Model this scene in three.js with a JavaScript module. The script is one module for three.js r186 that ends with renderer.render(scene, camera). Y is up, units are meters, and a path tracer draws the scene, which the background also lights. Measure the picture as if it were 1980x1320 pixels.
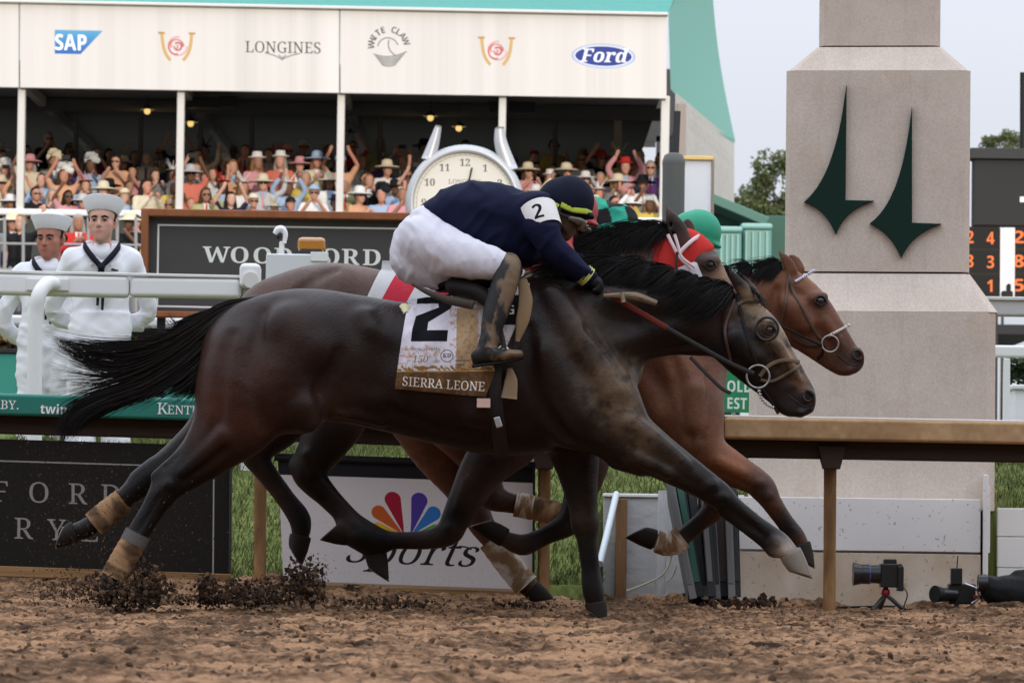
import * as THREE from 'three';
import { RoundedBoxGeometry } from 'three/addons/geometries/RoundedBoxGeometry.js';
import { mergeGeometries, mergeVertices, toCreasedNormals } from 'three/addons/utils/BufferGeometryUtils.js';
import { FontLoader } from 'three/addons/loaders/FontLoader.js';
import { TextGeometry } from 'three/addons/geometries/TextGeometry.js';

// ---------------------------------------------------------------- camera, sky, sun, exposure
const scene = new THREE.Scene();
const FOCAL = 7308, EYE = 0.35, CAMZ = 18, PITCH = Math.atan(388 / FOCAL), ROLL = 0.0135;
const camera = new THREE.PerspectiveCamera(2 * Math.atan(660 / FOCAL) * 180 / Math.PI, 1980 / 1320, 0.5, 3000);
camera.position.set(0, EYE, CAMZ);
camera.quaternion.setFromEuler(new THREE.Euler(PITCH, 0, 0)).multiply(new THREE.Quaternion().setFromAxisAngle(new THREE.Vector3(0, 0, 1), ROLL));
camera.focus = 17.9; camera.userData.fStop = 10;
const CAMQ = camera.quaternion.clone();
const renderer = new THREE.WebGLRenderer({ antialias: true });
renderer.toneMapping = THREE.LinearToneMapping;
renderer.toneMappingExposure = 1.0;
renderer.shadowMap.enabled = true;
{ // pale hazy overcast sky, brighter overhead than at the horizon
  const SKYB = 3.0, W = 256, H = 128, d = new Float32Array(W * H * 4);
  for (let j = 0; j < H; j++) for (let i = 0; i < W; i++) {
    const el = (j + .5) / H * 2 - 1, t = Math.min(1, Math.abs(el) * 1.3), k = (j * W + i) * 4;
    const el2 = Math.max(0, Math.sin((j + .5) / H * Math.PI - Math.PI / 2)), zen = (1 + SKYB * el2) / (1 + SKYB * .07); const wob = zen * (1 + .02 * Math.sin(i * 6.2832 / W * 3 + j * .21) * Math.sin(j * .13));
    d[k] = (.69 * (1 - t) + .64 * t) * wob; d[k + 1] = (.725 * (1 - t) + .695 * t) * wob; d[k + 2] = (.80 * (1 - t) + .80 * t) * wob; d[k + 3] = 1;
  }
  const sky = new THREE.DataTexture(d, W, H, THREE.RGBAFormat, THREE.FloatType);
  sky.mapping = THREE.EquirectangularReflectionMapping; sky.magFilter = sky.minFilter = THREE.LinearFilter; sky.needsUpdate = true;
  scene.background = sky; scene.environment = sky;
}
const sun = new THREE.DirectionalLight(new THREE.Color(1, .88, .73), 2.2);
sun.position.set(22, 24.5, 90); sun.target.position.set(0, 0, 0);
sun.castShadow = true; sun.shadow.radius = 5; sun.shadow.mapSize.set(4096, 4096);
Object.assign(sun.shadow.camera, { left: -70, right: 70, top: 60, bottom: -60, near: 1, far: 400 });
scene.add(sun, sun.target);

// ---------------------------------------------------------------- helpers
const V = (x, y, z) => new THREE.Vector3(x, y, z);
const lerp = (a, b, t) => a + (b - a) * t, clamp = (x, a = 0, b = 1) => Math.min(b, Math.max(a, x)), sstep = (a, b, x) => { const t = clamp((x - a) / (b - a)); return t * t * (3 - 2 * t); };
function rng(seed) { let s = seed >>> 0; return () => { s = (s + 0x6D2B79F5) >>> 0; let t = s; t = Math.imul(t ^ (t >>> 15), t | 1); t ^= t + Math.imul(t ^ (t >>> 7), t | 61); return ((t ^ (t >>> 14)) >>> 0) / 4294967296; }; }
function hash3(x, y, z) { let h = Math.imul(x, 374761393) ^ Math.imul(y, 668265263) ^ Math.imul(z, 2147483647 - 1274126177); h = Math.imul(h ^ (h >>> 13), 1274126177); return ((h ^ (h >>> 16)) >>> 0) / 4294967296; }
function vn(x, y, z) { // value noise 0..1
  const xi = Math.floor(x), yi = Math.floor(y), zi = Math.floor(z); let a = x - xi, b = y - yi, c = z - zi;
  a = a * a * (3 - 2 * a); b = b * b * (3 - 2 * b); c = c * c * (3 - 2 * c);
  const L = (p, q, t) => p + (q - p) * t, h = (i, j, k) => hash3(xi + i, yi + j, zi + k);
  return L(L(L(h(0, 0, 0), h(1, 0, 0), a), L(h(0, 1, 0), h(1, 1, 0), a), b), L(L(h(0, 0, 1), h(1, 0, 1), a), L(h(0, 1, 1), h(1, 1, 1), a), b), c);
}
function fbm(x, y, z, o = 4) { let s = 0, a = .5, n = 0; for (let i = 0; i < o; i++) { s += a * vn(x, y, z); n += a; a *= .5; x *= 2.03; y *= 2.03; z *= 2.03; } return s / n; }
// a point of the place at depth z, from its bearing in the survey (1980 x 1320 grid)
const tmpV = V(0, 0, 0);
function at(u, v, z) { tmpV.set((u - 990) / FOCAL, -(v - 660) / FOCAL, -1).applyQuaternion(CAMQ); const t = (z - CAMZ) / tmpV.z; return V(tmpV.x * t, EYE + tmpV.y * t, z); }
const ppm = z => FOCAL / (CAMZ - z);
// names
const used = new Map();
function numbered(n) { const k = used.get(n) || 0; used.set(n, k + 1); return k ? n + '_' + String(k).padStart(3, '0') : n; }
function tag(o, label, category, group) { o.userData.label = label; o.userData.category = category; if (group) o.userData.group = group; return o; }
function thing(name, label, category, pos = [0, 0, 0], group) { const g = new THREE.Group(); g.name = numbered(name); g.position.set(...pos); scene.add(g); return tag(g, label, category, group); }
function struct(o, name, kind = 'structure') { o.name = numbered(name); o.userData.kind = kind; scene.add(o); shadow(o); return o; }
function shadow(o) { o.traverse(m => { if (m.isMesh) { m.castShadow = true; m.receiveShadow = true; } }); return o; }
// a part: geometry given in world coordinates, moved into its parent's frame
function part(name, geo, mat, parent, world = true) {
  const m = new THREE.Mesh(geo, mat); m.name = name; m.castShadow = m.receiveShadow = true;
  if (world) { let p = parent, off = V(0, 0, 0); while (p && p !== scene) { off.add(p.position); p = p.parent; } m.geometry = geo; m.position.copy(off).negate(); }
  parent.add(m); return m;
}
function merge(list) { list = list.map(g => { const q = g.index ? g.toNonIndexed() : g; for (const k of Object.keys(q.attributes)) if (!['position', 'normal', 'uv'].includes(k)) q.deleteAttribute(k); if (!q.attributes.uv) q.setAttribute('uv', new THREE.BufferAttribute(new Float32Array(q.attributes.position.count * 2), 2)); return q; }); return mergeGeometries(list); }
function box(cx, cy, cz, w, h, d, r = .006) { const g = r > 0 ? new RoundedBoxGeometry(w, h, d, 1, Math.min(r, w / 2.2, h / 2.2, d / 2.2)) : new THREE.BoxGeometry(w, h, d); g.translate(cx, cy, cz); return g; }
// a box whose front face spans the survey rectangle, front at depth z
function slab(u0, v0, u1, v1, z, d, r = .006) { const c = at((u0 + u1) / 2, (v0 + v1) / 2, z), s = ppm(z); return box(c.x, c.y, z - d / 2, (u1 - u0) / s, (v1 - v0) / s, d, r); }
// a beam of w x h between two points
function beam(a, b, w, h, r = .004) { const L = a.distanceTo(b), g = r > 0 ? new RoundedBoxGeometry(L, h, w, 1, Math.min(r, w / 2.2, h / 2.2)) : new THREE.BoxGeometry(L, h, w); const x = b.clone().sub(a).normalize(); let z = V(0, 0, 1); if (Math.abs(x.z) > .95) z = V(1, 0, 0); const y = z.clone().cross(x).normalize(); z = x.clone().cross(y); g.applyMatrix4(new THREE.Matrix4().makeBasis(x, y, z)); const m = a.clone().add(b).multiplyScalar(.5); g.translate(m.x, m.y, m.z); return g; }
function rod(a, b, r0, r1 = r0, n = 10) { const L = a.distanceTo(b), g = new THREE.CylinderGeometry(r1, r0, L, n, 1); g.applyQuaternion(new THREE.Quaternion().setFromUnitVectors(V(0, 1, 0), b.clone().sub(a).normalize())); const m = a.clone().add(b).multiplyScalar(.5); g.translate(m.x, m.y, m.z); return g; }
const fold = (a, b, c) => { const n = vn(a, b, c), r = 1 - Math.abs(2 * n - 1); return r * r; };
// a swept tube through points; rn: half width across in the picture plane, rb: half depth; arrays or functions of t
function sweep(pts, rn, rb = rn, { seg = 0, sides = 8, curve = true, cap = true } = {}) {
  const n = seg || (pts.length - 1) * 6, c = new THREE.CatmullRomCurve3(pts, false, 'centripetal'); const P = [], N = [], U = [], I = [];
  const val = (r, t) => typeof r === 'function' ? r(t) : Array.isArray(r) ? (() => { const f = t * (r.length - 1), i = Math.min(r.length - 2, Math.floor(f)); return lerp(r[i], r[i + 1], f - i); })() : r;
  for (let i = 0; i <= n; i++) {
    const t = i / n, p = c.getPoint(t), T = c.getTangent(t); let nn = V(0, 0, 1).cross(T); if (nn.lengthSq() < .02) nn = V(0, 1, 0).cross(T); nn.normalize(); const bb = T.clone().cross(nn).normalize(); const a = val(rn, t), b = val(rb, t);
    for (let k = 0; k <= sides; k++) { const th = k / sides * Math.PI * 2, cs = Math.cos(th), sn = Math.sin(th); P.push(p.x + nn.x * cs * a + bb.x * sn * b, p.y + nn.y * cs * a + bb.y * sn * b, p.z + nn.z * cs * a + bb.z * sn * b); U.push(k / sides, t); }
  }
  for (let i = 0; i < n; i++) for (let k = 0; k < sides; k++) { const a = i * (sides + 1) + k, b = a + sides + 1; I.push(a, b, a + 1, b, b + 1, a + 1); }
  if (cap) for (const e of [0, n]) { const ci = P.length / 3, q = c.getPoint(e / n); P.push(q.x, q.y, q.z); U.push(.5, e / n); for (let k = 0; k < sides; k++) { const a = e * (sides + 1) + k; e ? I.push(ci, a, a + 1) : I.push(ci, a + 1, a); } }
  const g = new THREE.BufferGeometry(); g.setAttribute('position', new THREE.Float32BufferAttribute(P, 3)); g.setAttribute('uv', new THREE.Float32BufferAttribute(U, 2)); g.setIndex(I); g.computeVertexNormals(); return g;
}
// ---------------------------------------------------------------- solid modeller: chains of rounded bones joined smoothly and meshed (surface nets)
// node: {x,y,z,r,s}   s = depth radius / radius.  chain: {n:[nodes], k: blend, sub: subdivisions, cut: true to carve}
function refine(nodes, sub) {
  if (nodes.length < 2 || sub < 2) return nodes; const out = [], n = nodes.length, cr = (a, b, c, d, t) => .5 * ((2 * b) + (-a + c) * t + (2 * a - 5 * b + 4 * c - d) * t * t + (-a + 3 * b - 3 * c + d) * t * t * t);
  for (let i = 0; i < n - 1; i++) { const a = nodes[Math.max(0, i - 1)], b = nodes[i], c = nodes[i + 1], d = nodes[Math.min(n - 1, i + 2)]; for (let k = 0; k < sub; k++) { const t = k / sub, q = {}; for (const f of ['x', 'y', 'z', 'r', 's']) q[f] = cr(a[f], b[f], c[f], d[f], t); q.r = Math.max(q.r, .15 * Math.min(b.r, c.r)); out.push(q); } } out.push(nodes[n - 1]); return out;
}
function solid(chains, cell, { disp = null, smooth = 1, k0 = .02 } = {}) {
  let mn = [1e9, 1e9, 1e9], mx = [-1e9, -1e9, -1e9];
  const CH = chains.map(c => ({ ...c, k: c.k ?? k0, q: refine(c.n, c.sub ?? 4) }));
  for (const c of CH) if (!c.cut) for (const q of c.q) { const e = [q.r, q.r, q.r * q.s], p = [q.x, q.y, q.z]; for (let i = 0; i < 3; i++) { mn[i] = Math.min(mn[i], p[i] - e[i]); mx[i] = Math.max(mx[i], p[i] + e[i]); } }
  for (let i = 0; i < 3; i++) { mn[i] -= cell * 3; mx[i] += cell * 3; }
  const nx = Math.ceil((mx[0] - mn[0]) / cell) + 1, ny = Math.ceil((mx[1] - mn[1]) / cell) + 1, nz = Math.ceil((mx[2] - mn[2]) / cell) + 1, sy = nx, sz = nx * ny;
  const F = new Float32Array(nx * ny * nz).fill(9), G = new Float32Array(nx * ny * nz).fill(9);
  const lim = (v, m) => v < 0 ? 0 : v > m ? m : v;
  for (const c of CH) {
    const m = Math.max(c.k, 2 * cell), q = c.q, B = [nx, ny, nz, -1, -1, -1];
    for (let i = 0; i < Math.max(1, q.length - 1); i++) {
      const a = q[i], b = q[Math.min(i + 1, q.length - 1)], R = Math.max(a.r, b.r) + m, S = Math.max(a.r * a.s, b.r * b.s) + m;
      const i0 = lim(Math.floor((Math.min(a.x, b.x) - R - mn[0]) / cell), nx - 1), i1 = lim(Math.ceil((Math.max(a.x, b.x) + R - mn[0]) / cell), nx - 1), j0 = lim(Math.floor((Math.min(a.y, b.y) - R - mn[1]) / cell), ny - 1), j1 = lim(Math.ceil((Math.max(a.y, b.y) + R - mn[1]) / cell), ny - 1), k0_ = lim(Math.floor((Math.min(a.z, b.z) - S - mn[2]) / cell), nz - 1), k1 = lim(Math.ceil((Math.max(a.z, b.z) + S - mn[2]) / cell), nz - 1);
      B[0] = Math.min(B[0], i0); B[1] = Math.min(B[1], j0); B[2] = Math.min(B[2], k0_); B[3] = Math.max(B[3], i1); B[4] = Math.max(B[4], j1); B[5] = Math.max(B[5], k1);
      const dx = b.x - a.x, dy = b.y - a.y, dz = b.z - a.z, L2 = dx * dx + dy * dy + dz * dz || 1;
      for (let kk = k0_; kk <= k1; kk++) { const pz = mn[2] + kk * cell; for (let jj = j0; jj <= j1; jj++) { const py = mn[1] + jj * cell; let o = kk * sz + jj * sy + i0; for (let ii = i0; ii <= i1; ii++, o++) { const px = mn[0] + ii * cell; let t = ((px - a.x) * dx + (py - a.y) * dy + (pz - a.z) * dz) / L2; t = t < 0 ? 0 : t > 1 ? 1 : t; const s = a.s + (b.s - a.s) * t, ex = px - a.x - dx * t, ey = py - a.y - dy * t, ez = (pz - a.z - dz * t) / s; const d = Math.sqrt(ex * ex + ey * ey + ez * ez) - a.r - (b.r - a.r) * t; if (d < G[o]) G[o] = d; } } }
    }
    const k = c.k;
    for (let kk = B[2]; kk <= B[5]; kk++) for (let jj = B[1]; jj <= B[4]; jj++) { let o = kk * sz + jj * sy + B[0]; for (let ii = B[0]; ii <= B[3]; ii++, o++) { const g = G[o]; if (g < 8) { let f = F[o]; if (c.cut) { const b = -g, h = Math.max(k - Math.abs(f - b), 0) / k; F[o] = Math.max(f, b) + h * h * k * .25; } else { const h = Math.max(k - Math.abs(f - g), 0) / k; F[o] = Math.min(f, g) - h * h * k * .25; } G[o] = 9; } } }
  }
  if (disp) for (let kk = 0; kk < nz; kk++) for (let jj = 0; jj < ny; jj++) for (let ii = 0; ii < nx; ii++) { const o = kk * sz + jj * sy + ii; if (Math.abs(F[o]) < .06) F[o] += disp(mn[0] + ii * cell, mn[1] + jj * cell, mn[2] + kk * cell); }
  // surface nets
  const id = new Int32Array(nx * ny * nz).fill(-1), P = [], I = [];
  for (let kk = 0; kk < nz - 1; kk++) for (let jj = 0; jj < ny - 1; jj++) { let o = kk * sz + jj * sy; for (let ii = 0; ii < nx - 1; ii++, o++) {
    const f = [F[o], F[o + 1], F[o + sy], F[o + sy + 1], F[o + sz], F[o + sz + 1], F[o + sz + sy], F[o + sz + sy + 1]]; let m = 0; for (let c = 0; c < 8; c++) if (f[c] < 0) m |= 1 << c; if (m === 0 || m === 255) continue;
    let x = 0, y = 0, z = 0, n = 0;
    for (let c = 0; c < 8; c++) for (let ax = 1; ax < 8; ax <<= 1) if (!(c & ax)) { const e = c | ax; if ((f[c] < 0) !== (f[e] < 0)) { const t = f[c] / (f[c] - f[e]); x += (c & 1) + (ax === 1 ? t : 0); y += ((c >> 1) & 1) + (ax === 2 ? t : 0); z += ((c >> 2) & 1) + (ax === 4 ? t : 0); n++; } }
    id[o] = P.length / 3; P.push(mn[0] + (ii + x / n) * cell, mn[1] + (jj + y / n) * cell, mn[2] + (kk + z / n) * cell);
  } }
  const quad = (a, b, c, d, flip) => { if (a < 0 || b < 0 || c < 0 || d < 0) return; flip ? I.push(a, c, b, a, d, c) : I.push(a, b, c, a, c, d); };
  for (let kk = 1; kk < nz - 1; kk++) for (let jj = 1; jj < ny - 1; jj++) { let o = kk * sz + jj * sy + 1; for (let ii = 1; ii < nx - 1; ii++, o++) {
    const f = F[o] < 0;
    if (f !== (F[o + 1] < 0)) quad(id[o - sy - sz], id[o - sz], id[o], id[o - sy], !f);
    if (f !== (F[o + sy] < 0)) quad(id[o - 1 - sz], id[o - 1], id[o], id[o - sz], !f);
    if (f !== (F[o + sz] < 0)) quad(id[o - 1 - sy], id[o - sy], id[o], id[o - 1], !f);
  } }
  const pos = new Float32Array(P);
  for (let it = 0; it < smooth; it++) { const acc = new Float32Array(pos.length), cnt = new Uint16Array(pos.length / 3); for (let t = 0; t < I.length; t += 3) for (let e = 0; e < 3; e++) { const a = I[t + e], b = I[t + (e + 1) % 3]; acc[a * 3] += pos[b * 3]; acc[a * 3 + 1] += pos[b * 3 + 1]; acc[a * 3 + 2] += pos[b * 3 + 2]; cnt[a]++; } for (let v = 0; v < cnt.length; v++) if (cnt[v]) for (let e = 0; e < 3; e++) pos[v * 3 + e] = pos[v * 3 + e] * .5 + acc[v * 3 + e] / cnt[v] * .5; }
  const g = new THREE.BufferGeometry(); g.setAttribute('position', new THREE.BufferAttribute(pos, 3)); g.setIndex(I); g.computeVertexNormals();
  const uv = new Float32Array(pos.length / 3 * 2); for (let v = 0; v < pos.length / 3; v++) { uv[v * 2] = pos[v * 3] + pos[v * 3 + 2] * .6; uv[v * 2 + 1] = pos[v * 3 + 1] + pos[v * 3 + 2] * .35; } g.setAttribute('uv', new THREE.BufferAttribute(uv, 2));
  // depth of the near / far surface over a point
  g.userData = {};
  const surf = (x, y, side = 1) => { const i = Math.round((x - mn[0]) / cell), j = Math.round((y - mn[1]) / cell); if (i < 0 || j < 0 || i >= nx || j >= ny) return null; if (side > 0) { for (let k = nz - 2; k > 0; k--) { const o = k * sz + j * sy + i; if (F[o] < 0) { const a = F[o], b = F[o + sz]; return mn[2] + (k + a / (a - b)) * cell; } } } else for (let k = 1; k < nz; k++) { const o = k * sz + j * sy + i; if (F[o] < 0) { const a = F[o - sz], b = F[o]; return mn[2] + (k - 1 + a / (a - b)) * cell; } } return null; };
  return { g, surf };
}
function paint(g, fn) { const p = g.attributes.position, c = new Float32Array(p.count * 3), o = [0, 0, 0]; for (let i = 0; i < p.count; i++) { fn(p.getX(i), p.getY(i), p.getZ(i), o, i); c[i * 3] = o[0]; c[i * 3 + 1] = o[1]; c[i * 3 + 2] = o[2]; } g.setAttribute('color', new THREE.BufferAttribute(c, 3)); return g; }
// ---------------------------------------------------------------- materials
const lin = (r, g, b) => new THREE.Color().setRGB(r, g, b);
function mat(c, rough = .8, o = {}) { return new THREE.MeshPhysicalMaterial({ color: Array.isArray(c) ? lin(...c) : c, roughness: rough, specularIntensity: rough >= .65 ? .22 : .55, ...o }); }
function pmat(c, rough = .8, o = {}) { return new THREE.MeshPhysicalMaterial({ color: Array.isArray(c) ? lin(...c) : c, roughness: rough, ...o }); }
function noiseTex(n, fn, { color = true, rep = 1 } = {}) { const d = new Uint8Array(n * n * 4), o = [0, 0, 0]; for (let j = 0; j < n; j++) for (let i = 0; i < n; i++) { fn(i / n, j / n, o, i, j); const k = (j * n + i) * 4; for (let e = 0; e < 3; e++) d[k + e] = clamp(o[e]) * 255; d[k + 3] = 255; } const t = new THREE.DataTexture(d, n, n); t.wrapS = t.wrapT = THREE.RepeatWrapping; t.magFilter = THREE.LinearFilter; t.minFilter = THREE.LinearMipmapLinearFilter; t.generateMipmaps = true; if (color) t.colorSpace = THREE.SRGBColorSpace; t.repeat.set(rep, rep); t.needsUpdate = true; return t; }
// tiling noise
function tn(u, v, f, seed = 0, o = 4) { let s = 0, a = .5, n = 0; for (let q = 0; q < o; q++) { const F = f << q, x = u * F, y = v * F, xi = Math.floor(x), yi = Math.floor(y); let p = x - xi, r = y - yi; p = p * p * (3 - 2 * p); r = r * r * (3 - 2 * r); const h = (i, j) => hash3(((xi + i) % F + F) % F, ((yi + j) % F + F) % F, seed + q * 17); s += a * lerp(lerp(h(0, 0), h(1, 0), p), lerp(h(0, 1), h(1, 1), p), r); n += a; a *= .5; } return s / n; }
function canvasTex(w, h, draw) { const c = document.createElement('canvas'); c.width = w; c.height = h; const x = c.getContext('2d'); draw(x, w, h); const t = new THREE.CanvasTexture(c); t.colorSpace = THREE.SRGBColorSpace; t.anisotropy = 8; return t; }
const weave = noiseTex(128, (u, v, o, i, j) => { const w = (i % 4 < 2) !== (j % 4 < 2) ? .65 : .35; o[0] = o[1] = o[2] = w * .7 + .3 * tn(u, v, 16, 3, 3); }, { color: false }); weave.repeat.set(9, 9);
const speck = noiseTex(512, (u, v, o) => { o[0] = o[1] = o[2] = tn(u, v, 8, 5, 6); }, { color: false });
const M = {
  white: mat([.78, .78, .77], .5), offwhite: mat([.72, .71, .68], .6), black: mat([.012, .012, .013], .6), leather: mat([.012, .009, .008], .55, { specularIntensity: .3 }), steel: mat([.55, .55, .56], .3, { metalness: .9 }), brass: mat([.6, .45, .2], .35, { metalness: .8 }),
  darkgrey: mat([.045, .045, .047], .7), grey: mat([.3, .3, .3], .7), navy: mat([.012, .016, .045], .85, { bumpMap: weave, bumpScale: .0008 }), skin: mat([.5, .27, .19], .55), hoof: mat([.022, .017, .014], .7, { bumpMap: speck, bumpScale: .002 }), eye: pmat([.008, .005, .004], .08, { clearcoat: 1 }),
};
// ---------------------------------------------------------------- ground
const dirtTex = noiseTex(1024, (u, v, o) => { const a = tn(u, v, 6, 11, 6), b = tn(u, v, 60, 12, 3), c = tn(u, v, 14, 14, 5); const k = clamp((a - .5) * 2.2 + (b - .5) * 1.5 + .5), d = sstep(.56, .72, c); o[0] = lerp(.30, .60, k) - d * .12; o[1] = lerp(.22, .46, k) - d * .10; o[2] = lerp(.155, .345, k) - d * .08; });
const dirtBump = noiseTex(1024, (u, v, o) => { o[0] = o[1] = o[2] = .5 * tn(u, v, 40, 21, 5) + .5 * tn(u, v, 120, 22, 3); }, { color: false });
M.dirt = mat([1, 1, 1], .95, { map: dirtTex, bumpMap: dirtBump, bumpScale: .03 });
M.clod = mat([.115, .064, .038], .95, { bumpMap: speck, bumpScale: .01 });
M.clodDark = mat([.06, .036, .024], .95, { bumpMap: speck, bumpScale: .01 });
function dirtH(x, z) {
  let h = .05 * (fbm(x * 1.1, 0, z * 1.1, 2) - .5);
  h += .014 * (fbm(x * 6, 3, z * 5, 2) - .5) + .015 * (fbm(x * 22, 9, z * 15, 2) - .5) + .022 * (fbm(x * 50, 9, z * 32, 2) - .5);
  const lump = fbm(x * 15, 31, z * 12, 2); h += .012 * sstep(.55, .8, lump);
  const pit = fbm(x * 2.6 + 7, 51, z * 4.5, 2); h -= .03 * sstep(.6, .85, pit);
  h += .085 * sstep(-1.7, -3.0, z) * sstep(.9, -1.4, x) * (.8 + .4 * fbm(x * 3, 5, z * 3, 3));   // thrown-up soil along the rail
  if (z < -2.7) h += .05 * sstep(.5, .7, fbm(x * 2.5, 77, z * 3, 3)) * sstep(-2.7, -3.3, z);
  return h;
}
function sheet(x0, x1, nx, z0, z1, nz, H, uvs) {
  const P = [], U = [], I = []; for (let j = 0; j <= nz; j++) for (let i = 0; i <= nx; i++) { const x = lerp(x0, x1, i / nx), z = lerp(z0, z1, j / nz); P.push(x, H(x, z), z); U.push(x * uvs, z * uvs); }
  for (let j = 0; j < nz; j++) for (let i = 0; i < nx; i++) { const a = j * (nx + 1) + i, b = a + nx + 1; I.push(a, a + 1, b, b, a + 1, b + 1); }
  const g = new THREE.BufferGeometry(); g.setAttribute('position', new THREE.Float32BufferAttribute(P, 3)); g.setAttribute('uv', new THREE.Float32BufferAttribute(U, 2)); g.setIndex(I); g.computeVertexNormals(); return g;
}
struct(new THREE.Mesh(sheet(-3.5, 3.5, 520, 9.6, -4.8, 720, dirtH, .55), M.dirt), 'dirt_track');
{ const H = () => -.1; struct(new THREE.Mesh(merge([sheet(-900, 900, 8, 600, -40, 8, H, .55)]), M.dirt), 'ground'); }
// infield bank: turf rising behind the inside rail, cut back beside the pillar
const cutX = x => sstep(.50, .58, x);
function bankH(x, z) { const n = .03 * (fbm(x * 2, 4, z * 2, 3) - .5); const open = z > -3.5 ? -.02 : z > -4.6 ? lerp(.10, .46, (-3.5 - z) / 1.1) : z > -6.2 ? lerp(.46, .88, (-4.6 - z) / 1.6) : z > -9 ? lerp(.88, 1.08, (-6.2 - z) / 2.8) : 1.08; const shut = z > -4.72 ? -.12 : z > -6.2 ? lerp(.57, .88, (-4.72 - z) / 1.48) : open; return lerp(open, shut, cutX(x)) + n; }
const grassTex = noiseTex(512, (u, v, o) => { const a = tn(u, v, 5, 41, 5), b = tn(u, v, 60, 42, 3), k = clamp((a - .5) * 1.6 + (b - .5) * 1.4 + .5); o[0] = lerp(.28, .45, k); o[1] = lerp(.32, .48, k); o[2] = lerp(.16, .26, k); });
M.turf = mat([1, 1, 1], .95, { map: grassTex });
struct(new THREE.Mesh(sheet(-14, 14, 560, -3.45, -9, 90, bankH, 1.2), M.turf), 'grass_bank');
{ const H = () => 1.06; struct(new THREE.Mesh(sheet(-900, 900, 12, -8.95, -1400, 20, H, .4), mat([.17, .165, .13], .95, { bumpMap: speck, bumpScale: .01 })), 'infield_ground'); }
{ // mown blades
  const g = new THREE.BufferGeometry(); g.setAttribute('position', new THREE.Float32BufferAttribute([-.0035, 0, 0, .0035, 0, 0, .001, .6, .12, .004, 1, .35].map((v, i) => v), 3)); g.setIndex([0, 1, 2, 1, 3, 2]); g.computeVertexNormals();
  const R = rng(7), N = 42000, m = new THREE.InstancedMesh(g, mat([1, 1, 1], .8), N), d = new THREE.Object3D(), c = new THREE.Color();
  for (let i = 0; i < N; i++) { const z = -3.55 - 5.2 * Math.pow(R(), 1.5), x = (R() * 2 - 1) * 3.4; const y = bankH(x, z); const ok = y > .02; d.position.set(x, ok ? y - .004 : -.5, z); d.rotation.set((R() - .5) * .9, R() * 6.28, (R() - .5) * .9); const s = .03 + .045 * R(); d.scale.set(.8 + R(), s, s); d.updateMatrix(); m.setMatrixAt(i, d.matrix); const k = R(); m.setColorAt(i, c.setRGB(lerp(.07, .20, k), lerp(.09, .22, k), lerp(.03, .075, k))); }
  struct(m, 'grass_blades', 'stuff'); tag(m, 'short mown green grass covering the infield bank', 'grass');
}
{ // loose clods on the track
  const g0 = new THREE.IcosahedronGeometry(1, 1), p = g0.attributes.position; for (let i = 0; i < p.count; i++) { const x = p.getX(i), y = p.getY(i), z = p.getZ(i), s = .7 + .6 * fbm(x * 1.3 + 9, y * 1.3, z * 1.3, 2); p.setXYZ(i, x * s, y * s * .75, z * s); } g0.computeVertexNormals();
  const R = rng(19), N = 20000, m = new THREE.InstancedMesh(g0, mat([1, 1, 1], .95), N), d = new THREE.Object3D(), c = new THREE.Color();
  for (let i = 0; i < N; i++) { const z = lerp(9.2, -3.6, Math.pow(R(), .8)), x = (R() * 2 - 1) * 3.5, s = .0025 + .009 * Math.pow(R(), 6); d.position.set(x, dirtH(x, z) + s * .3, z); d.rotation.set(R() * 6, R() * 6, R() * 6); d.scale.set(s * (1 + R() * .7), s, s); d.updateMatrix(); m.setMatrixAt(i, d.matrix); const k = R(); m.setColorAt(i, c.setRGB(lerp(.055, .19, k), lerp(.033, .115, k), lerp(.021, .068, k))); }
  struct(m, 'loose_soil', 'stuff'); tag(m, 'loose brown soil crumbs strewn over the track', 'soil');
}
// ---------------------------------------------------------------- finish pillar
const stoneTex = noiseTex(1024, (u, v, o) => { const a = tn(u, v, 4, 61, 4), b = tn(u, v, 150, 62, 2), c = tn(u, v, 3, 63, 3); let k = .5 + (a - .5) * .35 + (b - .5) * .5; const st = sstep(.55, .8, tn(u, v * .12, 24, 64, 3)) * .02; o[0] = .785 + .09 * (k - .5) * 2 - st; o[1] = .73 + .088 * (k - .5) * 2 - st; o[2] = .68 + .085 * (k - .5) * 2 - st; if (c > .62) { o[0] -= .015; o[1] -= .02; o[2] -= .025; } });
M.stone = mat([1, 1, 1], .9, { map: stoneTex, bumpMap: speck, bumpScale: .004 });
function metreUV(g) { const p = g.attributes.position, n = g.attributes.normal, U = new Float32Array(p.count * 2); for (let i = 0; i < p.count; i++) { const ax = Math.abs(n.getX(i)), ay = Math.abs(n.getY(i)), az = Math.abs(n.getZ(i)); if (az >= ax && az >= ay) { U[i * 2] = p.getX(i); U[i * 2 + 1] = p.getY(i); } else if (ax >= ay) { U[i * 2] = p.getZ(i); U[i * 2 + 1] = p.getY(i); } else { U[i * 2] = p.getX(i); U[i * 2 + 1] = p.getZ(i); } } g.setAttribute('uv', new THREE.BufferAttribute(U, 2)); return g; }
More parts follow.
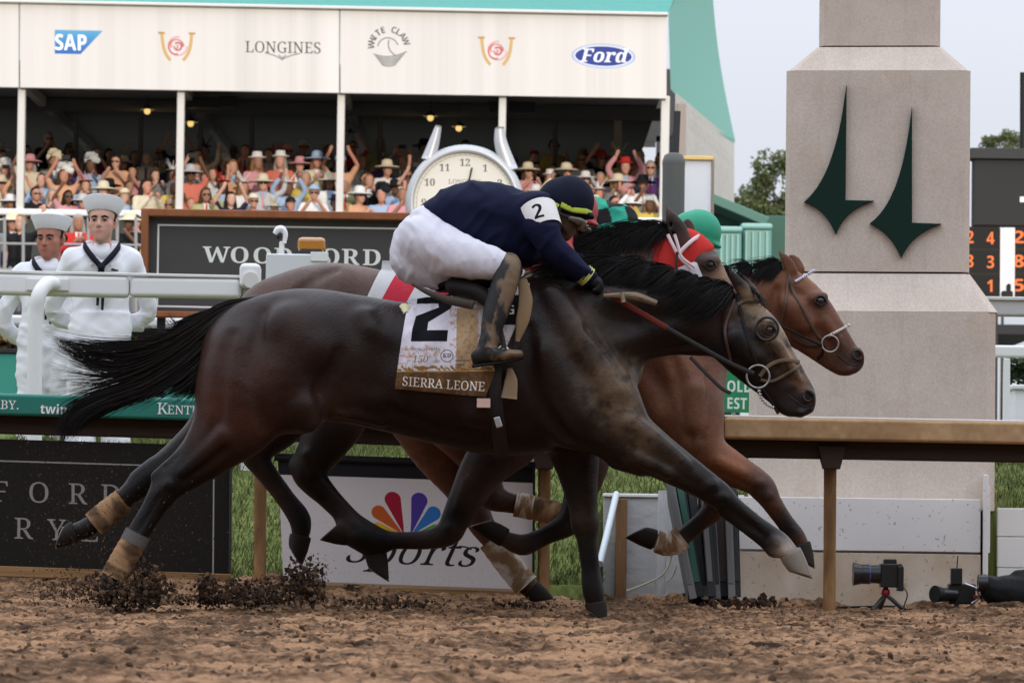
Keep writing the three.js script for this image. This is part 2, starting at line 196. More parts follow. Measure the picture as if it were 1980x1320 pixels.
// a square block with chamfered upright edges, from y0 to y1, half widths w0 (bottom) w1 (top)
function pillarBlock(cx, cz, y0, y1, w0, w1, ch) { const ring = (w, c) => [[-w + c, w], [w - c, w], [w, w - c], [w, -w + c], [w - c, -w], [-w + c, -w], [-w, -w + c], [-w, w - c]]; const A = ring(w0, ch), B = ring(w1, ch * w1 / w0), P = [], q = (a, b, c, d) => P.push(...a, ...b, ...c, ...a, ...c, ...d); const pt = (r, y) => [cx + r[0], y, cz + r[1]]; for (let i = 0; i < 8; i++) { const j = (i + 1) % 8; q(pt(A[i], y0), pt(A[j], y0), pt(B[j], y1), pt(B[i], y1)); } for (let i = 1; i < 7; i++) { P.push(...pt(B[0], y1), ...pt(B[i], y1), ...pt(B[i + 1], y1)); P.push(...pt(A[0], y0), ...pt(A[i + 1], y0), ...pt(A[i], y0)); } const g = new THREE.BufferGeometry(); g.setAttribute('position', new THREE.Float32BufferAttribute(P, 3)); g.computeVertexNormals(); return metreUV(g); }
const PZ = -4.35, PS = ppm(PZ), pc = at(1716, 600, PZ); // front face of the middle block
{
  const g = thing('finish_pillar', 'tall pale stone pillar with two dark green spire emblems', 'pillar', [pc.x, 0, PZ - .545]);
  const X = pc.x, w1 = 357 / 2 / PS, w0 = 236 / 2 / PS, w2 = 472 / 2 / PS, Z = PZ - w1, Y = v => at(1716, v, PZ).y;
  part('top_block', pillarBlock(X, Z, Y(80), Y(80) + 2.4, w0, w0, .03), M.stone, g);
  part('sloped_collar', pillarBlock(X, Z, Y(136) + .002, Y(83.5), w1 - .012, w0 + .012, .04), M.stone, g);
  part('middle_block', pillarBlock(X, Z, Y(525), Y(136), w1, w1, .03), M.stone, g);
  part('sloped_shoulder', pillarBlock(X, Z, Y(606) + .002, Y(529), w2 - .008, w1 + .004, .045), M.stone, g);
  part('lower_block', pillarBlock(X - .02, Z, Y(985), Y(606), w2, w2, .05), M.stone, g);
  // spires
  const spire = pts => { const s = new THREE.Shape(); const q = pts.map(p => { const a = at(p[0] + 16, p[1], PZ); return [a.x, a.y]; }); const [tip, in1, rt, c1, bot, c2, lf, c3] = q; s.moveTo(tip[0], tip[1]); s.lineTo(in1[0], in1[1]); s.lineTo(rt[0], rt[1]); s.quadraticCurveTo(c1[0], c1[1], bot[0], bot[1]); s.quadraticCurveTo(c2[0], c2[1], lf[0], lf[1]); s.quadraticCurveTo(c3[0], c3[1], tip[0], tip[1]); const e = new THREE.ExtrudeGeometry(s, { depth: .028, bevelEnabled: true, bevelSize: .003, bevelThickness: .003, bevelSegments: 1, curveSegments: 14 }); e.translate(0, 0, PZ + .004); return e; };
  M.spire = mat([.009, .026, .019], .75, { bumpMap: speck, bumpScale: .003 });
  part('spire_emblem', spire([[1643, 165], [1640, 388], [1694, 389], [1640, 404], [1622, 452], [1604, 404], [1562, 390], [1624, 340]]), M.spire, g);
  part('spire_emblem', spire([[1769, 209], [1768, 433], [1824, 435], [1768, 452], [1748, 499], [1730, 452], [1689, 433], [1752, 388]]), M.spire, g);
  // plinth of painted boards
  const pz = -3.86, boardTex = noiseTex(512, (u, v, o) => { const a = tn(u, v, 3, 71, 4), s = sstep(.80, .86, tn(u, v, 60, 72, 2)); o[0] = .86 + .06 * a - s * .2; o[1] = .845 + .06 * a - s * .22; o[2] = .835 + .06 * a - s * .25; });
  const mudTex = noiseTex(512, (u, v, o) => { const a = tn(u, v, 4, 73, 5), s = sstep(.80, .86, tn(u, v, 60, 74, 2)), k = clamp(.5 + (a - .5) * 2); o[0] = lerp(.84, .72, k) - s * .15; o[1] = lerp(.79, .63, k) - s * .15; o[2] = lerp(.73, .53, k) - s * .15; });
  const mw = mat([1, 1, 1], .6, { map: boardTex }), mm = mat([1, 1, 1], .8, { map: mudTex });
  const L = 1438, Rr = 1936, s = ppm(pz);
  const b1 = at((L + Rr) / 2, 1014, pz), b2 = at((L + Rr) / 2, 1120, pz), wid = (Rr - L) / s;
  part('plinth_board', metreUV(box(b1.x, b1.y, pz - .02, wid, 102 / s, .04, .004)), mw, g);
  part('plinth_board', metreUV(box(b2.x, b2.y - .01, pz - .024, wid, 108 / s, .04, .004)), mm, g);
  part('plinth_fill', box(b1.x, (b1.y + b2.y) / 2 - .02, pz - .5, wid - .02, 200 / s, .86, .004), M.offwhite, g);
  const e0 = at(1946, 1014, pz); part('plinth_end_post', metreUV(box(e0.x, e0.y - .06, pz - .45, .03, 230 / s, .98, .004)), mw, g);
  g.rotation.y = -.118;
  const t0 = at(1946, 1014, pz); part('plinth_side_board', metreUV(box(t0.x + .02, t0.y + .03, pz - .45, .012, 130 / s, .9, .003)), mw, g);
}
// retaining boards either side of the pillar
{
  const a = at(1942, 985, -4.62), g = thing('retaining_wall', 'low white board wall holding the turf, beside the pillar plinth', 'retaining wall', [a.x, 0, -4.62]); const s = ppm(-4.62);
  for (const [v0, v1] of [[985, 1040], [1041, 1100], [1101, 1160]]) part('board', slab(1930, v0, 2400, v1, -4.62, .04), M.offwhite, g);
  const b = at(1240, 1020, -4.62), h = thing('retaining_panel', 'grey metal panel with brown post holding the turf, behind a tucked hoof', 'retaining wall', [b.x, 0, -4.62]);
  const gp = mat([.42, .42, .42], .5, { bumpMap: speck, bumpScale: .01 }), wood = mat([.22, .12, .06], .8, { bumpMap: speck, bumpScale: .01 });
  part('panel', slab(1166, 962, 1440, 1180, -4.62, .03), gp, h);
  part('cap', slab(1166, 955, 1440, 962, -4.60, .06), M.offwhite, h);
  part('post', slab(1190, 964, 1212, 1190, -4.55, .06), wood, h);
  part('edge_pipe', rod(at(1192, 955, -4.58), at(1160, 1090, -3.62), .02), mat([.5, .55, .58], .4), h);
  part('pipe', rod(at(1283, 948, -4.45), at(1276, 1150, -4.45), .032), gp, h);
}
// ---------------------------------------------------------------- inside rail
M.dustyRail = mat([1, 1, 1], .75, { map: noiseTex(512, (u, v, o) => { const a = tn(u, v, 3, 81, 5), b = tn(u, v, 24, 82, 4), k = clamp(.5 + (a - .5) * 1.4 + (b - .5) * .7); o[0] = lerp(.56, .76, k); o[1] = lerp(.435, .64, k); o[2] = lerp(.30, .49, k); }) });
M.railBeam = mat([.05, .035, .026], .8, { bumpMap: speck, bumpScale: .006 });
M.postMat = mat([1, 1, 1], .7, { map: noiseTex(256, (u, v, o) => { const a = tn(u, v, 4, 84, 5), k = clamp(.5 + (a - .5) * 2); o[0] = lerp(.45, .66, k); o[1] = lerp(.34, .51, k); o[2] = lerp(.23, .35, k); }) });
const RZ = -2.9;
{
  const g = thing('inside_rail', 'dusty inside rail on posts running along the track, green cover at one end', 'rail', [0, 0, RZ]);
  const line = [[-160, 756], [640, 778], [1400, 806], [2140, 819]], H = 43;
  const A = line.map(p => at(p[0], p[1] + H / 2, RZ)), s = ppm(RZ);
  M.greenCover = mat([.022, .17, .13], .45);
  part('green_cover', metreUV(beam(A[0], A[1], .09, H / s, .02)), M.greenCover, g);
  part('rail_cover', metreUV(beam(A[1], A[2], .09, H / s, .02)), M.dustyRail, g);
  part('rail_cover', metreUV(beam(A[2], A[3], .09, H / s, .02)), M.dustyRail, g);
  part('top_strip', beam(A[1].clone().add(V(0, H / 2 / s + .004, -.01)), A[2].clone().add(V(0, H / 2 / s + .004, -.01)), .075, .012, .004), M.offwhite, g);
  part('top_strip', beam(A[2].clone().add(V(0, H / 2 / s + .004, -.01)), A[3].clone().add(V(0, H / 2 / s + .004, -.01)), .075, .012, .004), M.offwhite, g);
  for (let i = 0; i < 3; i++) part('lower_beam', beam(A[i].clone().add(V(0, -.108, -.15)), A[i + 1].clone().add(V(0, -.108, -.15)), .16, .1, .01), M.railBeam, g);
  for (let i = 0; i < 3; i++) part('under_web', beam(A[i].clone().add(V(0, -.056, -.11)), A[i + 1].clone().add(V(0, -.056, -.11)), .24, .012, .003), M.railBeam, g);
  for (const [u, v] of [[-60, 1110], [503, 1125], [1052, 1150], [1605, 1190]]) {
    const z = RZ - .16, top = at(u + 1, u < 800 ? 850 : 885, z), foot = at(u - 1, v, z); foot.y = Math.min(foot.y, dirtH(foot.x, z)) - .1;
    part('post', rod(foot, top, .034, .036, 14), M.postMat, g);
    { const sh = new THREE.Shape(); sh.moveTo(-.042, -.09); sh.lineTo(.042, -.09); sh.lineTo(.075, .03); sh.lineTo(-.075, .03); const bg = new THREE.ExtrudeGeometry(sh, { depth: .1, bevelEnabled: true, bevelSize: .004, bevelThickness: .004, bevelSegments: 1 }); bg.translate(top.x, top.y + .03, z + .02); part('bracket', bg, M.railBeam, g); }
  }
  // lettering printed on the green cover
  const font = await new FontLoader().loadAsync('fonts/droid/droid_serif_regular.typeface.json'), sansF = await new FontLoader().loadAsync('fonts/droid/droid_sans_bold.typeface.json');
  const put = (txt, f, size, u, v, name) => { const t = new TextGeometry(txt, { font: f, size: size / s, depth: .002, curveSegments: 4 }); t.rotateZ(-.0145); const p = at(u, v, RZ + .05); t.translate(p.x, p.y, RZ + .0465); part(name, t, M.white, g); };
  put('DERBY.', font, 17, -48, 789, 'lettering'); put('twinspires', sansF, 18, 76, 799, 'lettering'); put('K', font, 22, 302, 800, 'lettering'); put('ENTUCKY DERBY', font, 17, 322, 800, 'lettering');
}
// ---------------------------------------------------------------- the grandstand behind the camera: it hides the low sun from the home stretch
{
  const z = 62, g = thing('grandstand', 'long tall grandstand across the track, out of view', 'grandstand', [0, 0, z]), con = mat([.42, .41, .40], .9), seat = mat([.2, .24, .22], .8);
  for (let i = 0; i < 8; i++) part('tier', box(0, 1.2 + i * 2.1, z + i * 2.4, 260, 2.1, 4.6, 0), i % 2 ? seat : con, g);
  part('back_wall', box(0, 11, z + 21, 260, 22, .6, 0), con, g); part('roof', box(0, 24, z + 10, 260, .7, 23, 0), con, g); part('roof_fascia', box(0, 22.6, z - 1.2, 260, 2.1, .5, 0), M.offwhite, g); part('upper_wall', box(0, 20.2, z + 20, 260, 7, .5, 0), con, g);
  for (let i = -6; i <= 6; i++) part('column', rod(V(i * 20, 0, z + .5), V(i * 20, 23.6, z + .5), .35), con, g);
}
// ---------------------------------------------------------------- advertising boards under and behind the rail
function panelTexture(w, h, draw) { return canvasTex(w, h, draw); }
// flat printed panel whose front spans four survey corners (tl, tr, br, bl), with thickness
function panel4(c, z, d, tex, rough = .6) {
  const [a, b, e, f] = c.map(p => at(p[0], p[1], z)), P = [], U = [], I = []; const add = (p, u, v) => { P.push(p.x, p.y, p.z); U.push(u, v); return P.length / 3 - 1; }; const q = (p, uv) => { const i = p.map((x, k) => add(x, ...uv[k])); I.push(i[0], i[1], i[2], i[0], i[2], i[3]); };
  const bk = p => V(p.x, p.y, p.z - d); const st = [[0, 1], [1, 1], [1, 0], [0, 0]], e0 = [[.002, .5], [.002, .5], [.002, .5], [.002, .5]];
  q([f, e, b, a], [[0, 0], [1, 0], [1, 1], [0, 1]]); q([bk(e), bk(f), bk(a), bk(b)], e0); q([a, b, bk(b), bk(a)], e0); q([e, f, bk(f), bk(e)], e0); q([b, e, bk(e), bk(b)], e0); q([f, a, bk(a), bk(f)], e0);
  const g = new THREE.BufferGeometry(); g.setAttribute('position', new THREE.Float32BufferAttribute(P, 3)); g.setAttribute('uv', new THREE.Float32BufferAttribute(U, 2)); g.setIndex(I); g.computeVertexNormals(); return [g, mat([1, 1, 1], rough, { map: tex })];
}
const spaced = (x, txt, xs, y) => { [...txt].forEach((c, i) => x.fillText(c, xs[i], y)); };
{
  const z = -3.02, g = thing('advertising_board', 'black board with pale capital letters under the rail, behind trailing hooves', 'board', at(200, 1000, z).toArray());
  const tex = panelTexture(1600, 560, (x, w, h) => { // spans u -350..448, v 858..1112
    x.fillStyle = '#191614'; x.fillRect(0, 0, w, h); const R = rng(3); for (let i = 0; i < 2600; i++) { x.fillStyle = `rgba(${90 + R() * 60 | 0},${70 + R() * 40 | 0},${50 + R() * 30 | 0},${.25 + R() * .4})`; const r = .8 + R() * R() * 2.4; x.fillRect(R() * w, R() * h, r, r); }
    x.strokeStyle = '#9c9793'; x.lineWidth = 6; x.strokeRect(-40, 92, 1570, 440); x.fillStyle = '#8d8782'; x.textAlign = 'center';
    x.font = '118px serif'; spaced(x, 'WOODFORD', [120, 260, 400, 560, 700, 850, 1000, 1130], 262); spaced(x, 'RYE', [790, 920, 1050], 412);
  });
  const [pg, pm] = panel4([[-350, 838], [448, 862], [446, 1128], [-350, 1096]], z, .03, tex, .4); part('face', pg, pm, g);
  part('edge_trim', beam(at(446, 862, z + .006), at(444, 1128, z + .006), .05, .012, .003), M.darkgrey, g); part('kick_board', beam(at(-350, 1092, z + .03), at(446, 1120, z + .03), .04, .06, .006), M.postMat, g);
}
{
  const z = -3.05, g = thing('advertising_board', 'white board with rainbow feather emblem and black script under the rail', 'board', at(790, 1000, z).toArray());
  const tex = panelTexture(1200, 640, (x, w, h) => { // spans u 542..1030, v 880..1140
    const gx = u => (u - 542) / 488 * w, gy = v => (v - 880) / 260 * h; x.fillStyle = '#cfc9c8'; x.fillRect(0, 0, w, h); x.fillStyle = '#15131a'; x.fillRect(0, 0, w, gy(922)); x.fillStyle = '#a08a70'; x.fillRect(0, gy(1130), w, h);
    const cx = gx(782), cy = gy(1034), F = [[-84, '#d8a520', 62, 12], [-52, '#b8561f', 78, 14], [-17, '#9c1230', 88, 15.5], [17, '#4b3590', 88, 15.5], [50, '#2f6fb5', 78, 14], [84, '#3f9448', 62, 12]], q = gx(1) - gx(0);
    for (const [ang, col, len, r] of F) { x.save(); x.translate(cx + Math.sign(ang) * 6 * q, cy); x.rotate(ang * Math.PI / 180 * .9); x.fillStyle = col; x.beginPath(); x.moveTo(0, 0); x.lineTo(-r * q, -(len - r) * q); x.arc(0, -(len - r) * q, r * q, Math.PI, 0); x.lineTo(0, 0); x.fill(); x.restore(); }
    x.fillStyle = '#cfc9c8'; x.beginPath(); x.moveTo(gx(779), gy(958)); x.lineTo(gx(791), gy(960)); x.lineTo(gx(786), gy(972)); x.lineTo(gx(789), gy(1034)); x.lineTo(gx(776), gy(1034)); x.fill();
    x.fillStyle = '#181416'; x.font = 'italic 176px serif'; x.textAlign = 'center'; x.save(); x.translate(gx(785), gy(1090)); x.transform(1.2, 0, -.14, 1, 0, 0); x.fillText('Sports', 0, 0); x.restore(); x.strokeStyle = '#181416'; x.lineWidth = 7; x.beginPath(); x.moveTo(gx(655), gy(1052)); x.quadraticCurveTo(gx(690), gy(1062), gx(715), gy(1046)); x.stroke(); x.beginPath(); x.moveTo(gx(870), gy(1056)); x.quadraticCurveTo(gx(890), gy(1046), gx(908), gy(1056)); x.stroke();
    const R = rng(8); for (let i = 0; i < 900; i++) { x.fillStyle = `rgba(80,62,48,${.12 + R() * .3})`; const r = 1 + R() * 3; x.fillRect(R() * w, h * (.35 + .65 * Math.sqrt(R())), r, r); }
  });
  const [pg, pm] = panel4([[536, 876], [1034, 892], [1032, 1150], [548, 1132]], z, .03, tex); part('face', pg, pm, g);
  part('edge_trim', beam(at(1033, 892, z + .01), at(1031, 1150, z + .01), .05, .014, .003), M.black, g);
  part('kick_board', beam(at(548, 1140, z + .03), at(1032, 1156, z + .03), .04, .07, .006), M.postMat, g); part('top_roll', sweep([at(530, 884, z), at(1036, 900, z)], .02, .03, { sides: 10 }), M.black, g);
}
{ // stack of display panels leaning on the plinth
  const defs = [[1284, 1330, 1352, 0, 'grey-edged'], [1302, 1343, 1360, 1, 'dark green'], [1324, 1352, 1372, 2, 'black'], [1346, 1366, 1382, 0, 'thin grey'], [1360, 1376, 1396, 2, 'black muddy'], [1376, 1390, 1410, 3, 'brown'], [1392, 1404, 1420, 0, 'narrow grey'], [1404, 1413, 1428, 2, 'black end']];
  const rimM = mat([.13, .125, .12], .6), ms = [mat([.10, .097, .094], .6), mat([.02, .09, .06], .5), mat([.014, .013, .013], .5), mat([.07, .055, .045], .7)]; const words = ['first', 'second', 'third', 'fourth', 'fifth', 'sixth', 'seventh', 'last'];
  defs.forEach(([tu, bu, eu, mi, adj], i) => { const z = -3.36 - (i % 3) * .05; const a = at((tu + tu + 20) / 2, 945 + i * 1.5, z - .28), b = at(bu + 6, 1158 - (i % 2) * 4, z); const t = thing('display_panel', `${adj} display panel leaning on the plinth, ${words[i]} of the stack from the horse`, 'panel', [b.x, 0, z], 'panels stacked against the pillar plinth'); const gm = beam(a, b, .42, .03 + (i % 3) * .008, .004); part('board', gm, ms[mi], t); part('rim', beam(a.clone().add(V(.004, .01, .218)), b.clone().add(V(.004, .004, .218)), .012, .04 + (i % 2) * .008, .003), i % 2 ? M.black : rimM, t); });
}
// ---------------------------------------------------------------- turf rails
function gooseneck(g, u, vTop, z, v2, du) { part('post', sweep([at(u + du, vTop, z + .02), at(u + du * .55, vTop - 1, z + .14), at(u + 6, vTop + 20, z + .22), at(u, vTop + 60, z + .22), at(u - 2, (vTop + v2) / 2, z + .22), at(u - 2, v2, z + .22)], .046, .046, { seg: 40, sides: 14 }), M.white, g); }
{
  const z = -5.8, g = thing('turf_rail', 'white tubular rail in front of the two sailors', 'rail', at(70, 900, z).toArray());
  const p0 = at(-120, 546, z), p1 = at(250, 555, z), p2 = at(466, 558, z), s = ppm(z);
  part('rail', beam(p0, p1, .09, 43 / s, .03), M.white, g); part('rail', beam(p1.clone().add(V(.002, 0, -.004)), p2, .088, 40 / s, .03), M.white, g);
  part('lip', beam(p0.clone().add(V(0, .075, .02)), p2.clone().add(V(0, .072, .02)), .05, .02, .006), M.offwhite, g);
  part('clamp', slab(50, 538, 132, 562, z + .06, .03), M.offwhite, g);
  gooseneck(g, 68, 550, z, 920, 40);
  part('end_cap', slab(462, 508, 502, 556, z + .08, .16, .03), M.white, g); part('end_roller', rod(at(484, 541, z + .1), at(484, 541, z - .1), .05, .05, 18), M.offwhite, g); part('end_stem', slab(466, 556, 494, 980, z, .09, .02), M.offwhite, g);
}
{
  const z = -6.4, g = thing('turf_rail', 'grey white rail beyond the pillar, below the results board', 'rail', at(1960, 900, z).toArray());
  part('rail', slab(1880, 579, 2150, 612, z, .09, .02), mat([.55, .55, .57], .5), g); part('lip', slab(1880, 574, 2150, 581, z + .02, .1, .006), M.offwhite, g); part('post', slab(2060, 612, 2084, 960, z, .07, .02), M.white, g);
}
{
  const z = -9.5, g = thing('white_fence', 'low white fence with slim post beyond the pillar, under the grey rail', 'fence', at(1950, 900, z).toArray());
  part('rail', slab(1880, 668, 2150, 692, z, .06, .02), M.white, g); part('post', slab(1941, 692, 1954, 905, z, .05, .01), M.white, g); part('post', slab(2060, 692, 2073, 905, z, .05, .01), M.white, g);
  const h = thing('white_crate', 'white box standing behind the low fence beyond the pillar', 'box', at(1980, 900, -10.2).toArray()); part('body', slab(1962, 752, 2060, 880, -10.2, .5, .02), M.white, h); part('lid', slab(1958, 744, 2064, 753, -10.17, .55, .01), M.offwhite, h);
  const s = thing('round_shrub', 'small dark shrub above the white box', 'shrub', at(1972, 740, -10.6).toArray()); const R = rng(5), L = []; for (let i = 0; i < 260; i++) { const c = at(1968 + (R() - .5) * 44, 716 + (R() - .5) * 50, -10.6 + (R() - .5) * .3), q = new THREE.PlaneGeometry(.05, .025); q.rotateX(R() * 6); q.rotateY(R() * 6); q.translate(c.x, c.y, c.z); L.push(q); } part('foliage', merge(L), mat([.03, .05, .02], .8), s); part('stem', rod(at(1970, 720, -10.6), at(1970, 890, -10.6), .012), M.railBeam, s);
}
{ // large framed sign
  const z = -9, g = thing('sign_board', 'large dark sign with brown wooden frame and white capitals behind the sailors', 'sign', at(560, 900, z).toArray()), s = ppm(z);
  const wood = mat([1, 1, 1], .7, { map: noiseTex(256, (u, v, o) => { const k = tn(u, v * .2, 24, 91, 4); o[0] = .59 + .12 * (k - .5); o[1] = .37 + .1 * (k - .5); o[2] = .25 + .08 * (k - .5); }) });
  const pts = { tl: at(275, 404, z), tr: at(1060, 418, z), br: at(1060, 622, z), bl: at(271, 610, z) };
  const tex = panelTexture(2000, 560, (x, w, h) => { x.fillStyle = '#4a4745'; x.fillRect(0, 0, w, h); const R = rng(4); for (let i = 0; i < 5000; i++) { x.fillStyle = `rgba(${R() < .5 ? 20 : 130},${R() < .5 ? 20 : 120},110,.05)`; x.fillRect(R() * w, R() * h, 3, 3); } const gx = u => (u - 288) / 772 * w, gy = v => (v - 418) / 192 * h; x.strokeStyle = '#e9e6e0'; x.lineWidth = 10; x.strokeRect(gx(306), gy(435), gx(1042) - gx(306), gy(597) - gy(435)); x.fillStyle = '#f1eee8'; x.textAlign = 'center'; x.font = 'bold 130px serif'; [['W', 419], ['O', 464], ['O', 508], ['D', 549], ['F', 594], ['O', 640], ['R', 678], ['D', 720]].forEach(([c, u]) => x.fillText(c, gx(u), gy(508 + (u - 419) * .003))); x.font = 'bold 112px serif';[['R', 452], ['E', 494], ['S', 532], ['E', 570], ['R', 612], ['V', 656], ['E', 698]].forEach(([c, u]) => x.fillText(c, gx(u), gy(570))); });
  const [pg, pm] = panel4([[288, 418], [1060, 430], [1060, 622], [285, 604]], z, .04, tex); part('face', pg, pm, g);
  part('frame_top', metreUV(beam(at(273, 411, z + .03), at(1064, 424, z + .03), .1, 15 / s, .01)), wood, g); part('frame_side', metreUV(beam(at(281, 404, z + .034), at(278, 612, z + .034), .1, 14 / s, .01)), wood, g); part('frame_bottom', metreUV(beam(at(273, 607, z + .03), at(1064, 620, z + .03), .1, 12 / s, .01)), wood, g);
  part('leg', slab(300, 612, 316, 900, z - .04, .06), M.darkgrey, g); part('leg', slab(980, 620, 996, 900, z - .04, .06), M.darkgrey, g);
}
{ // equipment box
  const z = -7.2, g = thing('equipment_box', 'pale grey cabinet with a wire mesh side behind the horses croup', 'cabinet', at(570, 900, z).toArray()); part('body', slab(512, 490, 632, 700, z, .4, .012), mat([.66, .68, .68], .5), g); part('base', slab(520, 700, 624, 900, z - .05, .3, .01), M.grey, g); part('edge_strip', slab(600, 487, 634, 505, z + .01, .05, .004), M.white, g);
  const b = thing('beacon_lamp', 'amber beacon on top of the grey cabinet', 'lamp', at(600, 488, z - .2).toArray()); part('lens', merge([slab(574, 458, 629, 486, z - .1, .2, .03)]), pmat([.42, .17, .02], .2, { clearcoat: .8 }), b); part('foot', slab(578, 483, 622, 491, z - .09, .21, .006), M.darkgrey, b);
  const c = thing('dome_camera', 'small white hooded camera on a stem beside the amber beacon', 'camera', at(543, 490, z - .15).toArray()); part('stem', slab(539, 466, 549, 492, z - .12, .04, .01), M.offwhite, c); part('hood', sweep([at(531, 452, z - .14), at(537, 444, z - .14), at(545, 443, z - .14), at(551, 452, z - .14), at(549, 470, z - .14)], [.016, .024, .024, .018, .014], .03), M.white, c); part('lens', rod(at(536, 456, z - .13), at(541, 460, z - .13), .016, .016), M.black, c);
}
{ // green wall, flower bed, white kerb rail behind sailors
  const z = -11, g = thing('green_barrier', 'green panelled barrier wall behind the sailors legs', 'barrier', at(150, 900, z).toArray()), gm = mat([.06, .34, .25], .5);
  for (let i = 0; i < 7; i++) part('panel', slab(-140 + i * 90, 683, -52 + i * 90, 910, z, .05, .006), gm, g); part('cap', slab(-140, 676, 490, 684, z + .02, .09, .004), M.darkgrey, g);
  const em = at(100, 735, z + .003), ring = new THREE.TorusGeometry(.075, .012, 8, 28); ring.translate(em.x, em.y, em.z); part('emblem', ring, M.white, g);
  const fb = thing('flower_bed', 'long bed of orange flowers above the green barrier', 'flower bed', at(150, 680, z - .4).toArray()), R = rng(12), L = [], Fl = []; for (let i = 0; i < 1500; i++) { const c = at(-130 + R() * 600, 652 + R() * 26, z - .25 - R() * .4); const q = new THREE.PlaneGeometry(.07, .05); q.rotateX(R() * 6); q.rotateY(R() * 6); q.translate(c.x, c.y, c.z); (R() < .35 ? Fl : L).push(q); } part('foliage', merge(L), mat([.06, .08, .03], .8), fb); part('blossom', merge(Fl), mat([.4, .17, .05], .8), fb); part('soil', slab(-140, 662, 490, 720, z - .3, .5, .02), M.railBeam, fb);
  const k = thing('white_barrier', 'thick white barrier rail above the flower bed', 'rail', at(150, 640, z - 1.4).toArray()); part('rail', slab(-140, 614, 1000, 635, z - 1.4, .1, .03), M.white, k); for (const u of [-60, 300, 660]) part('post', slab(u, 635, u + 14, 900, z - 1.42, .06, .01), M.white, k);
}
{ // turf edging boards seen below the rail
  const z = -8.6; [[60, 108], [218, 268], [556, 572]].forEach(([a, b], i) => { const o = thing('edging_board', ['short white edging plank beneath the tail on the grass', 'white edging plank beside the trailing hock on the grass', 'tiny white edging plank between the bent hind legs'][i], 'edging', at(a, 872, z).toArray()); part('plank', slab(a, 846, b, 866, z, .03, .004), M.white, o); });
}
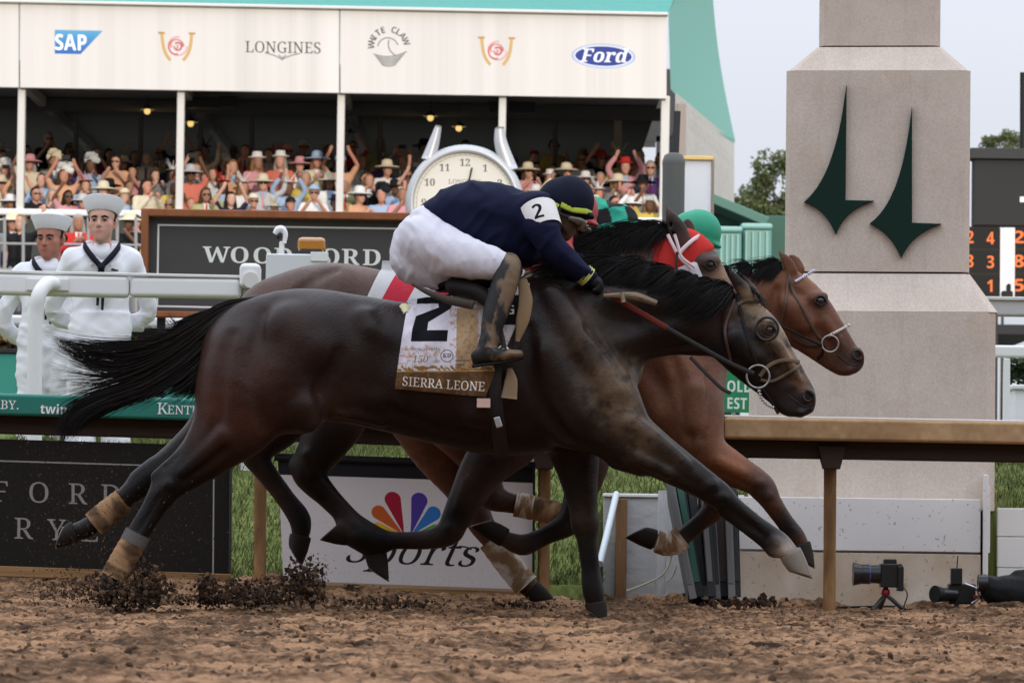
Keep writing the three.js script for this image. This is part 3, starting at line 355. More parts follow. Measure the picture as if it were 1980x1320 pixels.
// ---------------------------------------------------------------- hospitality tent on its raised deck
const TZ = -49, TS = ppm(TZ);
const rowZ = [-.62, -1.25, -1.9, -4.8, -6.8];
const topV = u => 3 + u * .0196, botV = u => 168 + u * .0171;
{
  const g = thing('hospitality_tent', 'long white hospitality tent with teal roof above the crowd', 'tent', at(660, 420, TZ).toArray());
  const fas = (u0, u1, draw) => { const tex = canvasTex(1600, Math.round(1600 * 165 / (u1 - u0)), (x, w, h) => { x.fillStyle = '#d9d5d1'; x.fillRect(0, 0, w, h); const R = rng(u0 + 900); for (let i = 0; i < 60; i++) { x.fillStyle = R() < .5 ? 'rgba(255,255,255,.03)' : 'rgba(150,145,140,.03)'; x.fillRect(R() * w, 0, 20 + R() * 80, h); } const q = w / (u1 - u0); x.save(); x.scale(q, q); x.translate(-u0, 0); draw(x); x.restore(); }); const [pg, pm] = panel4([[u0, topV(u0)], [u1, topV(u1)], [u1, botV(u1)], [u0, botV(u0)]], TZ, .12, tex, .5); part('fascia_panel', pg, pm, g); };
  const rose = (x, cx, cy) => { x.save(); x.translate(cx, cy); x.lineCap = 'butt'; x.strokeStyle = '#c9a468'; x.lineWidth = 6; x.beginPath(); x.moveTo(-29, -26); x.bezierCurveTo(-27, 4, -24, 14, -12, 27); x.stroke(); x.beginPath(); x.moveTo(29, -26); x.bezierCurveTo(27, 4, 24, 14, 12, 27); x.stroke(); x.fillStyle = '#b98a4a'; x.fillRect(-36, -28, 13, 4); x.fillRect(23, -28, 13, 4); x.lineWidth = 3; for (let i = 0; i < 5; i++) { x.strokeStyle = ['#d4a0a0', '#c0585c', '#cc8284', '#b84a50', '#c9777a'][i]; x.beginPath(); x.arc(Math.cos(i * 2.2) * 2, -1 + Math.sin(i * 2.2) * 2, 18 - i * 3.6, i * 1.3, i * 1.3 + 4.9); x.stroke(); } x.restore(); };
  fas(-583, 35, () => { });
  fas(38, 655, x => {
    const y0 = topV(330); x.translate(0, -y0);
    const gr = x.createLinearGradient(0, 62, 0, 110); gr.addColorStop(0, '#5aa5cf'); gr.addColorStop(1, '#2b5fae'); x.fillStyle = gr; x.beginPath(); x.moveTo(105, 62); x.lineTo(198, 62); x.lineTo(155, 108); x.lineTo(105, 108); x.fill(); x.fillStyle = '#fff'; x.font = 'bold 42px sans-serif'; x.save(); x.translate(104, 101); x.scale(.86, 1); x.fillText('SAP', 0, 0); x.restore();
    rose(x, 341, 90); x.fillStyle = '#38342f'; x.font = '34px serif'; x.save(); x.translate(473, 98); x.scale(148 / x.measureText('LONGINES').width, .9); x.fillText('LONGINES', 0, 0); x.restore(); x.strokeStyle = '#77716a'; x.lineWidth = 2; x.beginPath(); x.moveTo(512, 99); x.quadraticCurveTo(535, 104, 545, 112); x.quadraticCurveTo(556, 104, 580, 99); x.stroke(); x.beginPath(); x.moveTo(538, 103); x.lineTo(545, 109); x.lineTo(553, 103); x.stroke();
  });
  fas(658, 1289, x => {
    const y0 = topV(974); x.translate(0, -y0); x.fillStyle = '#4a4846'; x.font = 'bold 17px sans-serif'; const W = 'WHITE CLAW'; [...W].forEach((c, i) => { const a = -1.52 + i * .30; x.save(); x.translate(752 + Math.sin(a) * 31, 96 - Math.cos(a) * 31); x.rotate(a); x.fillText(c, -6, 2); x.restore(); }); x.strokeStyle = '#6a6866'; x.lineWidth = 2; for (let i = 0; i < 6; i++) { x.beginPath(); x.moveTo(722 + i * 3, 110 + i * 4); x.quadraticCurveTo(752, 122 + i * 3, 786 - i * 4, 104 + i * 5); x.stroke(); } x.beginPath(); x.arc(750, 98, 20, Math.PI * 1.05, Math.PI * 1.9); x.stroke(); x.beginPath(); x.moveTo(752, 82); x.quadraticCurveTo(746, 100, 764, 112); x.stroke();
    rose(x, 960, 100);
    x.fillStyle = '#a9b6d4'; x.beginPath(); x.ellipse(1167, 106, 62, 24.5, .015, 0, 7); x.fill(); x.strokeStyle = '#e8ecf4'; x.lineWidth = 2.4; x.fillStyle = '#22388a'; x.beginPath(); x.ellipse(1167, 106, 56, 20.5, .015, 0, 7); x.fill(); x.stroke(); x.fillStyle = '#fff'; x.font = 'italic bold 36px serif'; x.textAlign = 'center'; x.save(); x.translate(1166, 118); x.scale(1.05, 1); x.fillText('Ford', 0, 0); x.restore(); x.textAlign = 'left';
  });
  for (const u of [36.5, 656.5]) part('fascia_joint', beam(at(u, topV(u) + 1, TZ - .02), at(u - 2, botV(u), TZ - .02), .03, .03, 0), M.grey, g);
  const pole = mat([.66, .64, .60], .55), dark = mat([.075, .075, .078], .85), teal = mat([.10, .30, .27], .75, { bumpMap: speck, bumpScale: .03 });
  for (const u of [-268, 42, 350, 660, 972, 1287]) { const w = u > 1200 ? 17 : 14.5; part('front_post', beam(at(u, botV(u) - 4, TZ - .2), at(u - 5, 470, TZ - .2), .16, w / TS, .02), pole, g); }
  part('eave_gutter', beam(at(-583, topV(-583) - 1, TZ + .02), at(1292, topV(1292) - 1, TZ + .02), .16, .05, .01), M.offwhite, g);
  // roof: front slope, hip end
  const tri = (arr) => { const q = new THREE.BufferGeometry(); q.setAttribute('position', new THREE.Float32BufferAttribute(arr.flatMap(p => [p.x, p.y, p.z]), 3)); q.computeVertexNormals(); return q; };
  const surface = (rows, thick) => { const P = [], I = [], n = rows[0].length, add = off => { const b = P.length / 3; rows.forEach(r => r.forEach(p => P.push(p.x, p.y - off, p.z))); return b; }; const b0 = add(0), b1 = add(thick); for (let j = 0; j < rows.length - 1; j++) for (let i = 0; i < n - 1; i++) { const a = j * n + i; I.push(b0 + a, b0 + a + 1, b0 + a + n, b0 + a + 1, b0 + a + n + 1, b0 + a + n); I.push(b1 + a, b1 + a + n, b1 + a + 1, b1 + a + 1, b1 + a + n, b1 + a + n + 1); } const q = new THREE.BufferGeometry(); q.setAttribute('position', new THREE.Float32BufferAttribute(P, 3)); q.setIndex(I); q.computeVertexNormals(); return metreUV(q); };
  const eL = at(-583, topV(-583), TZ), eR = at(1291, topV(1291), TZ), rise = 3.6, rz = TZ - 7.5;
  const slope = []; for (let j = 0; j <= 8; j++) { const t = j / 8; const row = []; for (let i = 0; i <= 30; i++) { const k = i / 30; const a = eL.clone().lerp(eR, k); row.push(V(a.x + (k > .99 ? t * 1.6 : 0), a.y + rise * Math.pow(t, .9) - .02 * Math.sin(k * 30 * Math.PI / 3) ** 2 * Math.sin(t * 3), lerp(TZ, rz, t))); } slope.push(row); }
  part('roof_slope', surface(slope, .04), teal, g);
  const end = []; const c0 = at(1293, 30, TZ), c1 = at(1297, 168, TZ - .1), peakF = at(1335, -90, TZ - 4), peakB = at(1374, -90, TZ - 8), b1 = at(1422, 272, TZ - 10);
  for (let j = 0; j <= 10; j++) { const t = j / 10, row = []; for (let i = 0; i <= 10; i++) { const k = i / 10; const lo = c1.clone().lerp(b1, k); lo.y -= .12 * Math.sin(k * Math.PI); const hi = (k < .5 ? c0.clone().lerp(peakF, k * 2) : peakF.clone().lerp(peakB, k * 2 - 1)); const p = lo.lerp(hi, t); p.x -= .1 * Math.sin(t * Math.PI) * k; row.push(p); } end.push(row); }
  part('hip_end', surface(end, .04), mat([.20, .42, .36], .75), g);
  { const a = at(1306, 178, TZ - .6), b = at(1420, 274, TZ - 9.9), c = at(1420, 560, TZ - 9.9), d = at(1306, 560, TZ - .6), rows = [[], []]; for (let i = 0; i <= 12; i++) { rows[0].push(a.clone().lerp(b, i / 12)); rows[1].push(d.clone().lerp(c, i / 12)); } const q = surface(rows, .0); part('end_wall', q, mat([.80, .77, .72], .7, { side: THREE.DoubleSide, bumpMap: speck, bumpScale: .02 }), g); }
  part('corner_post', beam(at(1318, 200, TZ - .9), at(1316, 470, TZ - .9), .14, .16, .02), mat([.35, .3, .27], .7), g);
  // inside
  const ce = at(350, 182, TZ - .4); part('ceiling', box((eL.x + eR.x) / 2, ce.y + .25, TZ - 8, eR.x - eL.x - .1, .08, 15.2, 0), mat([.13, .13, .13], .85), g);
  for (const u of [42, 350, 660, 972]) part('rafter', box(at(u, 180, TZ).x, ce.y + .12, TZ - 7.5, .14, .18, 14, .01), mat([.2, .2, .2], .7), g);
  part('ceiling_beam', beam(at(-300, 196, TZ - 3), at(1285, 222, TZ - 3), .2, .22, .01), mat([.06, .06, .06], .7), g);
  const bz = TZ - 14.5, bs = ppm(bz);
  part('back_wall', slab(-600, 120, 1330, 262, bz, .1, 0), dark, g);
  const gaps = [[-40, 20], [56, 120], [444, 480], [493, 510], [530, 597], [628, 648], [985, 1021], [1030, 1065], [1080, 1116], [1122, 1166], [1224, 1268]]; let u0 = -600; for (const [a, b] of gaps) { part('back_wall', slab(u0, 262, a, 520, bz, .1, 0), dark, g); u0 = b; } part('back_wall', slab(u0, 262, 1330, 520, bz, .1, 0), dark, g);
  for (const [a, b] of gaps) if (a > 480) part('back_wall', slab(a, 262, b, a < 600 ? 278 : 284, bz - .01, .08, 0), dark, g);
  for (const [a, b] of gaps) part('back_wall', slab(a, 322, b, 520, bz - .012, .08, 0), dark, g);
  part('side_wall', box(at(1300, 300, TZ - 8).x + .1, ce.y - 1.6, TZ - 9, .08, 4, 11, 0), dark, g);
  for (const u of [147, 272, 388, 487, 735, 1074, 1196]) part('inner_column', beam(at(u, 186, TZ - 5.5), at(u - 2, 420, TZ - 5.5), .12, (u === 1196 ? 16 : 9) / ppm(TZ - 5.5), .02), mat(u === 1196 ? [.42, .36, .3] : [.12, .12, .125], .7), g);
  for (const [u, v] of [[284, 215], [368, 239], [832, 228], [887, 248]]) { const p = at(u, v, TZ - 2.4); const q = new THREE.SphereGeometry(.06, 10, 8); q.translate(p.x, p.y, p.z); const lm = new THREE.MeshStandardMaterial({ color: lin(.9, .7, .3), emissive: lin(1, .68, .22), emissiveIntensity: .9 }); const b = part('lamp_bulb', q, lm, g); const sh = new THREE.ConeGeometry(.14, .12, 12, 1, true); sh.translate(p.x, p.y + .09, p.z); part('lamp_shade', sh, M.darkgrey, g); part('lamp_cord', rod(V(p.x, p.y + .13, p.z), V(p.x, ce.y + .2, p.z), .006), M.black, g); const pl = new THREE.PointLight(lin(1, .7, .3), .25); pl.castShadow = true; pl.position.set(p.x - g.position.x, p.y - g.position.y, p.z - g.position.z); pl.name = 'lamp_light'; g.add(pl); }
  for (const [u, v, w] of [[392, 192, 70], [440, 190, 36], [960, 200, 30], [1010, 201, 50]]) part('ceiling_speaker', slab(u - w / 2, v - 5, u + w / 2, v + 16, TZ - 1.6, .4, .02), M.black, g);
  // stepped deck
  for (let r = 0; r < 5; r++) part('deck_step', box(at(350, 400, TZ).x, rowY(r) - .3, TZ + rowZ[r] - (r > 2 ? .4 : 0), 20, .6, r > 2 ? 2.6 : .63, 0), mat([.12, .12, .12], .9), g);
  part('deck_front', box(at(350, 400, TZ).x, rowY(0) - 2.7, TZ - .35, 20, 4.8, .16, 0), mat([.10, .10, .098], .9), g);
}
function rowY(r) { return at(640, [386, 356, 328, 306, 294][r], TZ + rowZ[r]).y - 1.62; }
{ // balustrade before the crowd
  const g = thing('white_balustrade', 'white balustrade along the front of the crowd below the tent', 'railing', at(640, 470, TZ - .1).toArray());
  part('top_rail', beam(at(-300, 405, TZ - .12), at(1300, 428, TZ - .12), .12, 13 / TS, .03), M.white, g); part('lower_rail', beam(at(-300, 460, TZ - .12), at(1300, 482, TZ - .12), .08, .05, .02), M.offwhite, g);
  for (let u = -290; u < 1300; u += 44) part('baluster', beam(at(u, 410 + (u + 300) * .0145, TZ - .12), at(u - 1, 520, TZ - .12), .05, .05, .01), M.offwhite, g);
}
// ---------------------------------------------------------------- giant watch
{
  const z = -27, s = ppm(z), c = at(898, 393, z), R = 113 / s, g = thing('giant_watch', 'giant silver wristwatch clock standing before the tent', 'clock', [c.x, c.y, z]);
  const silver = mat([.46, .47, .49], .45, { metalness: .4 });
  const prof = [[0, -.12], [R * .98, -.12], [R * 1.02, -.05], [R * 1.0, .06], [R * .93, .11], [R * .87, .10], [R * .86, .05]].map(p => new THREE.Vector2(p[0], p[1])); const L = new THREE.LatheGeometry(prof, 64); L.rotateX(Math.PI / 2); part('case', L, silver, g, false);
  const tex = canvasTex(1024, 1024, (x, w) => { x.fillStyle = '#d3cfc6'; x.fillRect(0, 0, w, w); x.fillStyle = '#57534d'; x.textAlign = 'center'; x.textBaseline = 'middle'; x.font = 'bold 100px serif'; for (let h = 1; h <= 12; h++) { const a = h / 12 * Math.PI * 2; x.fillText(String(h), 512 + Math.sin(a) * 405, 512 - Math.cos(a) * 405); } x.strokeStyle = '#8a857c'; x.lineWidth = 5; x.beginPath(); x.arc(512, 512, 478, 0, 7); x.stroke(); for (let i = 0; i < 60; i++) { const a = i / 60 * Math.PI * 2; x.beginPath(); x.moveTo(512 + Math.sin(a) * 478, 512 - Math.cos(a) * 478); x.lineTo(512 + Math.sin(a) * 492, 512 - Math.cos(a) * 492); x.stroke(); } x.font = '64px serif'; x.fillText('LONGINES', 512, 300); });
  const d = new THREE.CircleGeometry(R * .88, 64); d.translate(0, 0, .052); part('dial', d, mat([1, 1, 1], .6, { map: tex }), g, false);
  const hand = (a, len, w) => { const q = new THREE.BoxGeometry(w, len, .012); q.translate(0, len / 2, .075 + w * .2); q.rotateZ(-a); part('hand', q, M.black, g, false); }; hand(.2, R * .62, .02); hand(-2.6, R * .4, .03);
  const lug = (p, q, w0, w1) => part('lug', sweep(p.map(e => at(e[0], e[1], z)), [w0 / s, (w0 + w1) / 2 / s, w1 / s], [.06, .07, .08], { sides: 10 }), silver, g);
  lug([[848, 243], [840, 272], [828, 310]], 0, 6, 14); lug([[966, 246], [968, 275], [986, 330]], 0, 9, 16);
  part('crown', rod(at(1008, 395, z), at(1026, 396, z), .06, .06, 16), silver, g); part('stand', slab(860, 505, 940, 900, z - .1, .2, .03), M.darkgrey, g);
}
// ---------------------------------------------------------------- post, framed white board, containers, results board
{
  const z = -13.6, s = ppm(z), g = thing('round_post', 'thick grey round-topped post beside the framed white board', 'post', at(1300, 900, z).toArray()); const gm = mat([.10, .105, .10], .6);
  const top = at(1304, 312, z), r = 22 / s; const prof = [[0, .085], [.05, .08], [.08, .06], [r, .015], [r * 1.02, 0], [r * 1.02, -.02], [r, -.03], [r * .96, -3.2]].map(p => new THREE.Vector2(p[0], p[1])); const L = new THREE.LatheGeometry(prof, 28); L.rotateZ(.0); L.translate(top.x, top.y, z - r); part('shaft', L, gm, g);
  part('mast', rod(at(1306, 310, z - .3), at(1310, 215, z - .3), .03), M.darkgrey, g);
  const b = thing('framed_board', 'bright white board in a thin gilt frame behind the green helmet', 'board', at(1345, 440, z - .5).toArray()), zz = z - .5; part('panel', slab(1311, 306, 1377, 470, zz, .03, 0), mat([.85, .87, .92], .6), b); part('frame_top', slab(1308, 301, 1382, 309, zz + .03, .07), M.brass, b); part('frame_side', slab(1306, 309, 1312, 470, zz + .03, .07), mat([.35, .2, .1], .6), b); part('frame_side', slab(1376, 309, 1381, 470, zz + .03, .07), mat([.3, .26, .2], .6), b); part('leg', slab(1330, 470, 1340, 880, zz - .02, .05), M.darkgrey, b);
}
{
  const z = -38, m = pmat([.13, .30, .27], .35), m2 = pmat([.2, .4, .36], .35);
  [[1388, 1434, 'first', 446], [1436, 1492, 'second', 440]].forEach(([a, b, w, v], i) => { const g = thing('green_bin', `${i ? 'wider' : 'narrower'} ribbed teal green bin under the tree line`, 'bin', at((a + b) / 2, 540, z).toArray(), 'bins beyond the horses'); part('body', slab(a, v, b, 640, z - i * .4, 1.2, .05), m, g); for (let k = 0; k < 4; k++) part('rib', slab(a + 4 + k * (b - a - 8) / 3.6, v + 6, a + 9 + k * (b - a - 8) / 3.6, 640, z - i * .4 + .04, .05, .01), m2, g); part('lid', slab(a - 3, v - 9, b + 3, v + 3, z - i * .4 + .05, 1.3, .04), m2, g); });
  const g = thing('green_hut', 'low dark green hut with pale roof edge under the tree', 'hut', at(1420, 480, -46).toArray()); part('wall', slab(1366, 415, 1520, 640, -46, 2, .02), mat([.06, .13, .10], .7), g); part('roof', beam(at(1362, 392, -46), at(1476, 440, -46), 2.4, .16, .02), mat([.09, .2, .16], .6), g); part('roof_edge', beam(at(1425, 408, -45.2), at(1480, 432, -45.2), .2, .14, .02), M.offwhite, g);
  const t = thing('white_van', 'white vehicle glimpsed between the green bins and the pillar', 'van', at(1515, 540, -52).toArray()); part('body', slab(1478, 455, 1600, 520, -52, 2, .15), mat([.62, .66, .64], .4), t); part('window', slab(1506, 462, 1560, 476, -51.98, .05, .01), M.black, t); part('wheel', rod(at(1520, 524, -52), at(1520, 524, -52.3), .3, .3, 20), M.black, t);
}
{
  const z = -30, g = thing('results_board', 'black electronic results board with amber digits behind the pillar', 'scoreboard', at(1960, 900, z).toArray()); const dk = mat([.035, .035, .035], .6);
  part('header', slab(1884, 308, 2300, 438, z, .3, .01), mat([.04, .04, .04], .7), g); part('cornice', slab(1876, 288, 2306, 309, z + .06, .4, .01), dk, g); part('header_mark', slab(1973, 380, 1992, 391, z + .01, .02, 0), M.white, g);
  const tex = canvasTex(512, 1024, (x, w, h) => { x.fillStyle = '#0d0b0a'; x.fillRect(0, 0, w, h); x.fillStyle = '#e0703a'; x.font = 'bold 240px sans-serif'; [['2', '4'], ['8', '3'], ['5', '1']].forEach((r, i) => { x.fillText(r[0], -30, 230 + i * 335); x.fillText(r[1], 300, 240 + i * 335); }); x.fillStyle = '#1c1a19'; x.fillRect(0, 300, w, 30); x.fillRect(0, 640, w, 30); });
  const [pg, pm] = panel4([[1872, 438], [1934, 439], [1934, 580], [1872, 580]], z, .1, tex); pm.emissive = lin(1, 1, 1); pm.emissiveMap = tex; pm.emissiveIntensity = .2; part('digit_column', pg, pm, g);
  const [qg, qm] = panel4([[1964, 438], [2060, 439], [2060, 580], [1964, 580]], z, .1, tex); qm.emissive = lin(1, 1, 1); qm.emissiveMap = tex; qm.emissiveIntensity = .2; part('digit_column', qg, qm, g);
  part('white_column', slab(1935, 440, 1963, 578, z + .01, .08, 0), mat([.8, .84, .84], .6), g); part('silhouette', merge([slab(1938, 562, 1960, 577, z + .06, .04, .02), slab(1948, 548, 1956, 566, z + .06, .04, .02)]), M.black, g); part('mast', rod(at(1979, 140, z - 1), at(1978, 600, z - 1), .04), M.black, g); part('support', slab(1900, 578, 1930, 900, z - .1, .2, .01), dk, g);
}
// ---------------------------------------------------------------- trees
function tree(label, u, v, ru, rv, z, seed, n, name = 'broadleaf_tree') {
  const s = ppm(z), c = at(u, v, z), g = thing(name, label, 'tree', [c.x, .9, z], 'trees beyond the track'), R = rng(seed), L = []; const rx = ru / s, ry = rv / s;
  part('trunk', rod(V(c.x, .5, z), V(c.x + rx * .05, c.y, z), rx * .09, rx * .04, 9), mat([.05, .04, .03], .9), g);
  for (let i = 0; i < 7; i++) { const a = i * .9, p = V(c.x + Math.cos(a) * rx * .55, c.y + ry * (.2 + .5 * R()), z + Math.sin(a) * rx * .5); part('limb', rod(V(c.x, c.y - ry * .6, z), p, rx * .03, rx * .012, 6), mat([.05, .04, .03], .9), g); }
  const cl = []; for (let i = 0; i < 46; i++) { const a = R() * 6.283, b = Math.acos(2 * R() - 1), q = .45 + .55 * Math.sqrt(R()); cl.push([Math.sin(b) * Math.cos(a) * q, Math.cos(b) * q, Math.sin(b) * Math.sin(a) * q, .12 + .16 * R()]); }
  const P = [], C = [], sz = Math.max(.10, .055 * rx);
  for (let i = 0; i < n; i++) { const k = cl[Math.floor(R() * cl.length)], a = R() * 6.283, b = Math.acos(2 * R() - 1), q = k[3] * Math.cbrt(R()) * 1.35; const x = c.x + rx * (k[0] + q * Math.sin(b) * Math.cos(a)), y = c.y + ry * (k[1] + q * Math.cos(b)), zz = z + rx * (k[2] + q * Math.sin(b) * Math.sin(a)); const e = V(R() - .5, R() - .5, R() - .5).normalize().multiplyScalar(sz * (.6 + R() * .8)), f = V(R() - .5, R() - .5, R() - .5).cross(e).normalize().multiplyScalar(sz * .5); P.push(x - e.x, y - e.y, zz - e.z, x + f.x, y + f.y, zz + f.z, x + e.x, y + e.y, zz + e.z, x - e.x, y - e.y, zz - e.z, x + e.x, y + e.y, zz + e.z, x - f.x, y - f.y, zz - f.z); const w = .7 + .6 * R(); for (let m = 0; m < 6; m++) C.push(.085 * w, .105 * w, .035 * w); }
  const q = new THREE.BufferGeometry(); q.setAttribute('position', new THREE.Float32BufferAttribute(P, 3)); q.setAttribute('color', new THREE.Float32BufferAttribute(C, 3)); q.computeVertexNormals(); part('crown', q, pmat([1, 1, 1], .8, { vertexColors: true }), g);
}
tree('full green tree half hidden by the stone pillar', 1545, 400, 108, 104, -150, 31, 9000); tree('low rounded tree between the tent end and the pillar', 1455, 420, 55, 52, -165, 32, 5000); tree('small distant tree top above the results board', 1940, 292, 44, 40, -190, 33, 3500);
// ---------------------------------------------------------------- people
const nd = (x, y, z, r, s = 1) => ({ x, y, z, r, s });
const mir = c => [c, { ...c, n: c.n.map(q => ({ ...q, x: -q.x })) }];
// head facing +z, origin between the ears
function headChains(detail = true) {
  const C = [{ n: [nd(0, .045, -.028, .080), nd(0, .052, .014, .076)], k: .02, sub: 1 }, { n: [nd(0, -.02, .016, .066), nd(0, -.055, .032, .055), nd(0, -.090, .05, .034)], k: .03 }, { n: [nd(0, -.05, -.024, .052), nd(0, -.12, -.03, .052), nd(0, -.19, -.035, .062)], k: .03 }];
  if (detail) { C.push(...mir({ n: [nd(.04, -.012, .046, .03), nd(.032, -.05, .042, .026)], k: .02 }), { n: [nd(-.036, .034, .074, .012), nd(0, .036, .081, .012), nd(.036, .034, .074, .012)], k: .014 }, { n: [nd(0, .022, .083, .010), nd(0, -.012, .096, .011), nd(0, -.022, .099, .013)], k: .012 }, ...mir({ n: [nd(.011, -.024, .088, .009)], k: .008, sub: 1 }), ...mir({ n: [nd(.032, .013, .094, .017)], k: .012, sub: 1, cut: true }), { n: [nd(-.026, -.054, .076, .006), nd(0, -.050, .085, .0072), nd(.026, -.054, .076, .006)], k: .006 }, { n: [nd(-.021, -.063, .075, .0065), nd(0, -.0635, .083, .008), nd(.021, -.063, .075, .0065)], k: .006 }, ...mir({ n: [nd(.079, .022, -.016, .013, 1.4), nd(.083, .0, -.014, .011, 1.3), nd(.077, -.024, -.006, .009, 1.2)], k: .01 })); }
  return C;
}
function place(chains, T) { return chains.map(c => ({ ...c, n: c.n.map(q => { const p = V(q.x, q.y, q.z).applyMatrix4(T); return { ...q, x: p.x, y: p.y, z: p.z }; }) })); }
const TR = (x, y, z, ry = 0, rx = 0, rz = 0) => new THREE.Matrix4().makeRotationFromEuler(new THREE.Euler(rx, ry, rz, 'YXZ')).setPosition(x, y, z);
// ---- spectators: shared body, shirt, hair and hat shapes
const armPose = { down: [[.19, 1.40, -.02, .055], [.25, 1.15, -.01, .043], [.24, .92, .06, .033], [.235, .84, .08, .036]], up: [[.19, 1.40, 0, .055], [.30, 1.58, .06, .043], [.17, 1.80, .14, .033], [.14, 1.88, .15, .036]], face: [[.19, 1.40, 0, .055], [.27, 1.20, .12, .043], [.10, 1.42, .26, .033], [.06, 1.48, .27, .036]], wave: [[.19, 1.40, 0, .055], [.36, 1.50, .03, .043], [.40, 1.76, .06, .033], [.40, 1.86, .06, .038]], clap: [[.19, 1.40, 0, .055], [.26, 1.18, .10, .043], [.07, 1.30, .30, .033], [.03, 1.36, .32, .036]] };
const poses = [['down', 'down'], ['up', 'up'], ['face', 'face'], ['down', 'wave'], ['clap', 'clap'], ['up', 'down'], ['down', 'face']];
const poseWords = ['', 'arms overhead', 'hands at face', 'waving', 'clapping', 'one arm up', 'hand at face'];
const crowdGeo = poses.map(([l, r]) => {
  const arms = [[l, -1], [r, 1]].map(([p, sg]) => armPose[p].map(q => nd(q[0] * sg, q[1], q[2], q[3])));
  const body = solid([...place(headChains(true), TR(0, 1.605, .02)), ...arms.map(a => ({ n: [nd(lerp(a[0].x, a[1].x, .6), lerp(a[0].y, a[1].y, .6), lerp(a[0].z, a[1].z, .6), .038), a[1], a[2], a[3]].map((q, i) => i === 1 ? { ...q, r: .036 } : q), k: .01, sub: 2 })), { n: [nd(0, 1.38, -.01, .1, .8), nd(0, 1.1, 0, .11, .8), nd(0, .9, 0, .12, .8)], k: .02 }], .02, { smooth: 1 }).g;
  const shirt = solid([{ n: [nd(-.15, 1.37, -.015, .075, .95), nd(0, 1.40, -.015, .08, .95), nd(.15, 1.37, -.015, .075, .95)], k: .05 }, { n: [nd(-.07, 1.3, 0, .12, .85), nd(-.06, 1.1, .01, .115, .9), nd(-.07, .9, 0, .12, .85)], k: .06 }, { n: [nd(.07, 1.3, 0, .12, .85), nd(.06, 1.1, .01, .115, .9), nd(.07, .9, 0, .12, .85)], k: .06 }, ...arms.map(a => ({ n: [a[0], { ...nd(lerp(a[0].x, a[1].x, .75), lerp(a[0].y, a[1].y, .75), lerp(a[0].z, a[1].z, .75), .052) }], k: .05 }))], .024, { smooth: 1, disp: (x, y, z) => .012 * (fbm(x * 16, y * 10, z * 16, 2) - .5) }).g;
  const coat = solid([{ n: [nd(-.16, 1.37, -.015, .08, .95), nd(0, 1.41, -.02, .075, .95), nd(.16, 1.37, -.015, .08, .95)], k: .05 }, { n: [nd(-.075, 1.3, 0, .13, .85), nd(-.07, 1.1, .01, .125, .9), nd(-.08, .85, 0, .14, .85)], k: .06 }, { n: [nd(.075, 1.3, 0, .13, .85), nd(.07, 1.1, .01, .125, .9), nd(.08, .85, 0, .14, .85)], k: .06 }, ...arms.map(a => ({ n: [a[0], { ...a[1], r: .055 }, { ...nd(lerp(a[1].x, a[2].x, .88), lerp(a[1].y, a[2].y, .88), lerp(a[1].z, a[2].z, .88), .045) }], k: .04 }))], .024, { smooth: 1, disp: (x, y, z) => .012 * (fbm(x * 16, y * 10, z * 16, 2) - .5) }).g;
  return { body, shirt, coat };
});
const trouserGeo = solid([{ n: [nd(-.08, .9, 0, .125, .9), nd(-.1, .5, 0, .085), nd(-.11, .1, 0, .06)], k: .04 }, { n: [nd(.08, .9, 0, .125, .9), nd(.1, .5, 0, .085), nd(.11, .1, 0, .06)], k: .04 }], .04, { smooth: 1 }).g;
const hairGeo = [solid([{ n: [nd(0, 1.665, -.01, .087), nd(0, 1.675, .02, .076)], k: .02, sub: 1 }, { n: [nd(-.06, 1.62, -.03, .04), nd(0, 1.6, -.07, .05), nd(.06, 1.62, -.03, .04)], k: .03 }, { n: [nd(0, 1.6, .13, .075), nd(0, 1.5, .13, .08)], k: .02, cut: true }], .018).g, solid([{ n: [nd(0, 1.665, -.012, .09), nd(0, 1.68, .02, .078)], k: .02, sub: 1 }, ...mir({ n: [nd(.06, 1.64, -.02, .04), nd(.085, 1.5, -.02, .042), nd(.09, 1.38, .02, .03)], k: .03 }), { n: [nd(0, 1.6, -.07, .06), nd(0, 1.42, -.1, .06)], k: .03 }, { n: [nd(0, 1.6, .13, .075), nd(0, 1.5, .13, .08)], k: .02, cut: true }], .018).g];
const lathe = (p, y = 0, n = 22) => { const g = new THREE.LatheGeometry(p.map(q => new THREE.Vector2(q[0], q[1])), n); g.translate(0, y, 0); return g; };
const hats = { brim: lathe([[0, .13], [.05, .128], [.085, .11], [.098, .06], [.102, .02], [.15, .012], [.21, .0], [.235, -.02], [.21, -.012], [.10, .0]], 1.665), fedora: lathe([[0, .115], [.04, .125], [.08, .12], [.095, .03], [.13, .022], [.16, .03], [.13, .012], [.09, .0]], 1.675), cap: merge([lathe([[0, .1], [.05, .092], [.085, .06], [.1, 0], [.09, -.01]], 1.675), (() => { const b = new THREE.CylinderGeometry(.085, .085, .012, 16, 1, false, -Math.PI / 2, Math.PI); b.scale(.95, 1, 1.1); b.translate(0, 1.68, .07); return b; })()]), flower: (() => { const R = rng(77), L = []; for (let i = 0; i < 16; i++) { const a = new THREE.SphereGeometry(.05 + R() * .04, 6, 5); a.scale(1, .5, 1); a.rotateX(R() * 3); a.rotateZ(R() * 3); a.translate(.03 + (R() - .5) * .2, 1.76 + (R() - .5) * .12, (R() - .5) * .16); L.push(a); } return merge(L); })(), plume: (() => { const R = rng(78), L = []; for (let i = 0; i < 14; i++) { const a = R() * 6.28; L.push(rod(V(0, 1.72, 0), V(Math.cos(a) * .16, 1.86 + R() * .1, Math.sin(a) * .1), .016, .004, 5)); } L.push(lathe([[0, .02], [.12, .01], [.16, -.01], [.0, -.02]], 1.735)); return merge(L); })() };
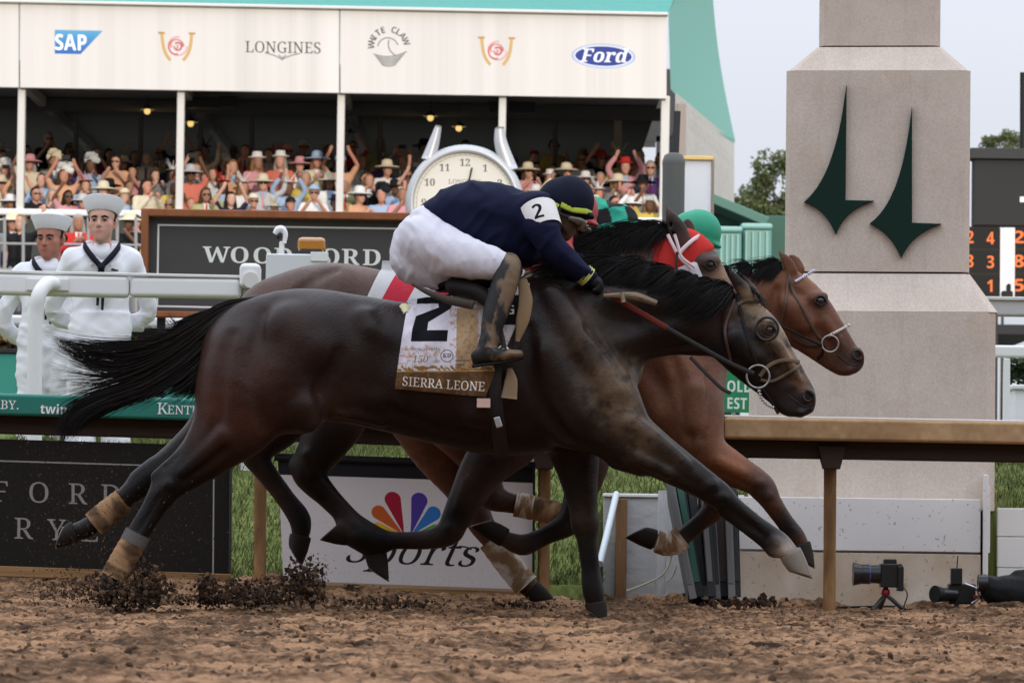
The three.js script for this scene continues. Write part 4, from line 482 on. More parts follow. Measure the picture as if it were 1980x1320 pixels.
const glassesGeo = merge([(() => { const a = new THREE.SphereGeometry(.026, 8, 6); a.scale(1.1, .75, .4); a.translate(-.034, 1.618, .106); return a; })(), (() => { const a = new THREE.SphereGeometry(.026, 8, 6); a.scale(1.1, .75, .4); a.translate(.034, 1.618, .106); return a; })(), box(0, 1.626, .108, .03, .008, .01, 0), box(-.072, 1.62, .06, .006, .008, .1, 0), box(.072, 1.62, .06, .006, .008, .1, 0)]);
const shirtFront = (() => { const s = new THREE.Shape(); s.moveTo(-.055, .0); s.lineTo(.055, 0); s.lineTo(.006, -.3); s.lineTo(-.006, -.3); const e = new THREE.ExtrudeGeometry(s, { depth: .02, bevelEnabled: false }); e.translate(0, 1.46, .085); return e; })(), tieGeo = (() => { const s = new THREE.Shape(); s.moveTo(-.014, 0); s.lineTo(.014, 0); s.lineTo(.024, -.26); s.lineTo(0, -.3); s.lineTo(-.024, -.26); const e = new THREE.ExtrudeGeometry(s, { depth: .012, bevelEnabled: false }); e.translate(0, 1.45, .104); return e; })();
const phoneGeo = box(0, 1.92, .19, .15, .08, .012, .004);
const cols = { white: [.74, .73, .71], pink: [.62, .30, .32], 'pale blue': [.34, .45, .62], navy: [.02, .025, .06], black: [.016, .016, .018], red: [.5, .035, .03], cream: [.66, .58, .42], 'olive green': [.38, .38, .18], maroon: [.14, .02, .05], peach: [.66, .36, .22], purple: [.09, .05, .18], grey: [.22, .22, .23], 'light grey': [.5, .5, .5], yellow: [.6, .46, .1], coral: [.6, .17, .12] };
const clothM = {}; for (const k in cols) clothM[k] = mat(cols[k], .85);
const skinMs = [[.56, .31, .22], [.50, .26, .18], [.60, .35, .26], [.34, .17, .11], [.16, .075, .045], [.53, .25, .17]].map(c => mat(c, .6)), hairMs = [[.02, .014, .01], [.06, .035, .018], [.2, .12, .05], [.3, .28, .25]].map(c => mat(c, .7));
const ordW = ['first', 'second', 'third', 'fourth', 'fifth', 'sixth', 'seventh', 'eighth', 'ninth', 'tenth', 'eleventh', 'twelfth', 'thirteenth', 'fourteenth', 'fifteenth'], rowW = ['front', 'second', 'third', 'fourth', 'rear'];
function spectator(pos, turn, o, label, group, scale = 1) {
  const g = thing('person', label, 'person', pos.toArray(), group), G = crowdGeo[o.pose];
  part('body', G.body, skinMs[o.skin], g, false); part(o.coat ? 'jacket' : 'top', o.coat ? G.coat : G.shirt, clothM[o.col], g, false); if (o.legs) part('trousers', trouserGeo, clothM[o.leg || 'grey'], g, false);
  part('hair', hairGeo[o.long ? 1 : 0], hairMs[o.hair], g, false); if (o.hat) part('hat', hats[o.hat], clothM[o.hatCol], g, false); if (o.glasses) part('sunglasses', glassesGeo, M.black, g, false); if (o.coat) { part('shirt_front', shirtFront, clothM[o.skin % 2 ? 'white' : 'pale blue'], g, false); if (o.hair % 2) part('necktie', tieGeo, clothM[['maroon', 'navy', 'pink', 'red'][o.skin % 4]], g, false); } if (o.pose === 1 && o.hair % 2) part('phone', phoneGeo, M.black, g, false);
  g.rotation.y = turn; g.scale.setScalar(scale); return g;
}
{
  const R = rng(2024), keys = ['white', 'white', 'white', 'pink', 'pink', 'pale blue', 'pale blue', 'navy', 'navy', 'black', 'black', 'red', 'cream', 'cream', 'olive green', 'maroon', 'peach', 'peach', 'purple', 'grey', 'light grey', 'yellow', 'coral'], hk = ['white', 'white', 'cream', 'cream', 'black', 'red', 'pink', 'pale blue', 'navy', 'light grey'], hw = { brim: 'broad', fedora: 'narrow', cap: 'peaked', flower: 'flowered', plume: 'feathered' };
  const bays = [-268, 42, 350, 660, 972, 1287], bayW = ['cut-off', 'first', 'second', 'third', 'last'];
  for (let r = 4; r >= 0; r--) {
    const z = TZ + rowZ[r], cnt = [0, 0, 0, 0, 0]; let u = -70 + R() * 30;
    while (u < 1282) {
      const b = Math.max(0, bays.findIndex((e, i) => u >= e && u < bays[i + 1])); const idx = cnt[b]++;
      const hidden = (r < 4 && u > 812 && u < 1000) || (u > 1288), pose = [0, 0, 0, 1, 2, 2, 3, 4, 4, 5, 6, 6][Math.floor(R() * 12)], coat = R() < .35, hat = R() < (r < 3 ? .55 : .25) ? ['brim', 'brim', 'fedora', 'cap', 'flower', 'plume'][Math.floor(R() * 6)] : null;
      const o = { pose, coat, hat, col: keys[Math.floor(R() * keys.length)], hatCol: hk[Math.floor(R() * hk.length)], skin: Math.floor(R() * 6), hair: Math.floor(R() * 4), long: R() < .4, glasses: R() < .3 }; const turn = (R() - .5) * .9 + .25, sc = .9 + R() * .19, dz = (R() - .5) * .3;
      if (!hidden) { const p = at(u, 400, z + dz); p.y = rowY(r) + (R() - .5) * .14; const lab = `spectator in ${o.col} ${coat ? 'jacket' : 'top'}${hat ? `, ${hw[hat]} ${o.hatCol} hat` : ''}, ${rowW[r]} row, ${bayW[b]} bay, ${ordW[idx]} from post`; spectator(p, turn, o, lab, 'race crowd in the tent', sc); }
      u += (r > 2 ? 44 : 39) * (.72 + R() * .56);
    }
  }
  // a few people standing lower, behind the sailors
  [[-20, 'grey', 'down one arm'], [22, 'navy'], [112, 'maroon'], [150, 'red'], [250, 'black'], [262, 'olive green'], [40, 'black'], [1180, 'white'], [1225, 'cream'], [1150, 'maroon']].forEach(([u, c], i) => { const z = -40 - (i % 3) * 2, p = at(u, 430, z); p.y -= 1.62; spectator(p, R() - .5, { pose: [0, 4, 0, 4, 6, 2, 3, 4, 0, 2][i], coat: i % 2, col: c, skin: i % 6, hair: i % 4, long: i % 2, legs: true, leg: 'grey', hat: i % 3 === 1 ? 'brim' : null, hatCol: 'cream' }, `bystander in ${c} ${['shirt', 'jacket'][i % 2]} below the balustrade ${i < 7 ? 'behind the sailors, ' + ordW[i] : 'behind the jockeys, ' + ordW[i - 7]} of them`, 'bystanders below the tent'); });
  const z = -46, dk = thing('spectator_stand', 'dark raised stand carrying the bystanders below the tent', 'stand', at(500, 800, z).toArray()); part('deck', box(0, at(500, 430, -42).y - 1.72, -43, 16, .16, 8, .02), M.darkgrey, dk); for (const u of [-40, 90, 240, 330, 700, 1100]) part('support', rod(V(at(u, 600, -42).x, .8, -42), V(at(u, 600, -42).x, at(500, 430, -42).y - 1.75, -42), .06), M.grey, dk);
  for (const u of [-36, 8, 44, 96, 170, 226, 262]) part('rail_post', rod(at(u, 420, -39.2), at(u, 640, -39.2), .025), M.grey, dk); for (const v of [470, 520, 570]) part('handrail', rod(at(-60, v, -39.2), at(280, v + 4, -39.2), .02), M.grey, dk);
  part('backdrop_wall', slab(-300, 428, 1300, 900, -47.6, .1, 0), mat([.06, .062, .058], .9), dk);
}
// ---------------------------------------------------------------- sailors
function sailor(u, v, z, turn, label, seed, older) {
  const hp = at(u, v, z), g = thing('person', label, 'person', [hp.x, hp.y - 1.60, z]); const A = TR(0, 1.60, .03, older ? -.4 : -.2, older ? .05 : -.1).scale(V(1.12, 1.12, 1.12)), HB_ = headChains(true).map(c => ({ ...c, n: c.n.map(q => ({ ...q, r: q.r * 1.12 })) })), NR = (x, y, zz) => .006 - .014 * fold(x * 7 + seed + y * 4, y * 2.5, zz * 7) - .010 * fold(x * 13 - y * 11 + seed, y * 5, zz * 12) - (y < 1.02 ? .012 * fold(x * 4 + seed, y * 22 + x * 8, zz * 5) : 0);
  const sk = mat(older ? [.42, .18, .13] : [.58, .33, .25], .55), body = solid([...place(HB_, A), { n: [nd(0, 1.36, -.01, .12, .75), nd(0, 1.1, 0, .12, .75), nd(0, .9, 0, .12, .75)], k: .03 }, ...mir({ n: [nd(.10, .98, -.17, .033), nd(.04, .95, -.19, .036)], k: .01 })], .0075, { smooth: 2 }).g;
  const hm = A; paint(body, (x, y, zz, o) => { const q = V(x, y, zz).applyMatrix4(hm.clone().invert()); let c = [1, 1, 1]; const lip = Math.exp(-(((q.x / .03) ** 2) + ((q.y + .057) / .011) ** 2)) * (q.z > .06 ? 1 : 0), n = .9 + .2 * fbm(x * 60, y * 60, zz * 60, 2); const ck = Math.exp(-(((Math.abs(q.x) - .042) / .02) ** 2 + ((q.y + .015) / .02) ** 2)) * (q.z > .02 ? 1 : 0); const beard = older ? 0 : 0; o[0] = n * (1 - .12 * lip); o[1] = n * (1 - .5 * lip - .14 * ck); o[2] = n * (1 - .45 * lip - .14 * ck); }); sk.vertexColors = true; part('body', body, sk, g, false);
  const wm = mat([.80, .80, .83], .85, { bumpMap: weave, bumpScale: .0006 });
  const jumper = solid([{ n: [nd(-.155, 1.36, -.02, .075, .95), nd(-.06, 1.41, -.02, .066, 1), nd(.06, 1.41, -.02, .066, 1), nd(.155, 1.36, -.02, .075, .95)], k: .05 }, ...mir({ n: [nd(.085, 1.30, .0, .122, .88), nd(.075, 1.12, .01, .11, .92), nd(.078, .98, .005, .112, .9), nd(.08, .89, 0, .122, .9), nd(.08, .85, 0, .114, .9)], k: .06 }), ...mir({ n: [nd(.185, 1.36, -.02, .068), nd(.26, 1.2, -.06, .058), nd(.315, 1.06, -.1, .052), nd(.24, .96, -.17, .05), nd(.13, .95, -.19, .045)], k: .05 }), { n: [nd(0, 1.50, .05, .062), nd(0, 1.47, .07, .05)], k: .02, cut: true }], .011, { smooth: 1, disp: NR }).g; part('jumper', jumper, wm, g, false); { const us = solid([{ n: [nd(0, 1.44, .028, .062, .85), nd(0, 1.40, .04, .07, .9)], k: .01 }], .012).g; part('undershirt', us, wm, g, false); }
  const tr = solid(mir({ n: [nd(.075, .88, 0, .125, .88), nd(.1, .6, .01, .098), nd(.11, .35, 0, .085), nd(.115, .06, .01, .095)], k: .03 }), .014, { smooth: 1, disp: NR }).g; part('trousers', tr, wm, g, false);
  for (const s of [-1, 1]) { const sh = solid([{ n: [nd(s * .115, .05, -.02, .045), nd(s * .13, .04, .14, .038)], k: .01 }], .014).g; part('shoe', sh, M.black, g, false); }
  const ne = mat([.012, .013, .02], .7), tie = merge([...[-1, 1].map(s => sweep([V(s * .115, 1.475, .02), V(s * .105, 1.435, .088), V(s * .062, 1.375, .132), V(s * .01, 1.318, .148)], [.010, .018, .02, .018], [.012, .013, .013, .012], { sides: 8 })), (() => { const k = new THREE.SphereGeometry(.024, 10, 8); k.scale(1.1, .8, .6); k.translate(0, 1.305, .154); return k; })(), sweep([V(-.008, 1.3, .152), V(-.016, 1.18, .15), V(-.02, 1.05, .146)], [.012, .014, .008], .005), sweep([V(.008, 1.3, .152), V(.014, 1.17, .15), V(.012, 1.02, .146)], [.012, .014, .008], .005)]); part('neckerchief', tie, ne, g, false);
  for (const s of [-1, 1]) part('collar', sweep([V(s * .06, 1.485, -.05), V(s * .10, 1.45, .0), V(s * .10, 1.40, .07), V(s * .06, 1.32, .115)], [.02, .038, .036, .008], .010, { sides: 8 }), wm, g, false);
  const hat = merge([lathe([[.0, .088], [.05, .084], [.09, .066], [.10, .03], [.098, -.03]], 0, 40), lathe([[.092, -.035], [.102, -.038], [.12, .0], [.142, .046], [.137, .052], [.116, .02], [.098, -.01]], 0, 40)]); hat.scale(.9, .95, .97); hat.rotateX(-.16); hat.translate(0, .095, -.012); hat.applyMatrix4(A); part('cap', hat, wm, g, false);
  const hair = solid(place([{ n: [nd(-.072, .03, -.03, .018), nd(-.05, .02, -.085, .03), nd(0, .02, -.1, .035), nd(.05, .02, -.085, .03), nd(.072, .03, -.03, .018)], k: .02 }, ...mir({ n: [nd(.076, .05, .0, .014), nd(.075, .02, .01, .01)], k: .01 })], A), .008).g; part('hair', hair, mat([.03, .02, .014], .8), g, false);
  for (const s of [-1, 1]) { const e = new THREE.SphereGeometry(.0105, 12, 8); e.translate(s * .032, .012, .0735); e.applyMatrix4(A); const eb = part('eye', e, mat([.24, .18, .16], .5), g, false); const ir = new THREE.SphereGeometry(.0078, 10, 8); ir.translate(s * .032 - .001, .011, .0782); ir.applyMatrix4(A); const im = new THREE.Mesh(ir, M.eye); im.name = 'iris'; im.castShadow = im.receiveShadow = true; eb.add(im); const lash = sweep([V(s * .046, .012, .078), V(s * .032, .0175, .0855), V(s * .019, .013, .084)], .0022, .003, { sides: 6 }); lash.applyMatrix4(A); part('eyelashes', lash, mat([.02, .013, .01], .8), g, false); const br = sweep([V(s * .052, .027, .073), V(s * .034, .033, .087), V(s * .014, .029, .092)], [.003, .0055, .005], .0045, { sides: 6 }); br.applyMatrix4(A); part('eyebrow', br, mat([.03, .02, .014], .8), g, false); const lid = sweep([V(s * .046, .014, .079), V(s * .032, .0205, .0865), V(s * .018, .015, .083)], .0045, .0045, { sides: 6 }); lid.applyMatrix4(A); part('eyelid', lid, sk2(older), g, false); }  // eyeballs dulled and lids browned: brow shadow put into their colours
  if (!older) { part('name_tape', beam(V(.065, 1.295, .128), V(.115, 1.285, .112), .006, .012, .002), ne, g, false); part('rate_badge', beam(V(.262, 1.22, .0), V(.268, 1.18, -.005), .02, .02, .002), ne, g, false); }
  g.rotation.y = turn; return g;
}
function sk2(o) { return mat(o ? [.38, .17, .125] : [.48, .27, .2], .55); }  // skin tone darkened for the upper lids, a painted shadow
sailor(197, 434, -7.1, .1, 'sailor in whites and dark neckerchief nearest the sign, chin raised', 11, false);
sailor(97, 466, -7.9, .1, 'ruddy-faced sailor in whites standing farther back, beside the rail post', 37, true);
// ---------------------------------------------------------------- horses
const hairMat = mat([.0085, .0072, .0066], .5, { specularIntensity: .4 }), hairTan = mat([.03, .025, .021], .6, { specularIntensity: .25 });
function strands(list, rad, sides = 3) { // list of arrays of points
  const P = [], I = []; for (const pts of list) { const n = pts.length; const b0 = P.length / 3; for (let i = 0; i < n; i++) { const p = pts[i], T = pts[Math.min(n - 1, i + 1)].clone().sub(pts[Math.max(0, i - 1)]).normalize(); let nn = V(0, 0, 1).cross(T); if (nn.lengthSq() < .02) nn = V(0, 1, 0).cross(T); nn.normalize(); const bb = T.clone().cross(nn), t = i / (n - 1), r = rad * (t < .15 ? .6 + t * 2.6 : 1.0) * (1 - .9 * Math.pow(t, 2.2)) * (pts.w || 1); for (let k = 0; k < sides; k++) { const a = k / sides * 6.283; P.push(p.x + (nn.x * Math.cos(a) + bb.x * Math.sin(a)) * r, p.y + (nn.y * Math.cos(a) + bb.y * Math.sin(a)) * r, p.z + (nn.z * Math.cos(a) + bb.z * Math.sin(a)) * r); } } for (let i = 0; i < n - 1; i++) for (let k = 0; k < sides; k++) { const a = b0 + i * sides + k, b = b0 + i * sides + (k + 1) % sides; I.push(a, b, a + sides, b, b + sides, a + sides); } }
  const g = new THREE.BufferGeometry(); g.setAttribute('position', new THREE.Float32BufferAttribute(P, 3)); g.setIndex(I); g.computeVertexNormals(); return g;
}
// hair following guide lines (survey points at depth z); each strand blends two neighbouring guides
function locks(guides, z, n, seed, { spread = 10, dz = .05, steps = 14, wav = 3, minLen = .55 } = {}) {
  const R = rng(seed), C = guides.map(gd => new THREE.CatmullRomCurve3(gd.map(p => at(p[0], p[1], z + (p[2] || 0))), false, 'centripetal')), s = ppm(z), out = [];
  for (let i = 0; i < n; i++) { const a = Math.floor(R() * C.length), b = Math.min(C.length - 1, Math.max(0, a + (R() < .5 ? -1 : 1))), m = R() * .55, len = minLen + (1 - minLen) * R(), ox = (R() + R() - 1) * spread / s, oy = (R() + R() - 1) * spread / s, oz = (R() - .5) * 2 * dz, ph = R() * 6.28, am = wav * R() / s, fl = (R() - .5) * .8, pts = []; for (let k = 0; k <= steps; k++) { const t = k / steps * len, p = C[a].getPoint(t).lerp(C[b].getPoint(t), m), q = .25 + .75 * t + fl * t * t; pts.push(V(p.x + ox * q + am * Math.sin(t * 9 + ph) * t, p.y + oy * q + am * Math.cos(t * 8 + ph) * t, p.z + oz * (.4 + .6 * t))); } pts.w = .6 + R() * .8; out.push(pts); } return out;
}
function hoofGeo(a, b, r0, r1, ang = -.78) { // oblique hoof: coronet ring square to the pastern, sole ring turned so that the toe wall is the longer
  const T = b.clone().sub(a), L = T.length() * .88; T.normalize(); const fl = r1 * .3 * Math.abs(Math.sin(ang)), n = V(T.x * Math.cos(ang) - T.y * Math.sin(ang), T.x * Math.sin(ang) + T.y * Math.cos(ang), T.z).normalize(), P = [], I = [], K = 20, rows = [[0, r0 * .8], [.04, r0 * 1.02], [.16, r0 * 1.06], [.5, lerp(r0, r1, .55)], [.92, r1], [1, r1 * .97], [1, r1 * .78], [.93, r1 * .6]];
  for (const [t, r] of rows) { const N = T.clone().lerp(n, clamp(t)).normalize(), F = V(-N.y, N.x, 0).normalize(), B = N.clone().cross(F), c = a.clone().addScaledVector(T, L * t * .8).addScaledVector(F, r1 * .22 * t * Math.cos(ang)).addScaledVector(n, fl * t); for (let k = 0; k < K; k++) { const th = k / K * 6.2832, cs = Math.cos(th), e = cs < 0 ? .92 : .98 - .16 * sstep(.55, 1, cs) * t; c.clone().addScaledVector(F, cs * r * e).addScaledVector(B, Math.sin(th) * r * .92).toArray(P, P.length); } }
  const m = P.length / 3; a.toArray(P, P.length); const last = rows.length - 1, cb = a.clone().addScaledVector(T, L * .7); cb.toArray(P, P.length); for (let j = 0; j < last; j++) for (let k = 0; k < K; k++) { const p = j * K + k, q = j * K + (k + 1) % K; I.push(p, q, p + K, q, q + K, p + K); } for (let k = 0; k < K; k++) { I.push(m, (k + 1) % K, k); I.push(m + 1, last * K + k, last * K + (k + 1) % K); }
  const g = new THREE.BufferGeometry(); g.setAttribute('position', new THREE.Float32BufferAttribute(P, 3)); g.setIndex(I); g.computeVertexNormals(); g.userData.sole = [a.clone().addScaledVector(T, L * .8).addScaledVector(V(-n.y, n.x, 0), r1 * .22 * Math.cos(ang)).addScaledVector(n, fl), n]; return metreUV(g); }
function horse(spec) {
  const { z, label, cell } = spec, s = ppm(z); const base = at(spec.foot[0], spec.foot[1], z), g = thing('racehorse', label, 'horse', [base.x, 0, z], 'three racing thoroughbreds');
  const N = a => { const p = at(a[0], a[1], z); return nd(p.x, p.y, z + (a[3] || 0), a[2] / s, a[4] || 1); }, CH = [];
  const ch = (list, k, o = {}) => CH.push({ n: list.map(N), k, ...o });
  ch(spec.trunk, .05); for (const m of spec.muscles || []) ch(m.n, m.k || .06, m.o || {});
  ch(spec.neck, .09); ch(spec.head, .03); ch(spec.jaw, .04); for (const m of spec.headBits || []) ch(m.n, m.k || .012, m.o || {});
  for (const e of spec.ears) ch(e, .012);
  for (const L of spec.legs) { ch(L.n, L.k || .09, { sub: 5 }); for (const b of L.bits || []) ch(b, .03); }
  for (const m of spec.cuts || []) ch(m.n, m.k || .02, { cut: true });
  if (spec.details) { const pre = solid(CH, .02, { smooth: 0 }); for (const d of spec.details) CH.push({ n: d.n.map(a => { const p = at(a[0], a[1], z), r = a[2] / s, zz = pre.surf(p.x, p.y) ?? z + .1; return nd(p.x, p.y, zz + (d.cut ? r * (a[3] ?? .55) : -r * (a[3] ?? .6)), r, a[4] || 1); }), k: d.k ?? .02, cut: d.cut }); }
  const W = solid(CH, cell, { smooth: 2, disp: spec.disp });
  const bl = spec.blobs.map(b => { const p = at(b[0], b[1], z); return { x: p.x, y: p.y, r2: (b[2] / s) ** 2, c: b[3], w: b[4] ?? 1, g: b[5] || 0, asp: b[6] || 1 }; }), sd = spec.seed;
  paint(W.g, (x, y, zz, o) => { let r = spec.base[0], gg = spec.base[1], b = spec.base[2]; for (const q of bl) { const dx = x - q.x, dy = (y - q.y) * q.asp; let w = q.w * Math.exp(-(dx * dx + dy * dy) / q.r2 * 1.2); if (w < .01) continue; if (q.g) w *= sstep(.5 - q.g * .5, .5 + q.g * .12, fbm(x * 26 + sd, y * 30, zz * 26, 4) * .75 + w * .3); r += (q.c[0] - r) * w; gg += (q.c[1] - gg) * w; b += (q.c[2] - b) * w; } const n = .58 + .84 * fbm(x * 7 + sd, y * 7, zz * 7, 4), n2 = .80 + .40 * vn(x * 90, y * 230, zz * 90); o[0] = r * n * n2; o[1] = gg * n * n2; o[2] = b * n * n2; });
  const coat = pmat([1, 1, 1], spec.rough || .46, { vertexColors: true, bumpMap: coatBump, bumpScale: .003, specularIntensity: .34, sheen: 0, sheenRoughness: .5, sheenColor: lin(.5, .36, .28) });
  part('body', W.g, coat, g);
  for (const h of spec.hooves) { const a = at(h[0], h[1], z).setZ(z + h[5]), b = at(h[2], h[3], z).setZ(z + h[5] + (h[6] || 0)); const hg = hoofGeo(a, b, h[4] * .86 / s, h[4] * 1.08 / s, h[8]), hm = part('hoof', hg, h[7] || M.hoof, g), [sc, sn] = hg.userData.sole, sh = new THREE.TorusGeometry(h[4] * .86 / s, .005, 6, 24); sh.applyQuaternion(new THREE.Quaternion().setFromUnitVectors(V(0, 0, 1), sn)); sh.translate(sc.x, sc.y, sc.z); const o = new THREE.Mesh(sh, shoeM); o.name = 'horseshoe'; o.castShadow = o.receiveShadow = true; hm.add(o); }
  for (const b of spec.bandages || []) part('leg_bandage', sweep(b.n.map(p => at(p[0], p[1], z).setZ(z + b.dz)), t => (lerp(b.r[0], b.r[1], t) + 2 + .45 * Math.sin(t * 38) + .3 * Math.sin(t * 90)) / s, t => (lerp(b.r[0], b.r[1], t) * .95 + 2 + .4 * Math.sin(t * 38 + .7)) / s, { seg: 34, sides: 16 }), b.m, g);
  { const e = spec.eye, p = at(e[0], e[1], z), zz = W.surf(p.x, p.y) ?? z + .07; const q = new THREE.SphereGeometry(e[2] / s, 18, 14); q.scale(1.2, .85, .55); q.translate(p.x, p.y, zz - e[2] / s * .4); part('eye', q, M.eye, g); part('eyelid', sweep([at(e[0] - e[2] * 1.3, e[1] + e[2] * .2, z).setZ(zz + .001), at(e[0] - e[2] * .4, e[1] - e[2] * .95, z).setZ(zz + .003), at(e[0] + e[2] * .6, e[1] - e[2] * .8, z).setZ(zz + .002), at(e[0] + e[2] * 1.3, e[1] + e[2] * .3, z).setZ(zz + .001)], .006, .007, { sides: 8 }), spec.lid, g); part('lower_eyelid', sweep([at(e[0] - e[2] * 1.3, e[1] + e[2] * .2, z).setZ(zz + .001), at(e[0], e[1] + e[2] * .95, z).setZ(zz + .001), at(e[0] + e[2] * 1.3, e[1] + e[2] * .3, z).setZ(zz + .001)], .005, .006, { sides: 8 }), spec.lid, g); const far = W.surf(p.x, p.y, -1) ?? z - .07; const f = q.clone(); f.translate(0, 0, far - zz + e[2] / s * .56); part('eye', f, M.eye, g); }
  { const e = spec.nostril, p = at(e[0], e[1], z), zz = W.surf(p.x, p.y) ?? z + .04; const pts = []; for (let i = 0; i <= 10; i++) { const a = i / 10 * 5.4 + .4; const u = e[0] + Math.cos(a) * e[2] * .85, v = e[1] + Math.sin(a) * e[2]; const w = at(u, v, z), sz = W.surf(w.x, w.y) ?? zz; pts.push(w.setZ(Math.max(sz, zz - .02) + .001)); } part('nostril_rim', sweep(pts, .0055, .005, { sides: 8, seg: 30 }), spec.muzzleMat, g); const d = new THREE.SphereGeometry(e[2] / s * .85, 12, 8); d.scale(.85, 1, .3); d.translate(p.x, p.y, zz - .001); part('nostril', d, M.black, g); }
  // straps lying on the near side
  const strap = (name, pts, w, m, parent = g, lift = .004, th = .003) => { const P = []; const c = new THREE.CatmullRomCurve3(pts.map(p => V(p[0], p[1], 0)), false, 'centripetal'), n = Math.max(8, pts.length * 5); for (let i = 0; i <= n; i++) { const q = c.getPoint(i / n), p = at(q.x, q.y, z), zz = W.surf(p.x, p.y); P.push(p.setZ(zz ?? NaN)); } let last = null; for (let i = 0; i < P.length; i++) { if (isNaN(P[i].z)) P[i].z = last ?? (P.find(q => !isNaN(q.z))?.z ?? z); last = P[i].z; } for (let k = 0; k < 2; k++) for (let i = 1; i < P.length - 1; i++) P[i].z = Math.max(P[i].z, (P[i - 1].z + P[i + 1].z) / 2); P.forEach(p => p.z += lift); return part(name, sweep(P, w / 2 / s, th, { seg: n, sides: 8 }), m, parent); };
  return { g, W, strap, z, s, N };
}
const coatBump = noiseTex(512, (u, v, o) => { o[0] = o[1] = o[2] = .6 * tn(u, v, 6, 101, 3) + .4 * tn(u * 1, v * 1, 90, 102, 2); }, { color: false }); coatBump.repeat.set(2.2, 2.2);
const tackM = mat([.34, .33, .32], .35, { metalness: .85 }), shoeM = mat([.16, .14, .12], .5, { metalness: .6 }), dBlk = [.0065, .0055, .0052], mud = [.17, .112, .068], mudD = [.07, .046, .03];
const bandM = mat([1, 1, 1], .9, { map: noiseTex(256, (u, v, o) => { const a = tn(u, v, 5, 111, 4), k = clamp(.5 + (a - .5) * 2.6); o[0] = lerp(.34, .62, k); o[1] = lerp(.26, .49, k); o[2] = lerp(.19, .36, k); }), bumpMap: weave, bumpScale: .002 }), bandW = mat([1, 1, 1], .9, { map: noiseTex(256, (u, v, o) => { const a = tn(u, v, 5, 113, 4), k = sstep(.38, .62, a); o[0] = lerp(.55, .78, k); o[1] = lerp(.44, .73, k); o[2] = lerp(.33, .68, k); }), bumpMap: weave, bumpScale: .002 });
const lidDark = mat([.02, .014, .012], .5), muzz = mat([.03, .024, .022], .55), paleHoof = mat([.17, .14, .11], .6, { bumpMap: speck, bumpScale: .003 });
const skinFold = sd => (x, y, z) => .006 * (fbm(x * 9 + sd, y * 7, z * 9, 3) - .5);
